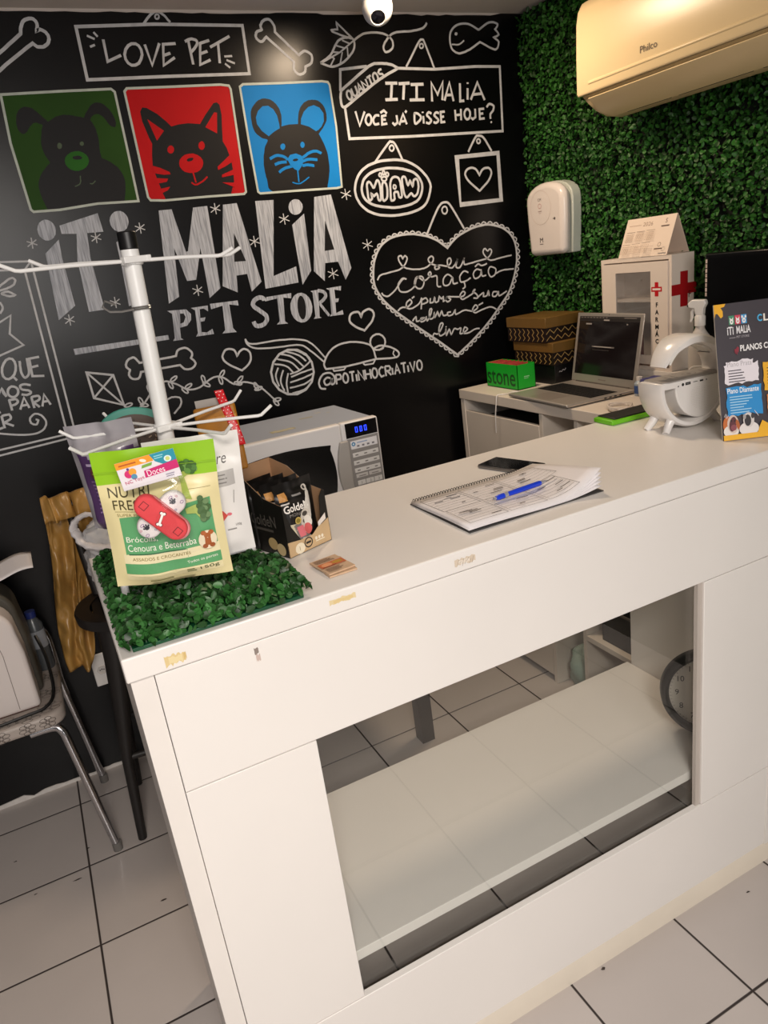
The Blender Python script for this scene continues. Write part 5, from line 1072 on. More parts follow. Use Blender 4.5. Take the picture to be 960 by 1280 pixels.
for k in range(4):
    lb = ['black treat pouch with dog picture at the front of the display box', 'black treat pouch second from the front in the display box', 'black treat pouch third from the front in the display box', 'black treat pouch at the back of the display box'][k]
    pt = thing('treat_pouch', lb, 'pouch', tworld(.045-.003*k, .018+.036*k, .137-.003*k if k else .136), .34-.04+.02*k, 'black treat pouches in the display box')
    pw, pH = .086, .131
    body, f = pouch('pouch_body', pt, pw, pH, .026, FOIL, seed=20+k, topflat=.12)
    a = pouch_art(f, pw, pH)
    a.rect(.006, .098, .022, .113, '#c08a4a'); a.rect(.007, .091, .024, .094, '#cfcac4'); a.rect(.032, .103, .052, .106, '#8a8784')
    if k == 0:
        a.ell(.066, .111, .0065, .0055, '#cfc8bd'); a.ell(.066, .111, .0035, .003, '#3a3733')
        a.text('GoldeN', .010, .074, .015, '#efe9e2', w=.053, rot=.04, bold=.02); a.text('MONO', .018, .066, .006, '#8c8781', w=.03)
        a.poly([(.016, .052), (.030, .0505), (.032, .0), (.029, .003)], '#cfc5a8'); a.poly([(.022, .05), (.05, .05), (.062, .004), (.034, .004)], '#7b7571')
        a.poly([(.062, .104), (.071, .108), (.067, .058), (.058, .028), (.044, .03), (.04, .05), (.05, .075)], '#d4cfc6'); a.ell(.052, .056, .012, .020, '#c9c2b6'); a.ell(.051, .066, .006, .005, '#44403a'); a.ell(.049, .052, .004, .004, '#4c463f'); a.ell(.057, .05, .008, .012, '#e3ded4', .4)
        a.ell(.034, .056, .0075, .007, '#c7ae5e'); a.ell(.034, .056, .005, .0045, '#8b7a2f'); a.poly([(.028, .044), (.044, .046), (.046, .026), (.032, .024)], '#d9717a'); a.ell(.054, .036, .009, .011, '#d2605f', .3); a.poly([(.036, .022), (.058, .022), (.057, .012), (.04, .01)], '#e7e0dc')
        a.ell(.046, .007, .01, .005, '#7d3c1f'); a.ell(.058, .008, .007, .004, '#8f4a28')
    a.build('pouch_print', pt)
# =============================== grass mat ===============================
gm = thing('artificial_grass_mat', 'square of green artificial boxwood foliage under the display stand on the counter', 'artificial plant mat', (.03, 1.03, Z0))
MB().prism([(.004, .001), (.272, .001), (.272, .175), (.232, .185), (.232, .40), (.004, .40)], 0, .006).build('mat_base', mat('dark_green_plastic', '#0b4a2c', .45, noise=(30, .2)), gm, bevel=.001)
def mats_(n, rg):
    P = np.empty((n, 3)); P[:, 0] = -.008+.295*rg.random(n); P[:, 1] = -.006+.415*rg.random(n)
    bad = (P[:, 0] > .245) & (P[:, 1] > .165); P[bad, 0] *= .75; P[bad, 1] *= .6
    hgt = .030+.012*np.sin(P[:, 0]*70+1)*np.cos(P[:, 1]*62)
    P[:, 2] = .006+hgt*rg.random(n)**.55
    edge = np.minimum.reduce([P[:, 0]+.008, .287-P[:, 0], P[:, 1]+.006, .409-P[:, 1]])
    P[:, 2] = np.minimum(P[:, 2], .012+np.maximum(edge, 0)*1.5)
    D = np.stack([(P[:, 0]-.14)*2, (P[:, 1]-.2)*2-.2, np.full(n, .8)], 1); return P, D
lf = leaves(5200, mats_, .0150, .0125, 'leaf', mat('mat_leaf', '#2a5727', .42, spec=.4, island=.7, noise=(14, .25)), gm, fold=.18, seed=9); lf['kind'] = 'stuff'
def stems():
    mb = MB(); rr = random.Random(2)
    for k in range(150):
        x, y = .01+.215*rr.random(), .008+.385*rr.random()
        mb.tube([(x, y, .005), (x+rr.uniform(-.006, .006), y+rr.uniform(-.006, .006), .03)], .0012, 4)
    o = mb.build('stem', mat('mat_stem', '#1d4a26', .5, noise=(20, .1)), gm); o['kind'] = 'stuff'
stems()

# =============================== wire display stand ===============================
HX, HY = .163, 1.19; LEAN = Vector((.018, 0, .545)).normalized()
def pole_at(z): return Vector((HX, HY, 0))+LEAN*((z-CT)/LEAN.z)+Vector((0, 0, CT))
st = thing('display_stand', 'white pole display stand with wire hook arms standing on the grass mat', 'display stand', (HX, HY, Z0+.006))
sM = TR(-HX, -HY, -(Z0+.006))
def loc(p): return sM @ Vector(p)
MB().cyl(loc(pole_at(1.19)), loc(pole_at(1.722)), .0130, seg=28).build('pole', STEEL, st)
MB().cyl(loc(pole_at(1.168)), loc(pole_at(1.192)), .0142, seg=28).build('foot_cap', BLACKP, st)
MB().cyl(loc(pole_at(1.712)), loc(pole_at(1.738)), .0136, seg=28).build('top_cap', BLACKP, st, bevel=.002)
for k in range(3):
    t = k*PI/2+.02; c, s = math.cos(t), math.sin(t)
    MB().tube([loc((HX+.012*c, HY+.012*s, 1.214)), loc((HX+.100*c, HY+.100*s, 1.213)), loc((HX+.110*c, HY+.110*s, 1.207)), loc((HX+.112*c, HY+.112*s, 1.169))], .0085, 12, flat=.7).build('foot_bar', STEEL, st)
def arm(tip, hub, r=.0026, up=.016):
    tip = Vector(tip); hub = Vector(hub); d = (tip-hub); L = d.length; d.normalize()
    P = [hub+d*.008, hub+d*(L*.5)+Vector((0, 0, .001)), hub+d*(L-.024), hub+d*(L-.018)+Vector((0, 0, .001)), tip+Vector((0, 0, up))]
    return MB().tube([loc(p) for p in P], r, 10).build('hook_arm', STEEL, st, smooth=60)
hub1 = pole_at(1.697); hub2 = pole_at(1.446)
for t in ((.004, 1.155, 1.700), (.045, 1.245, 1.706), (.352, 1.205, 1.688), (.318, 1.125, 1.686)): arm(t, hub1, .0028, .010)
LOW = [(.022, 1.243, 1.45), (.026, 1.062, 1.452), (.100, 1.345, 1.45), (.324, 1.262, 1.455), (.326, 1.102, 1.446), (.240, 1.026, 1.443), (.262, 1.075, 1.446)]
for t in LOW[:6]: arm(t, hub2, .0026, .014)
for h in (hub1, hub2):
    mb = MB(); mb.cyl(loc(h-LEAN*.006), loc(h+LEAN*.006), .0162, seg=24)
    for q in range(2): mb.box(-.022, .022, -.0035, .0035, -.0045, .0045, M=TR(*loc(h+LEAN*.001)) @ Matrix.Rotation(.35+q*PI/2, 4, 'Z') @ TR(.0, -.017, 0))
    mb.build('collar', STEEL, st, bevel=.001)
h3 = pole_at(1.628); mb = MB()
for q in range(2): mb.tube([loc(h3+Vector((.0145*math.cos(a_), .0145*math.sin(a_), .003*q))) for a_ in [2*PI*k/20 for k in range(20)]], .0014, 6, closed=True)
mb.tube([loc(h3+Vector(p)) for p in ((-.012, -.012, .001), (-.03, -.012, .0), (-.046, -.01, .002), (-.055, -.01, .010), (-.050, -.01, .018), (-.036, -.01, .011))], .0017, 6)
mb.build('wire_clip', mat('grey_wire', '#8d8c8a', .3, metal=.7, noise=(30, .1)), st)

# =============================== hanging products ===============================
def hang(name, label, p, yaw, roll=0., pitch=0., cat='pouch', group=None):
    t = thing(name, label, cat, p, 0, group); t.rotation_euler = Matrix.Rotation(yaw, 4, 'Z').to_euler()
    t.rotation_euler = (Matrix.Rotation(yaw, 3, 'Z') @ Matrix.Rotation(roll, 3, 'Y') @ Matrix.Rotation(pitch, 3, 'X')).to_euler(); return t
# front pouch: green band over cream
w, h = .170, .209
np_ = hang('treat_pouch', 'cream and green vegetable treat pouch hanging at the front of the display stand', (.130, 1.0535, 1.447), -.24, .055, .06, group='pouches hung on the display stand')
CREAM = mat('cream_foil', '#e3d7a4', .35, noise=(9, .04), bump=(25, .12)); LIME = mat('lime_green_foil', '#8fc31c', .35, noise=(9, .04), bump=(25, .12))
body, f = pouch('pouch_body', np_, w, h, .042, [CREAM, LIME], lambda u, v, s: 1 if v > .775 else 0, seed=3, topflat=.25, wav=.0017)
a = pouch_art(f, w, h)
G1 = '#5da36d'; DK = '#4b4326'
a.poly([(.022, .112), (.155, .127), (.157, .040), (.022, .040)], G1); a.rect(.018, .024, .158, .041, '#5aa069'); a.rect(.018, .0405, .158, .055, '#e9dfb6'); a.rect(.018, .012, .158, .0235, '#e7dcae')
a.text('NUTRI', .013, .1415, .0145, DK, w=.058); a.text('FRESH', .017, .1245, .014, DK, w=.05); a.poly([(.066, .158), (.072, .165), (.074, .160), (.069, .155)], '#8ba04a'); a.rect(.018, .1215, .12, .1222, '#8d8253'); a.text('SUPER PREMIUM', .02, .1145, .0042, '#8d8253', w=.055)
a.rect(.126, .142, .158, .1425, '#8d8253')
a.text('Brócolis,', .026, .073, .010, '#f0f1e2', w=.045); a.text('Cenoura e Beterraba', .026, .060, .0105, '#f2f3e4', w=.10, slant=0); a.lines(.026, .0545, .085, 1, .004, .0018, '#2f6a45', 2)
a.text('ASSADOS E CROCANTES', .030, .0455, .0048, '#8a7a3e', w=.085); a.text('Todos os portes', .108, .029, .006, '#eef0e0', w=.045, rot=.06); a.text('150g', .125, .0135, .0075, '#4a5a3a', w=.028, rot=.1); a.lines(.105, .019, .017, 2, .004, .0018, '#6f7a4e', 3); a.lines(.05, .0085, .04, 1, .004, .0018, '#7d7a4e', 5)
def broccoli(u, v, k, flip, seed):
    rr = random.Random(seed); sx = -1 if flip else 1
    a.poly([(u, v), (u+sx*.012*k, v-.004*k), (u+sx*.004*k, v+.026*k), (u+sx*.018*k, v+.034*k), (u-sx*.006*k, v+.036*k), (u-sx*.002*k, v+.02*k)], '#a3b552')
    for q in range(22):
        t = rr.uniform(0, PI*1.05); R = .016*k*math.sqrt(rr.random()); a.ell(u+sx*.006*k+R*math.cos(t)*1.15, v+.034*k+R*math.sin(t), .0048*k, .0044*k, rr.choice(['#4c7a33', '#5d8c3e', '#3d6629', '#6d9a4c']), n=9)
broccoli(.118, .132, 1.0, False, 4)
rr = random.Random(8); a.poly([(.118, .116), (.134, .12), (.136, .110), (.147, .098), (.14, .094), (.132, .106), (.119, .108)], '#a9bb62')
for q in range(26):
    t = rr.uniform(-1.7, 1.5); R = .019*math.sqrt(rr.random()); a.ell(.138+R*math.cos(t)*.75, .112+R*math.sin(t), .0046, .0044, rr.choice(['#5f7d52', '#4f6e45', '#6f8d60', '#47663a']), n=9)
a.ell(.143, .064, .0135, .0145, '#efe6cf'); a.ell(.143, .064, .0135, .0145, '#e9dcc0'); a.poly([(.138, .055), (.148, .055), (.1475, .062), (.1475, .067), (.149, .074), (.137, .075), (.139, .067), (.1385, .061)], '#a4592c'); a.ell(.138, .075, .004, .0035, '#ad6030'); a.ell(.149, .0745, .004, .0035, '#ad6030'); a.ell(.138, .0545, .004, .0035, '#9d5329'); a.ell(.1485, .0545, .004, .0035, '#9d5329')
a.rect(.0, .1795, .17, .1803, '#7fae18')
a.build('pouch_print', np_)
# toy pack in front of it
ty = hang('dog_toy_pack', 'plush bandage dog toy with a printed header card hanging in front of the treat pouch', (.112, 1.0165, 1.443), -.22, -.10, .03, cat='dog toy')
HC = mat('header_card', '#e4e0e6', .4, noise=(12, .03))
MB().box(-.040, .040, -.0012, .0, -.040, .0).build('header_card', HC, ty, bevel=.0004)
a = Art(plane((-.040, -.0012, -.040), (1, 0, 0), (0, 0, 1)), base=.0002)
a.rect(0, .0305, .05, .040, '#f39a1b'); a.lines(.004, .034, .024, 1, .004, .0022, '#b85b0d', 2); a.ell(.037, .0345, .0045, .0022, '#f5e8d8', -.4); a.poly([(.047, .040), (.080, .040), (.080, .0195), (.062, .022), (.052, .029)], '#1a8fa6'); a.lines(.052, .035, .018, 2, .003, .0014, '#8fd0da', 7); a.ell(.069, .0285, .005, .0045, '#d8eef2'); a.ell(.069, .0285, .003, .003, '#c9d27a')
a.poly([(.033, .0105), (.080, .0125), (.080, .0245), (.034, .0205)], '#c9186c'); a.text('Doces', .037, .0115, .0085, '#f8eef2', w=.024, rot=.03); a.poly([(.032, .0245), (.046, .0255), (.048, .0295), (.034, .0285)], '#7aa93a')
a.ell(.0135, .0215, .0055, .0055, '#d3266f'); a.ell(.0195, .0235, .005, .005, '#efa12f'); a.ell(.0195, .0165, .004, .004, '#4f8fb0'); a.ell(.0145, .0285, .0018, .0018, '#5a3a8c'); a.text('NC Toys', .006, .0065, .006, '#c12a63', w=.026, rot=.1); a.lines(.06, .007, .018, 2, .003, .0013, '#9a94a8', 4)
a.build('card_print', ty)
RED = mat('red_plush', '#d8444a', .75, noise=(60, .05), bump=(160, .3)); WPL = mat('white_plush', '#e3dede', .75, noise=(60, .05), bump=(160, .3)); PNK = mat('pink_plush', '#e58f92', .75, noise=(60, .05), bump=(160, .3))
def capsule(L, r, t, M):
    """flattened lozenge with round ends in the local XZ plane"""
    mb = MB(); nu = 40
    def out(k): 
        th = 2*PI*k/nu; c, s = math.cos(th), math.sin(th); return Vector(((L/2 if c > 0 else -L/2)+r*c, 0, r*s))
    rings = []
    for q in range(9):
        ph = -PI/2+PI*q/8; sc = math.cos(ph)**.55 if 0 < q < 8 else 0
        rings.append([mb.bm.verts.new(Vector(((out(k).x-math.copysign(L/2, math.cos(2*PI*k/nu)))*(.72+.28*sc)+math.copysign(L/2, math.cos(2*PI*k/nu)), t/2*math.sin(ph), out(k).z*(.72+.28*sc)))) for k in range(nu)])
    for A, B in zip(rings, rings[1:]):
        for k in range(nu): mb.bm.faces.new((A[k], A[(k+1) % nu], B[(k+1) % nu], B[k]))
    mb.bm.faces.new(rings[0][::-1]); mb.bm.faces.new(rings[-1]); bmesh.ops.transform(mb.bm, matrix=M, verts=mb.bm.verts); return mb
TC = Vector((-.004, -.002, -.086)); R1 = Matrix.Rotation(1.0, 4, 'Y'); R2 = Matrix.Rotation(-.52, 4, 'Y')
capsule(.048, .017, .016, TR(*TC) @ TR(0, .003, 0) @ R2).build('plush_strip', WPL, ty, smooth=60)
a = Art(lambda u, v, hh: TR(*TC) @ TR(0, .003, 0) @ R2 @ Vector((u, -.0081-hh, v)))
for s in (-1, 1):
    a.ell(s*.026, .002, .0035, .003, '#2a2a33')
    for q in range(4): a.ell(s*.026+.0042*math.cos(q*.8+.3), .002+.0045*math.sin(q*.8+.3), .0012, .0014, '#2a2a33')
    a.ring(s*.034, -.006, .0025, .0018, .0006, '#8a5a9a'); a.ring(s*.028, .009, .0028, .0015, .0006, '#8a5a9a'); a.ring(s*.035, .005, .0013, .0013, .0005, '#c05a78'); a.ring(s*.020, -.008, .0013, .0013, .0005, '#5a6a9a')
a.build('paw_print', ty)
capsule(.050, .0165, .014, TR(*TC) @ TR(.003, -.006, -.003) @ R1).build('plush_strip', PNK, ty, smooth=60)
capsule(.050, .0165, .018, TR(*TC) @ TR(0, -.010, 0) @ R1).build('plush_strip', RED, ty, smooth=60)
a = Art(lambda u, v, hh: TR(*TC) @ TR(0, -.010, 0) @ R1 @ Vector((u, -.0091-hh, v)))
for s in (-1, 1): a.stroke([(s*.029-.0045, -.005), (s*.029+.0045, -.005), (s*.029+.0045, .005), (s*.029-.0045, .005)], .0009, '#6e1c22', True)
def bone(u, v, L, r, rot, c):
    cs, sn = math.cos(rot), math.sin(rot)
    a.stroke([(u-cs*L, v-sn*L), (u+cs*L, v+sn*L)], r*1.5, c)
    for s in (-1, 1):
        for q in (-1, 1): a.ell(u+s*cs*L-q*sn*r*.9, v+s*sn*L+q*cs*r*.9, r, r, c)
bone(0, 0, .0085, .0026, 1.95, '#6e1c22'); bone(0, 0, .0083, .0020, 1.95, '#f2ebe6')
a.build('bone_print', ty)
mb = MB(); mb.grid(lambda u, v: Vector(((u-.5)*.082, -.016*math.sin(PI*u)**.5*math.sin(PI*min(1, v*1.05))**.5-.0022-.004, -.034-.118*(1-v))), 18, 20)
mb.build('clear_bag', clear('clear_film', '#fbfbfb', .08, 1.3), ty, smooth=80)
# white care pouch
w, h = .142, .196
cp = hang('treat_pouch', 'white care pouch with a red watermelon print hanging right of the pole', (.193, 1.104, 1.4395), -.20, .035, .02, group='pouches hung on the display stand')
body, f = pouch('pouch_body', cp, w, h, .026, mat('white_foil', '#e2e0de', .32, noise=(9, .03), bump=(18, .25)), seed=6, topflat=.2, wav=.0022)
a = pouch_art(f, w, h)
a.text('Care', .082, .148, .017, '#5d5a58', w=.036, slant=.2); a.rect(.098, .114, .128, .138, '#b3b0ae'); a.lines(.102, .131, .018, 3, .006, .002, '#7c7977', 3)
a.poly([(.074, .12), (.088, .118), (.09, .134), (.078, .138)], '#8a6a48'); a.poly([(.08, .118), (.092, .121), (.088, .138), (.083, .136)], '#70512f')
a.poly([(.078, .052), (.088, .046), (.098, .056), (.108, .066), (.102, .074), (.094, .078), (.086, .088), (.078, .086)], '#cf4a40'); a.ell(.111, .068, .004, .0025, '#d46a78'); a.ell(.09, .064, .006, .008, '#d9685a'); a.lines(.104, .042, .022, 1, .004, .002, '#8c8987', 3); a.text('100g', .118, .046, .005, '#7c7977'); a.stroke([(.121, .085), (.124, .105)], .0012, '#9c9997')
a.build('pouch_print', cp)
# purple pouch with clear top on the left arm
w, h = .115, .175
pp = hang('treat_pouch', 'purple and grey pouch with clear top hanging on the left arm of the stand', (.078, 1.222, 1.470), -.55, -.03, .03, group='pouches hung on the display stand')
body, f = pouch('pouch_body', pp, w, h, .05, [mat('grey_clear_film', '#9d9aa0', .2, noise=(8, .25), bump=(14, .3)), mat('purple_foil', '#4f3560', .35, noise=(8, .2), bump=(18, .3))], lambda u, v, s: 0 if v > .70+.06*math.sin(u*9) or u < .12 else 1, seed=11, topflat=.12, wav=.004)
a = pouch_art(f, w, h); a.lines(.03, .085, .06, 9, .0065, .0025, '#8a6fa0', 9); a.ell(.05, .10, .014, .012, '#6b3a3a'); a.rect(.03, .112, .085, .116, '#b9a9c9'); a.build('pouch_print', pp)
# teal pouch at the back
w, h = .125, .17
te = hang('treat_pouch', 'pouch with a rounded teal border hanging behind the pole', (.150, 1.322, 1.468), -.10, .16, -.05, group='pouches hung on the display stand')
mb = MB(); P = [(-w/2, -h), (w/2, -h)]+[(w/2*math.cos(t), -.045+.045*math.sin(t)) for t in [PI*k/16 for k in range(17)]]
mb.prism(P, 0, .006, Matrix(((1,0,0,0),(0,0,-1,0),(0,1,0,0),(0,0,0,1)))); mb.build('pouch_body', mat('teal_card', '#3f8d7d', .45, noise=(10, .06)), te, bevel=.002)
P2 = [(p[0]*.86, -.012+(p[1]+.0)*.90) for p in P]; a = Art(lambda u, v, hh: Vector((u, -.0062-hh, v)), base=.0002); a.poly(P2, '#4a3a30')
rr = random.Random(12)
for q in range(170):
    u, v = rr.uniform(-.05, .05), rr.uniform(-.15, -.02)
    if (u/.052)**2+((v+.05)/.036)**2 < 1 or v < -.05: a.stroke([(u, v), (u+rr.uniform(-.007, .007), v+rr.uniform(-.007, .007))], .002, rr.choice(['#1d1512', '#7a6350', '#a58f78', '#2c211c', '#5f4a3c']))
a.build('pouch_window', te)
# gold chews with a red dotted ribbon
gp = hang('chew_pack', 'golden brown chew pack with a red dotted ribbon on the right arm of the stand', (.272, 1.262, 1.452), -.18, -.02, 0, cat='dog chew')
MB().box(-.036, .036, -.006, .006, -.12, .0).build('chew_slab', mat('golden_brown_film', '#a06a1d', .28, noise=(22, .2), bump=(30, .3)), gp, bevel=.004)
MB().box(-.036, .034, -.0075, .0075, -.026, -.019).build('seam_fold', mat('golden_fold', '#b8812e', .3, noise=(22, .15)), gp, bevel=.001)
MB().box(-.03, .012, .008, .0085, -.06, .012).build('backing_label', mat('grey_label', '#98928c', .5, noise=(12, .06)), gp)
def rib(u, v):
    s = v; return Vector((.022+.010*math.sin(s*2.2-1.0)+(u-.5)*.0155, -.010+.004*math.sin(s*5), .026-s*.10))
mb = MB(); mb.grid(rib, 4, 22); mb.build('ribbon', mat('red_ribbon', '#c9141f', .4, noise=(20, .06)), gp, solid=.0008)
a = Art(lambda u, v, hh: rib(u, v)+Vector((0, -.0009-hh, 0)), base=0)
for i in range(17):
    for j in range(4): 
        if (i+j) % 2 == 0: a.ell(.14+j*.24, .03+i*.055, .055, .0085, '#f3e9e6', n=8)
a.build('ribbon_dots', gp)
# =============================== ring lamp speaker ===============================
LX, LZ, LR = 1.440, Z0+.1125, .109
la = thing('speaker_lamp', 'white ring-shaped speaker lamp on short legs beside the promotional sign', 'lamp', (LX, 1.272, Z0), -.06)
GW = mat('gloss_white_plastic', '#eae7e5', .22, noise=(6, .01))
lc = Vector((0, 0, LZ-Z0))
def arcband(t0, t1, ro, ri, y0, y1, n=40, taper=None):
    mb = MB(); S = []
    for k in range(n+1):
        q = k/n; t = math.radians(t0+(t1-t0)*q); c, s = math.cos(t), math.sin(t); rI = ri(q) if callable(ri) else ri; ya, yb = (y0, y1) if taper is None else taper(q)
        b = .006; pts = []
        for (r_, y_) in ((ro, ya+b), (ro, yb-b), (ro-b*.7, yb), (rI+b*.7, yb), (rI, yb-b), (rI, ya+b), (rI+b*.7, ya), (ro-b*.7, ya)): pts.append(mb.bm.verts.new(lc+Vector((r_*c, y_, r_*s))))
        S.append(pts)
    for A, B in zip(S, S[1:]):
        for k in range(8): mb.bm.faces.new((A[k], A[(k+1) % 8], B[(k+1) % 8], B[k]))
    mb.bm.faces.new(S[0][::-1]); mb.bm.faces.new(S[-1]); return mb
arcband(-186, -20, LR, LR-.016, 0, .082, 48).build('ring_base', GW, la, smooth=50)
lc = lc+Vector((.007, 0, .011)); AR = LR-.006; arcband(158, -22, AR, lambda q: AR-.012-.011*math.sin(PI*min(1, q*1.2)), 0, .082, 48, lambda q: (.012*(1-min(1, q*4)), .082-.02*(1-min(1, q*4)))).build('light_arm', GW, la, smooth=50)
arcband(150, 40, AR-.0225, AR-.0245, .02, .062, 24).build('light_strip', mat('frosted_diffuser', '#efece6', .5, noise=(6, .01)), la); lc = lc-Vector((.007, 0, .011))
# speaker drum: half disc with flat top
mb = MB(); pr = .086; cxx = .026; P = [(-LR+.006, .012), (LR-.012, .012)]+[(cxx+pr*math.cos(t), -.004+pr*math.sin(t)) for t in [-PI*k/24 for k in range(25)]]+[(cxx-pr, -.004), (-LR+.01, -.004)]
mb.prism(P, .003, .079, TR(*lc) @ Matrix(((1,0,0,0),(0,0,1,0),(0,1,0,0),(0,0,0,1)))); mb.build('speaker_drum', GW, la, bevel=.003, smooth=40)
mb = MB(); mb.prism([(-LR+.012, .0), (-LR+.03, -.008), (LR-.03, -.008), (LR-.02, 0), (LR-.02, .07), (-LR+.02, .07)], 0, .003, TR(0, .009, lc.z+.0115)); mb.build('charging_pad', mat('grey_charging_pad', '#9a9591', .5, noise=(12, .03)), la, bevel=.001)
a = Art(lambda u, v, hh: lc+Vector((u, .009+v, .0146+hh)), base=.0002)
a.ring(.02, .034, .018, .014, .0015, '#6b6663'); a.ell(.02, .034, .006, .005, '#6b6663'); a.rect(-.05, .02, -.047, .045, '#6b6663'); a.rect(-.03, .02, -.027, .045, '#6b6663'); a.rect(.06, .02, .063, .045, '#6b6663'); a.build('pad_symbols', la)
a = Art(lambda u, v, hh: lc+Vector((u, .003-hh, v)), base=.0003)
a.ell(-.098, .003, .0022, .0022, '#2b2b2b'); a.ell(-.052, -.001, .002, .002, '#555555'); a.ell(-.038, .001, .0038, .0038, '#161616'); a.rect(-.030, -.002, -.014, .0045, '#1d1d1d'); a.rect(-.027, .0005, -.017, .0022, '#8a8a8a'); a.rect(-.006, .001, .008, .0026, '#4a4a4a'); a.rect(.015, -.0008, .026, .0034, '#1d1d1d'); a.ell(.036, .001, .002, .002, '#555555')
rr = random.Random(5)
for i in range(22):
    for j in range(16):
        u, v = -.012+i*.0042, -.012-j*.0042
        if ((u-.033)/.05)**2+((v+.036)/.036)**2 < 1: a.ell(u, v, .00075, .00075, '#b9b4b0', n=6)
a.build('ports_and_grille', la)
for (x, y) in ((-.072, .014), (-.072, .070), (.072, .014), (.072, .070)):
    s = 1 if x > 0 else -1
    MB().tube([(x*.86, y, .034), (x*1.0, y, .018), (x*1.2, y+(-.006 if y < .04 else .006), 0)], [.0125, .0105, .0085], 14).build('leg', GW, la, smooth=60)
# =============================== promotional sign ===============================
sg_w, sg_h = .212, .306
sd = Vector((.888, -.459, 0)); tilt = math.atan2(.066, .298)
sg = thing('promotional_sign', 'dark promotional easel sign with blue and white price boxes on the counter', 'sign', (1.377, 1.138, Z0), math.atan2(-.459, .888))
SGM = Matrix.Rotation(-tilt, 4, 'X')
MB().box(0, sg_w, 0, .004, 0, sg_h, M=SGM).build('board', mat('pale_board_edge', '#c9c4c0', .5, noise=(9, .03)), sg)
mb = MB(); mb.prism([(.05, 0), (.16, 0), (.12, .2), (.09, .2)], 0, .003, TR(0, .112, 0) @ Matrix.Rotation(math.radians(108.5), 4, 'X')); mb.build('easel_leg', mat('board_back', '#a9a39d', .6, noise=(9, .03)), sg)
a = Art(lambda u, v, hh: SGM @ Vector((u, -hh, v)), base=.0003)
a.rect(0, 0, sg_w, sg_h, '#38323a'); a.rect(.002, 0, sg_w, .012, '#f0b51f')
a.poly([(.0, sg_h), (.026, sg_h), (.023, sg_h-.006), (.015, sg_h-.008), (.019, sg_h-.016), (.019, sg_h-.027), (.014, sg_h-.031), (.007, sg_h-.020), (.003, sg_h-.02), (0, sg_h-.03)], '#f3b417')
for k, (c, d) in enumerate((('#3f8f6a', 'd'), ('#d8405c', 'c'), ('#3f9fdc', 'm'))):
    u = .031+k*.0135; v = .276; a.rect(u, v-.018, u+.0122, v+.002, c); a.ell(u+.006, v-.011, .004, .006, '#f2f0ee')
    if d == 'm': a.ell(u+.0024, v-.003, .002, .003, '#f2f0ee'); a.ell(u+.0098, v-.003, .002, .003, '#f2f0ee')
    else: a.poly([(u+.002, v-.001), (u+.0055, v-.006), (u+.0028, v-.010)], '#f2f0ee'); a.poly([(u+.010, v-.001), (u+.0066, v-.006), (u+.0093, v-.010)], '#f2f0ee')
    a.rect(u+.0048, v-.013, u+.0073, v-.010, c)
a.text('iTi', .0255, .236, .018, '#efedf0', w=.014, bold=.02); a.text('MALiA', .046, .237, .017, '#efedf0', w=.031, bold=.02); a.rect(.029, .2285, .043, .2295, '#b9b4ba'); a.text('PET STORE', .045, .2275, .0048, '#b9b4ba', w=.028)
for k, (ch, c) in enumerate(zip('CLUBE', ('#4db8ec', '#f3ede4', '#f0b429', '#ef7d8a', '#7fc37a'))): a.text(ch, .093+k*.0135, .258, .016, c, w=.0108, bold=.03)
a.poly([(.040, .193), (.047, .196), (.049, .206), (.045, .209), (.042, .204), (.038, .203)], '#8f2338'); a.poly([(.037, .198), (.046, .197), (.044, .190)], '#7a1c30')
a.text('PLANOS CLUBINHO', .051, .197, .014, '#f3f1f2', w=.118, bold=.03)
def torn(u0, v0, u1, v1, c, seed):
    r_ = random.Random(seed); P = []
    n = 10
    for k in range(n+1): P.append((u0+(u1-u0)*k/n, v1+r_.uniform(-.003, .003)))
    for k in range(1, 6): P.append((u1+r_.uniform(-.002, .002), v1-(v1-v0)*k/6))
    for k in range(n, -1, -1): P.append((u0+(u1-u0)*k/n, v0+r_.uniform(-.003, .003)))
    for k in range(5, 0, -1): P.append((u0+r_.uniform(-.002, .002), v1-(v1-v0)*k/6))
    a.poly(P, c)
torn(.012, .127, .088, .170, '#ebe6ee', 3); torn(.018, .16, .078, .178, '#ebe6ee', 4); a.text('Plano Prata', .020, .165, .011, '#b7b3ba', w=.054); a.lines(.021, .155, .044, 5, .0062, .0022, '#4b4750', 3)
torn(.013, .055, .092, .118, '#1a8fd6', 5); a.text('Plano Diamante', .016, .105, .012, '#f1f5f8', w=.07, bold=.015); a.lines(.020, .096, .055, 7, .006, .0022, '#a9d6f0', 6)
torn(.098, .105, .185, .168, '#efb21e', 7); a.lines(.106, .152, .06, 6, .007, .0025, '#6b5212', 8); torn(.102, .05, .19, .095, '#d98a4a', 8); a.lines(.109, .085, .06, 4, .007, .0025, '#6b3c12', 9)
# dog photographs along the foot
a.ell(.012, .035, .0115, .02, '#c66a28'); a.ell(.018, .02, .017, .014, '#e8e2de'); a.ell(.023, .036, .013, .021, '#d8c4bb'); a.ell(.0225, .036, .008, .017, '#5d2730', -.2); a.ell(.024, .028, .0065, .007, '#8a4650'); a.ell(.019, .044, .002, .0025, '#241416'); a.ell(.027, .043, .002, .0025, '#241416'); a.ell(.0335, .034, .004, .012, '#b5622c', .2)
a.ell(.058, .022, .022, .016, '#e9e4e2'); a.ell(.058, .042, .0125, .017, '#d9d3d1'); a.ell(.056, .041, .0075, .013, '#2f2b2e'); a.ell(.067, .05, .0035, .006, '#3a3538'); a.ell(.049, .05, .0035, .006, '#a8a2a0'); a.rect(0, 0, sg_w, .012, '#f0b51f'); a.poly([(.076, .010), (.11, .010), (.10, .03), (.088, .038), (.082, .026)], '#f0b51f')
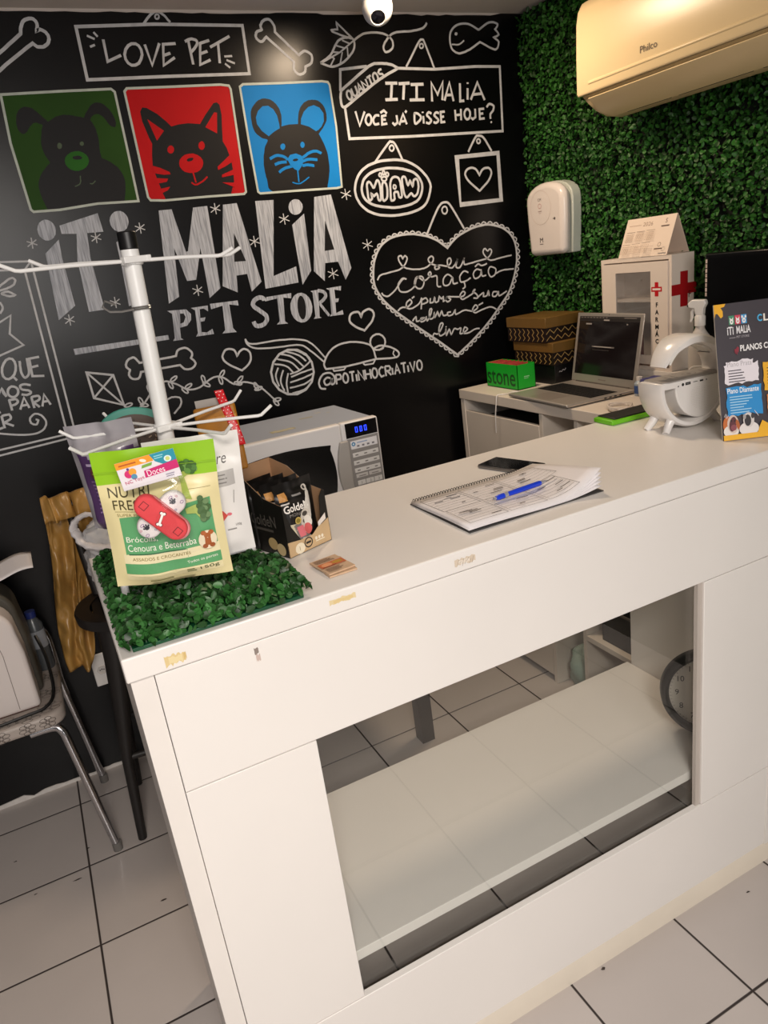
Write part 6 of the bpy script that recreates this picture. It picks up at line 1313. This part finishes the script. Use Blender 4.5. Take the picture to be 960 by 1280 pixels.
for k in range(3): a.stroke([(.004+.0025*k, .054-.002*k), (.008+.0025*k, .061-.002*k)], .001, '#e9e6ea'); a.stroke([(.072+.002*k, .062-.003*k), (.076+.002*k, .055-.003*k)], .001, '#e9e6ea')
a.build('sign_print', sg)
# =============================== green and black folder ===============================
fo = thing('document_case', 'black case with bright green rim lying at the back edge of the counter', 'case', (1.338, 1.452, Z0), -.04)
MB().box(0, .185, 0, .075, .0, .013).build('case_body', mat('lime_plastic', '#6cc11d', .4, noise=(9, .04)), fo, bevel=.003)
MB().box(.014, .18, .006, .074, .0125, .0165).build('case_lid', mat('black_case_lid', '#141512', .5, noise=(12, .1)), fo, bevel=.0015)
# =============================== spray bottle ===============================
sp = thing('spray_bottle', 'white trigger spray bottle behind the ring lamp', 'bottle', (1.712, 1.50, Z0+.0), 1.9)
FRO = mat('frosted_bottle', '#cfc8c2', .4, noise=(8, .03))
MB().lathe([(0, 0), (.028, 0), (.030, .006), (.030, .15), (.027, .172), (.015, .19), (.012, .197), (.012, .205), (0, .205)], 28).build('bottle_body', FRO, sp)
MB().lathe([(0, .203), (.0145, .203), (.0145, .228), (.011, .233), (0, .233)], 24).build('collar', PLASTIC, sp)
mb = MB(); mb.prism([(-.011, .232), (.011, .232), (.014, .25), (.030, .253), (.032, .265), (.02, .275), (-.016, .273), (-.019, .262), (-.012, .25)], -.010, .010, Matrix(((1,0,0,0),(0,0,1,0),(0,1,0,0),(0,0,0,1)))); mb.build('spray_head', PLASTIC, sp, bevel=.003)
MB().tube([(.016, 0, .252), (.022, 0, .24), (.022, 0, .226), (.026, 0, .214)], [.005, .005, .0045, .003], 8).build('trigger', PLASTIC, sp)
MB().cyl((.031, 0, .259), (.035, 0, .259), .0045).build('nozzle', BLACKP, sp)
# =============================== bits behind the lamp ===============================
mb = MB(); mb.grid(crumple(.055, .19, .078, 21, amp=.17), 44, 20, wrap=True); o = mb.build('plastic_bag', mat('violet_plastic_film', '#4f4f86', .3, noise=(14, .4)), smooth=60, weld=True); o.location = (1.755, 1.665, DT+.001); o.rotation_euler = (0, 0, .1)
tag(o, 'crumpled violet plastic bag on the desk behind the ring lamp', 'bag')
mb = MB(); mb.grid(crumple(.04, .045, .06, 31, amp=.2), 30, 14, wrap=True); o = mb.build('snack_wrapper', mat('orange_wrapper', '#c98a62', .35, noise=(20, .3)), smooth=60, weld=True); o.location = (1.645, 1.60, DT+.001)
tag(o, 'small orange crumpled wrapper on the desk by the violet bag', 'wrapper')
wb = thing('small_bottle', 'small clear bottle with a blue label between laptop and first-aid cabinet', 'bottle', (1.785, 1.805, DT+.0005))
MB().lathe([(0, 0), (.016, 0), (.017, .003), (.017, .04), (.009, .05), (0, .05)], 20).build('bottle_body', mat('pale_blue_plastic', '#a9b7c4', .25, noise=(8, .05)), wb)
MB().lathe([(.0172, .008), (.0174, .008), (.0174, .034), (.0172, .034)], 20).build('bottle_label', mat('blue_label', '#3a5a9a', .5, noise=(30, .4)), wb)
MB().lathe([(0, .048), (.0095, .048), (.0095, .062), (0, .062)], 16).build('bottle_cap', PLASTIC, wb)
cb = MB(); P = []
for k in range(60):
    t = k/59*2*PI*3.2; P.append((1.60+(.034+.004*math.sin(k*.7))*math.cos(t), 1.70+(.04+.004*math.cos(k*.9))*math.sin(t), DT+.006+.006*(k/59)+.003*math.sin(k*.5)+.003))
cb.tube(P, .0036, 8); tag(cb.build('coiled_cable', mat('off_white_cable', '#d9d0c8', .45, noise=(9, .03))), 'off-white coiled cable on the desk beside the laptop', 'cable')
o = MB().box(0, .085, 0, .06, 0, .012, M=TR(1.545, 1.60, DT+.0005) @ rotz(.3)).build('paper_stack', PAGE, bevel=.001); tag(o, 'small stack of cream paper slips at the desk edge behind the green case', 'paper')
ps = thing('power_strip', 'beige power strip with a row of sockets behind the ring lamp', 'power strip', (1.645, 1.466, Z0), .12)
MB().box(0, .22, 0, .042, 0, .036).build('strip_body', mat('beige_plastic', '#d9cdbf', .4, noise=(9, .03)), ps, bevel=.004)
a = Art(plane((0, 0, .036), (1, 0, 0), (0, 1, 0)), base=.0003)
for k in range(5):
    u = .028+k*.04; a.ell(u, .021, .015, .015, '#c3b5a6'); 
    for q in (-1, 0, 1): a.ell(u+q*.005, .021+(.003 if q == 0 else 0), .0018, .0018, '#2c2622')
a.build('socket_face', ps)
mb = MB(); mb.tube(smooth_path([(1.655, 1.485, Z0+.037), (1.652, 1.487, Z0+.07), (1.668, 1.485, Z0+.095), (1.71, 1.455, Z0+.085), (1.735, 1.435, Z0+.04), (1.74, 1.43, Z0+.004)]), .0025, 8)
tag(mb.build('lamp_cable', PLASTIC), 'thin white cable looping up from the power strip behind the lamp', 'cable')
# =============================== microwave on its stand ===============================
stt = thing('side_table', 'low dark side table carrying the microwave behind the counter', 'table', (.44, 2.02, 0))
MB().box(-.02, .54, -.03, .40, .905, .93).build('table_top', mat('dark_wood_board', '#2b241f', .5, noise=(5, .2)), stt, bevel=.002)
for x in (0, .50):
    for y in (0, .35): MB().box(x-.015, x+.035, y-.015, y+.035, 0, .905).build('leg', mat('dark_wood_leg', '#27211c', .5, noise=(5, .2)), stt)
mw = thing('microwave_oven', 'white microwave oven with dark door and blue clock digits behind the counter', 'microwave', (.448, 2.025, .9305))
MW_, MD, MH = .478, .335, .272
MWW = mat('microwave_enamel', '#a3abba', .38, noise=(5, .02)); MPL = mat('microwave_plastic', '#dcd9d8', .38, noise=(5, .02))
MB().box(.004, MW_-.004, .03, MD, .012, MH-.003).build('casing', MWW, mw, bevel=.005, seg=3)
MB().box(0, .352, 0, .0295, .010, MH).build('door', MPL, mw, bevel=.006, seg=3)
MB().box(.3525, MW_, 0, .0295, .010, MH).build('control_panel', MPL, mw, bevel=.006, seg=3)
for x in (.04, MW_-.04):
    for y in (.06, MD-.05): MB().cyl((x, y, 0), (x, y, .012), .014).build('foot', BLACKP, mw)
# dark window with an arched top edge
P = [(.022, .045), (.305, .045)]+[(.305+.022*math.sin(PI*k/12)*.6, .045+.17*k/12) for k in range(1, 12)]+[(.312, .215)]+[(.312-.29*k/10, .215+.012*math.sin(PI*k/10)) for k in range(1, 10)]+[(.022, .212)]
XZm = Matrix(((1,0,0,0),(0,0,-1,0),(0,1,0,0),(0,0,0,1)))
mb = MB(); mb.prism(P, 0, .0012, XZm); mb.build('door_window', mat('smoked_door_glass', '#141313', .12, noise=(4, .1)), mw)
P = [(.313, .04), (.352, .03), (.352, .218), (.313, .216)]+[(.313+.024*math.sin(PI*k/12), .216-.176*k/12) for k in range(1, 12)]
mb = MB(); mb.prism([(.366, .03), (.366, .2185)]+[(.322+.018*(2*abs(k/14-.5))**2, .2185-.1885*k/14) for k in range(15)], 0, .012, XZm); mb.build('door_handle', mat('grey_handle_plastic', '#a8a39e', .4, noise=(6, .03)), mw, bevel=.003)
MB().box(.366, MW_-.006, -.001, 0, .222, MH-.004).build('display', mat('black_display', '#06060a', .15, noise=(6, .1)), mw)
seg7 = mat('blue_display_digits', '#2038ff', .5, emit=2.2, noise=(20, .05))
a = Art(plane((.370, -.001, .222), (1, 0, 0), (0, 0, 1)), base=.0004)
def seg(u, v, s): 
    w_, h_ = .0085, .017; t = .0022
    R_ = {'a': (0, h_-t, w_, h_), 'd': (0, 0, w_, t), 'f': (0, h_/2, t, h_), 'b': (w_-t, h_/2, w_, h_), 'e': (0, 0, t, h_/2), 'c': (w_-t, 0, w_, h_/2), 'g': (0, h_/2-t/2, w_, h_/2+t/2)}
    for k in s: q = R_[k]; a.rect(u+q[0], v+q[1], u+q[2], v+q[3], 'LED')
seg(.028, .014, 'abcdef'); seg(.043, .014, 'abcdef'); seg(.058, .014, 'abcdef')
a.build('display_digits', mw, {'LED': seg7})
MB().box(.3665, MW_-.006, -.0012, 0, .022, .2195).build('keypad', mat('grey_keypad', '#8f8b88', .45, noise=(8, .03)), mw)
def button(x0, x1, z0, z1, c='#dedbd8'): MB().box(x0, x1, -.0028, -.0012, z0, z1).build('button', mat('button_'+c, c, .4, noise=(9, .02)), mw, bevel=.0012)
button(.376, .466, .186, .212, '#e6e4e6')
for z in (.160, .135, .111): button(.378, .466, z, z+.014)
button(.380, .420, .094, .106, '#cfcbc8'); button(.424, .466, .094, .106, '#cfcbc8')
for i in range(3):
    for j in range(3): button(.382+i*.029, .409+i*.029, .07-j*.018, .085-j*.018)
a = Art(plane((0, -.0029, 0), (1, 0, 0), (0, 0, 1)), base=.0002)
a.ell(.385, .202, .0065, .0065, '#3f7fae'); a.ell(.385, .202, .003, .003, '#cfe3f0'); a.rect(.397, .203, .432, .206, '#8fa6c9')
for k in range(4): a.rect(.396+k*.017, .191, .404+k*.017, .1965, '#7d7a80')
for z in (.160, .135, .111):
    for k in range(3): a.rect(.386+k*.03, z+.005, .396+k*.03, z+.0085, '#77736f')
for i in range(3):
    for j in range(3): a.text(str(1+i+3*j), .394+i*.029, .0735-j*.018, .008, '#77736f')
for z in (.098,):
    for x in (.388, .432): a.rect(x, z, x+.024, z+.0028, '#8c8783')
a.build('button_print', mw)
a = Art(plane((0, 0, MH-.0032), (1, 0, 0), (0, 1, 0)), base=.0006)
blot(a, .165, .245, .085, .125, '#a9a387', 41, 8); blot(a, .172, .238, .09, .12, '#b9b399', 42, 8); blot(a, .30, .345, .205, .225, '#a8a389', 43, 6); blot(a, .37, .39, .25, .265, '#bfbcb4', 44, 4); blot(a, .40, .412, .22, .232, '#b5b2aa', 45, 4); a.build('sticker_residue', mw)
# =============================== air conditioner ===============================
ac = thing('air_conditioner', 'cream split air conditioner mounted high on the hedge wall', 'air conditioner', (1.955, 1.17, 2.0))
ACW = mat('yellowed_white_plastic', '#ecd3a4', .3, noise=(3, .02)); ACL = .835
ACX = Matrix(((1,0,0,0),(0,0,1,0),(0,1,0,0),(0,0,0,1)))
mb = MB(); body = [(0, 0), (-.04, -.016), (-.10, -.012), (-.145, .005), (-.185, .034), (-.19, .05), (-.19, .26), (-.17, .292), (-.13, .305), (0, .305)]
mb.prism(body, 0, ACL, ACX); mb.build('housing', ACW, ac, bevel=.012, seg=4, smooth=50)
mb = MB(); mb.prism([(-.178, .052), (-.207, .047), (-.211, .056), (-.2085, .15), (-.204, .24), (-.196, .275), (-.180, .298), (-.16, .308), (-.15, .30), (-.178, .28)], -.004, ACL+.004, ACX); mb.build('front_panel', ACW, ac, bevel=.004, seg=3, smooth=50)
mb = MB(); mb.prism([(-.2045, .078), (-.2125, .072), (-.2135, .076), (-.207, .088)], .02, ACL-.05, ACX); mb.build('front_ridge', ACW, ac, bevel=.001)
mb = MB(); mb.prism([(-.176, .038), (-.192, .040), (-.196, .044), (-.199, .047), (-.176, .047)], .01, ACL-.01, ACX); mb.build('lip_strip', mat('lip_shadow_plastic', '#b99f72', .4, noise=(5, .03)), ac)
mb = MB(); mb.prism([(-.10, -.0128), (-.147, .0035), (-.18, .036), (-.193, .040), (-.196, .037), (-.152, .000), (-.10, -.0165)], .03, ACL-.03, ACX); mb.build('louver_flap', ACW, ac, bevel=.001)
mb = MB()
for y0, y1 in ((.05, .27), (.30, .54), (.57, .74)): mb.prism([(-.094, -.0128), (-.094, -.0165), (-.100, -.0165), (-.100, -.0128)], y0, y1, ACX)
mb.build('air_slot', mat('dark_slot', '#2c2218', .7, noise=(8, .1)), ac)
a = Art(lambda u, v, hh: Vector((-.2120-hh+.0025*(v-.056)/.09, ACL-u, v)), base=.0004); a.text('Philco', .262, .098, .017, '#4a3524', w=.062); a.build('front_lettering', ac)
# =============================== soap dispenser ===============================
sd_ = thing('soap_dispenser', 'white wall-mounted dispenser on the hedge beside the black wall', 'dispenser', (1.958, 2.375, 1.587))
PWH = mat('pinkish_white_plastic', '#e6ddd8', .25, noise=(5, .01))
def dprof(k):
    P = [(-.108*k, 0), (.108*k, 0), (.118*k, .12), (.121*k, .19)]
    for q in range(1, 12):
        t = PI*q/12; P.append((.121*k*math.cos(t), .19+.073*k*math.sin(t)**.8))
    P += [(-.121*k, .19), (-.118*k, .12)]; return P
YZX = Matrix(((0,0,1,0),(1,0,0,0),(0,1,0,0),(0,0,0,1)))
MB().prism(dprof(.95), -.032, .01, YZX).build('back_shell', mat('translucent_grey_plastic', '#c3c9c0', .35, noise=(6, .02)), sd_, bevel=.004, smooth=50)
MB().prism(dprof(.93), -.075, -.033, YZX).build('front_cover', PWH, sd_, bevel=.022, seg=5, smooth=60)
a = Art(lambda u, v, hh: Vector((-.0752-hh, -u, v)), base=.0003)
a.ring(-.018, .172, .060, .060, .0016, '#d2c3bc', 40); a.text('CM', -.032, .195, .010, '#6b5f60', w=.02); a.ring(-.022, .178, .009, .008, .0015, '#c98a8a'); a.rect(-.032, .158, -.012, .161, '#b5a09c'); a.rect(-.029, .152, -.015, .1545, '#cdbdb8')
a.text('M', -.030, .048, .017, '#3a3130', w=.018); a.rect(-.032, .041, -.011, .0435, '#8c7f7c'); a.ell(.062, .127, .004, .005, '#4a4442'); a.rect(.052, .1255, .060, .1285, '#8c8380')
a.build('cover_print', sd_)
# =============================== security camera ===============================
sc = thing('security_camera', 'white dome security camera on the ceiling above the black wall', 'camera', (1.235, 2.30, ZC))
MB().lathe([(0, 0), (.060, 0), (.060, -.012), (.052, -.026), (.046, -.034), (0, -.034)], 36).build('mounting_base', PLASTIC, sc)
dv = Vector((-.36, -.62, -.72)).normalized(); dq = dv.to_track_quat('Z', 'Y').to_matrix().to_4x4(); BP = TR(0, 0, -.078)
MB().lathe([(0, -.048), (.02, -.046), (.036, -.036), (.046, -.016), (.0475, 0), (.044, .018), (.034, .036), (.026, .046), (.0225, .047), (.0215, .043), (0, .043)], 36, BP @ dq).build('turret_ball', PLASTIC, sc, smooth=60)
MB().lathe([(0, .0432), (.0212, .0432), (.0212, .0445), (.014, .0465), (0, .0475)], 30, BP @ dq).build('lens', mat('black_lens', '#0a0a12', .1, noise=(8, .2)), sc)
MB().cyl((-.0, 0, -.03), (0, 0, -.055), .043, .0465).build('swivel_collar', PLASTIC, sc)
# =============================== chrome chair ===============================
ch = thing('chrome_chair', 'chrome-legged kitchen chair with flowered grey seat by the black wall', 'chair', (-.36, 2.32, 0))
FAB = mat('grey_seat_vinyl', '#a89e97', .45, noise=(7, .04))
sw, sdp = .205, .19
def rrect(w, d, r, n=6):
    P = []
    for cx, cy, a0 in ((w-r, d-r, 0), (-w+r, d-r, 90), (-w+r, -d+r, 180), (w-r, -d+r, 270)):
        for k in range(n+1): t = math.radians(a0+90*k/n); P.append((cx+r*math.cos(t), cy+r*math.sin(t)))
    return P
MB().prism(rrect(sw, sdp, .05), .487, .531).build('seat', FAB, ch, bevel=.012, seg=4, smooth=50)
a = Art(lambda u, v, hh: Vector((u, -sdp-.0004-hh, .490+v))); b_ = Art(lambda u, v, hh: Vector((u, v, .5314+hh)), base=.0003)
def flower(A, u, v, r, c='#3a332f'):
    for k in range(6):
        t = k*PI/3+.3; A.stroke([(u+.3*r*math.cos(t)+.45*r*math.cos(t)+.5*r*math.cos(q), v+.75*r*math.sin(t)*.9+.3*r*math.sin(q)) for q in [2*PI*i/9 for i in range(9)]], .0012, c, True)
    A.ring(u, v, r*.25, r*.25, .0012, c, 10)
for u, v in ((.10, .02), (.03, .018), (-.06, .022), (.155, .022)): flower(a, u, v, .019)
for u, v in ((.165, -.14), (.11, -.165), (.17, -.05), (.05, -.16), (.17, .06), (-.02, -.165)): flower(b_, u, v, .03)
a.build('seat_flowers', ch); b_.build('seat_flowers', ch)
for s in (-1, 1):
    MB().tube(smooth_path([(s*.10, -.165, .479), (s*.160, -.170, .479), (s*.183, -.178, .462), (s*.194, -.185, .39), (s*.233, -.192, .012)], 5), .0125, 12).build('leg', CHROME, ch, smooth=60)
    MB().tube(smooth_path([(s*.196, .205, .66-.16), (s*.196, .196, .42), (s*.212, .196, .25), (s*.233, .198, .012)], 5), .0125, 12).build('leg', CHROME, ch, smooth=60)
    MB().cyl((s*.2335, -.192, 0), (s*.2335, -.192, .03), .0145).build('leg_tip', mat('grey_rubber', '#6d6a67', .6, noise=(12, .05)), ch)
    MB().cyl((s*.2335, .198, 0), (s*.2335, .198, .03), .0145).build('leg_tip', mat('grey_rubber', '#6d6a67', .6), ch)
MB().tube(smooth_path([(-.196, .205, .50), (-.197, .205, .60), (-.18, .205, .645), (-.14, .205, .662), (0, .205, .664), (.14, .205, .662), (.18, .205, .645), (.197, .205, .60), (.196, .205, .50)], 6), .0125, 12).build('back_rail', CHROME, ch, smooth=60)
MB().box(-.19, .19, -.012, .012, .469, .486).build('seat_bar', CHROME, ch)
# =============================== appliance on the chair ===============================
ap = thing('white_appliance', 'white plastic appliance with rounded corner standing on the flowered chair', 'appliance', (-.425, 2.20, .532))
XZa = Matrix(((1,0,0,0),(0,0,1,0),(0,1,0,0),(0,0,0,1)))
prof = [(-.20, 0), (.212, 0), (.2125, .18), (.205, .25)]+[(.115+.09*math.cos(t), .255+.085*math.sin(t)) for t in [PI/2*k/8 for k in range(9)]]+[(-.20, .345)]
AW = mat('appliance_shell', '#d8cfcb', .35, noise=(4, .02))
MB().prism(prof, 0, .09, XZa).build('front_shell', AW, ap, bevel=.012, seg=4, smooth=50)
prof2 = [(p[0]*1.03+.006 if p[0] > 0 else p[0], p[1]*1.06+.004) for p in prof]
MB().prism(prof2, .092, .225, XZa).build('rear_housing', mat('olive_grey_plastic', '#45423b', .45, noise=(5, .06)), ap, bevel=.012, seg=4, smooth=50)
MB().box(-.19, .205, .004, .215, -.0004, .006).build('base_trim', mat('brown_trim', '#4a2f26', .5, noise=(8, .08)), ap)
a = Art(lambda u, v, hh: Vector((u, -.0002-hh, v)), base=.0002); a.stroke([(.155, .012), (.157, .19), (.15, .25), (.118, .30)], .0018, '#7d706b'); a.build('shell_seam', ap)
mb = MB(); mb.grid(lambda u, v: Vector((-.02+.235*u, .10+.11*v, 1.04*.345+.010+.034*math.sin(PI*u*.75)*(.3+.7*v)+.016*u*u+.006*math.sin(u*9))), 16, 6); o = mb.build('paper_sheet', PAGE, solid=.001); o.location = (-.345, 2.20, .532)
tag(o, 'curled white paper sheet lying on top of the white appliance', 'paper')
sbt = thing('small_bottle', 'small bottle with a dark blue cap standing behind the white appliance on the chair', 'bottle', (-.188, 2.458, .532))
MB().lathe([(0, 0), (.026, 0), (.027, .004), (.027, .16), (.012, .185), (0, .185)], 24).build('bottle_body', mat('grey_bottle', '#4c4f52', .25, noise=(8, .06)), sbt)
MB().lathe([(.0272, .08), (.0274, .08), (.0274, .14), (.0272, .14)], 24).build('bottle_label', mat('white_bottle_label', '#8d9096', .5, noise=(20, .1)), sbt)
MB().lathe([(0, .184), (.016, .184), (.016, .206), (0, .206)], 20).build('bottle_cap', mat('dark_blue_cap', '#1f2b66', .4, noise=(8, .05)), sbt)
mb = MB(); mb.tube(smooth_path([(-.185, 2.36, .69), (-.170, 2.30, .63), (-.172, 2.22, .56), (-.20, 2.175, .5378), (-.26, 2.16, .5375), (-.36, 2.152, .5375), (-.5, 2.165, .5375)], 8), .0048, 8)
tag(mb.build('power_cable', BLACKP), 'black cable curving over the seat in front of the white appliance', 'cable')
# =============================== black stool ===============================
so = thing('bar_stool', 'tall black plastic stool with slotted seat between counter and black wall', 'stool', (.112, 2.255, 0))
BKS = mat('black_stool_plastic', '#1b1817', .5, noise=(8, .15))
mb = MB(); R_ = .172
# slotted seat: ring plus bars
mb.lathe([(.125, .765), (.150, .762), (R_-.004, .766), (R_, .758), (R_-.002, .735), (.15, .728), (.125, .74)], 40)
for k in range(6):
    x = -.105+k*.042; L = math.sqrt(max(0, .135**2-x*x)); mb.box(x-.0125, x+.0125, -L, L, .742, .762)
mb.build('seat', BKS, so, smooth=50)
MB().lathe([(0, .705), (.06, .708), (.12, .73), (.12, .739), (0, .735)], 30).build('seat_hub', BKS, so)
for k, t in enumerate((219, 309, 39, 129)):
    t = math.radians(t); c, s = math.cos(t), math.sin(t)
    MB().tube([(.105*c, .105*s, .735), (.118*c, .118*s, .62), (.178*c, .178*s, .30), (.208*c, .208*s, .006)], [.040, .034, .018, .0135], 14).build('leg', BKS, so, smooth=60)
    t2 = t+PI/2; MB().cyl((.178*c, .178*s, .295), (.178*math.cos(t2), .178*math.sin(t2), .295), .011).build('foot_rest', BKS, so)
for s in (-1, 1): MB().tube([(-.045+s*.045, .118, .765), (-.05+s*.05, .135, .91), (-.055+s*.05, .15, 1.07)], [.016, .013, .012], 12).build('back_post', BKS, so, smooth=60)
MB().tube([(-.150, .15, 1.06), (-.06, .158, 1.066), (.02, .152, 1.06)], .014, 12, flat=.7).build('back_rail', BKS, so, smooth=60)
# =============================== gold cloth over its back ===============================
def cloth(u, v):
    x = -.165+.145*u; L = .62
    if v < .12: t = v/.12; y = .120+.056*t; z = 1.03+.07*math.sin(PI*.5*min(1, t*1.15))+.0; 
    else:
        q = (v-.12)/.88; y = .178+.012*math.sin(q*3); z = 1.10-q*(.60-.22/(1+math.exp(-(u-.52)*26)))
        x += .012*q*math.sin(q*5+1)-.045*q*(1-u)-.01*q
    fold = .012*math.sin(u*23+v*3.5)+.010*math.sin(u*13-v*7+1)+.006*math.sin(v*19+u*9)+.005*math.sin(u*41+v*23)+.006*math.sin(v*33+u*14)*math.sin(u*9+2)+.004*math.sin(v*52-u*31)
    return Vector((x+.006*math.sin(u*15+v*6), y+fold*(.5+.7*v), z+.004*math.sin(u*17)))
mb = MB(); mb.grid(cloth, 60, 60)
o = mb.build('satin_cloth', mat('gold_satin', '#ab8244', .34, spec=.6, noise=(9, .2), bump=(26, .5)), solid=.0025, smooth=80); o.location = (.098, 2.255, -.005)
tag(o, 'gold satin cloth draped over the back of the black stool', 'cloth')
# =============================== white plastic bag ===============================
wb_ = thing('plastic_bag', 'crumpled white plastic bag hanging behind the left end of the counter', 'bag', (.125, 2.225, .7665))
FILM = clear('white_bag_film', '#f4f4f6', .25, 1.35, .72)
f0 = crumple(.21, .18, .285, 77, p=.75, amp=.20, fine=.08)
mb = MB(); mb.grid(f0, 96, 56, wrap=True); mb.build('bag_body', FILM, wb_, smooth=70, weld=True)
BW = mat('white_bag_handle', '#dcd9db', .35, noise=(10, .05), bump=(40, .2))
MB().tube(smooth_path([(-.070, -.03, .20), (-.118, -.03, .262), (-.106, -.04, .300), (-.060, -.045, .305), (.0, -.03, .23)], 6), [.012+.006*abs(math.sin(k*1.3)) for k in range(25)], 10, flat=.45).build('bag_handle', BW, wb_, smooth=60)
MB().tube(smooth_path([(-.118, -.03, .265), (-.10, -.06, .228), (-.05, -.085, .212), (.0, -.09, .205)], 6), [.013+.008*abs(math.sin(k*1.1)) for k in range(19)], 10, flat=.5).build('bag_handle', BW, wb_, smooth=60)
# =============================== wall outlet ===============================
ou = thing('wall_outlet', 'white electrical outlet plate low on the black wall behind the stool', 'outlet', (-.003, YW-.0005, .34))
MB().box(-.058, .058, -.008, 0, 0, .125).build('cover_plate', PLASTIC, ou, bevel=.003)
for x in (-.028, .028):
    mb = MB(); mb.lathe([(0, 0), (.018, 0), (.018, .003), (.015, .003), (.014, .001), (0, .001)], 6, TR(x, -.008, .062) @ Matrix.Rotation(PI/2, 4, 'X')); s_ = mb.build('socket', mat('socket_plastic', '#cfcac6', .4, noise=(8, .02)), ou)
    mb = MB()
    for k in (-1, 0, 1): mb.cyl((x+k*.0065, -.0085, .062+(.002 if k == 0 else 0)), (x+k*.0065, -.0096, .062+(.002 if k == 0 else 0)), .0024, seg=10)
    mb.build('socket_hole', BLACKP, s_)
# dirt on the floor
DIRT = '#3d3431'
k = 0
for x, y, r in ((.856, 1.010, .009), (1.31, .975, .007), (-.256, 2.067, .014), (-.036, 1.834, .011), (-.374, 2.082, .006), (-.428, 2.269, .008), (-.215, 2.19, .008)):
    rr = random.Random(k+50); P = [(x+r*rr.uniform(.3, 1)*math.cos(t)*1.1, y+r*rr.uniform(.3, 1)*math.sin(t)*.5) for t in [2*PI*i/9 for i in range(9)]]
    a = Art(lambda u, v, hh: Vector((u, v, .0006+hh))); a.poly(P, DIRT); o = a.build('dirt_speck')
    tag(o, 'dark dirt speck on the pale tiled floor', 'dirt', 'dirt specks on the floor'); k += 1
# =============================== light and camera ===============================
def area(name, loc, size, power, col, rot=(0, 0, 0), sy=None, spread=PI):
    l = bpy.data.lights.new(name, 'AREA'); l.energy = power; l.color = col; l.size = size; l.spread = spread
    if sy: l.shape = 'RECTANGLE'; l.size_y = sy
    o = bpy.data.objects.new(name, l); COL.objects.link(o); o.location = loc; o.rotation_euler = rot; return o
area('ceiling_panel_light', (-.15, -.95, ZC-.03), .6, 50, (1, .92, .835))
area('warm_downlight', (1.24, 2.1, ZC-.02), .16, 8.5, (1, .77, .54))
area('shopfront_daylight', (-.1, -2.3, 1.75), 1.6, 30, (1, .955, .92), (math.radians(80), 0, 0), 1.2)
w = bpy.data.worlds.new('shop_ambient'); SC.world = w; w.use_nodes = True
w.node_tree.nodes['Background'].inputs[0].default_value = (.80, .80, .84, 1); w.node_tree.nodes['Background'].inputs[1].default_value = .05

cam = bpy.data.cameras.new('camera'); co = bpy.data.objects.new('camera', cam); COL.objects.link(co); SC.camera = co
Fpx = 911.5; cam.sensor_fit = 'VERTICAL'; cam.sensor_height = 24; cam.lens = Fpx/1280*24; cam.clip_start = .02
a_, b_, c_ = -.42031, .32984, -.13629
Ry = Matrix(((math.cos(a_), 0, math.sin(a_)), (0, 1, 0), (-math.sin(a_), 0, math.cos(a_))))
Rx = Matrix(((1, 0, 0), (0, math.cos(b_), -math.sin(b_)), (0, math.sin(b_), math.cos(b_))))
Rz = Matrix(((math.cos(c_), -math.sin(c_), 0), (math.sin(c_), math.cos(c_), 0), (0, 0, 1)))
Rm = Rz @ Rx @ Ry                       # (right, down, forward) of the room -> camera
conv = lambda v: Vector((v[0], v[2], -v[1]))
rx = conv(Rm[0]); dn = conv(Rm[1]); fw = conv(Rm[2])
co.matrix_world = Matrix(((rx.x, -dn.x, -fw.x, 0), (rx.y, -dn.y, -fw.y, 0), (rx.z, -dn.z, -fw.z, 1.65), (0, 0, 0, 1)))
vs = SC.view_settings; vs.view_transform = 'Standard'; vs.look = 'None'; vs.gamma = 1; vs.exposure = .50; vs.use_curve_mapping = False
SC.display_settings.display_device = 'sRGB'
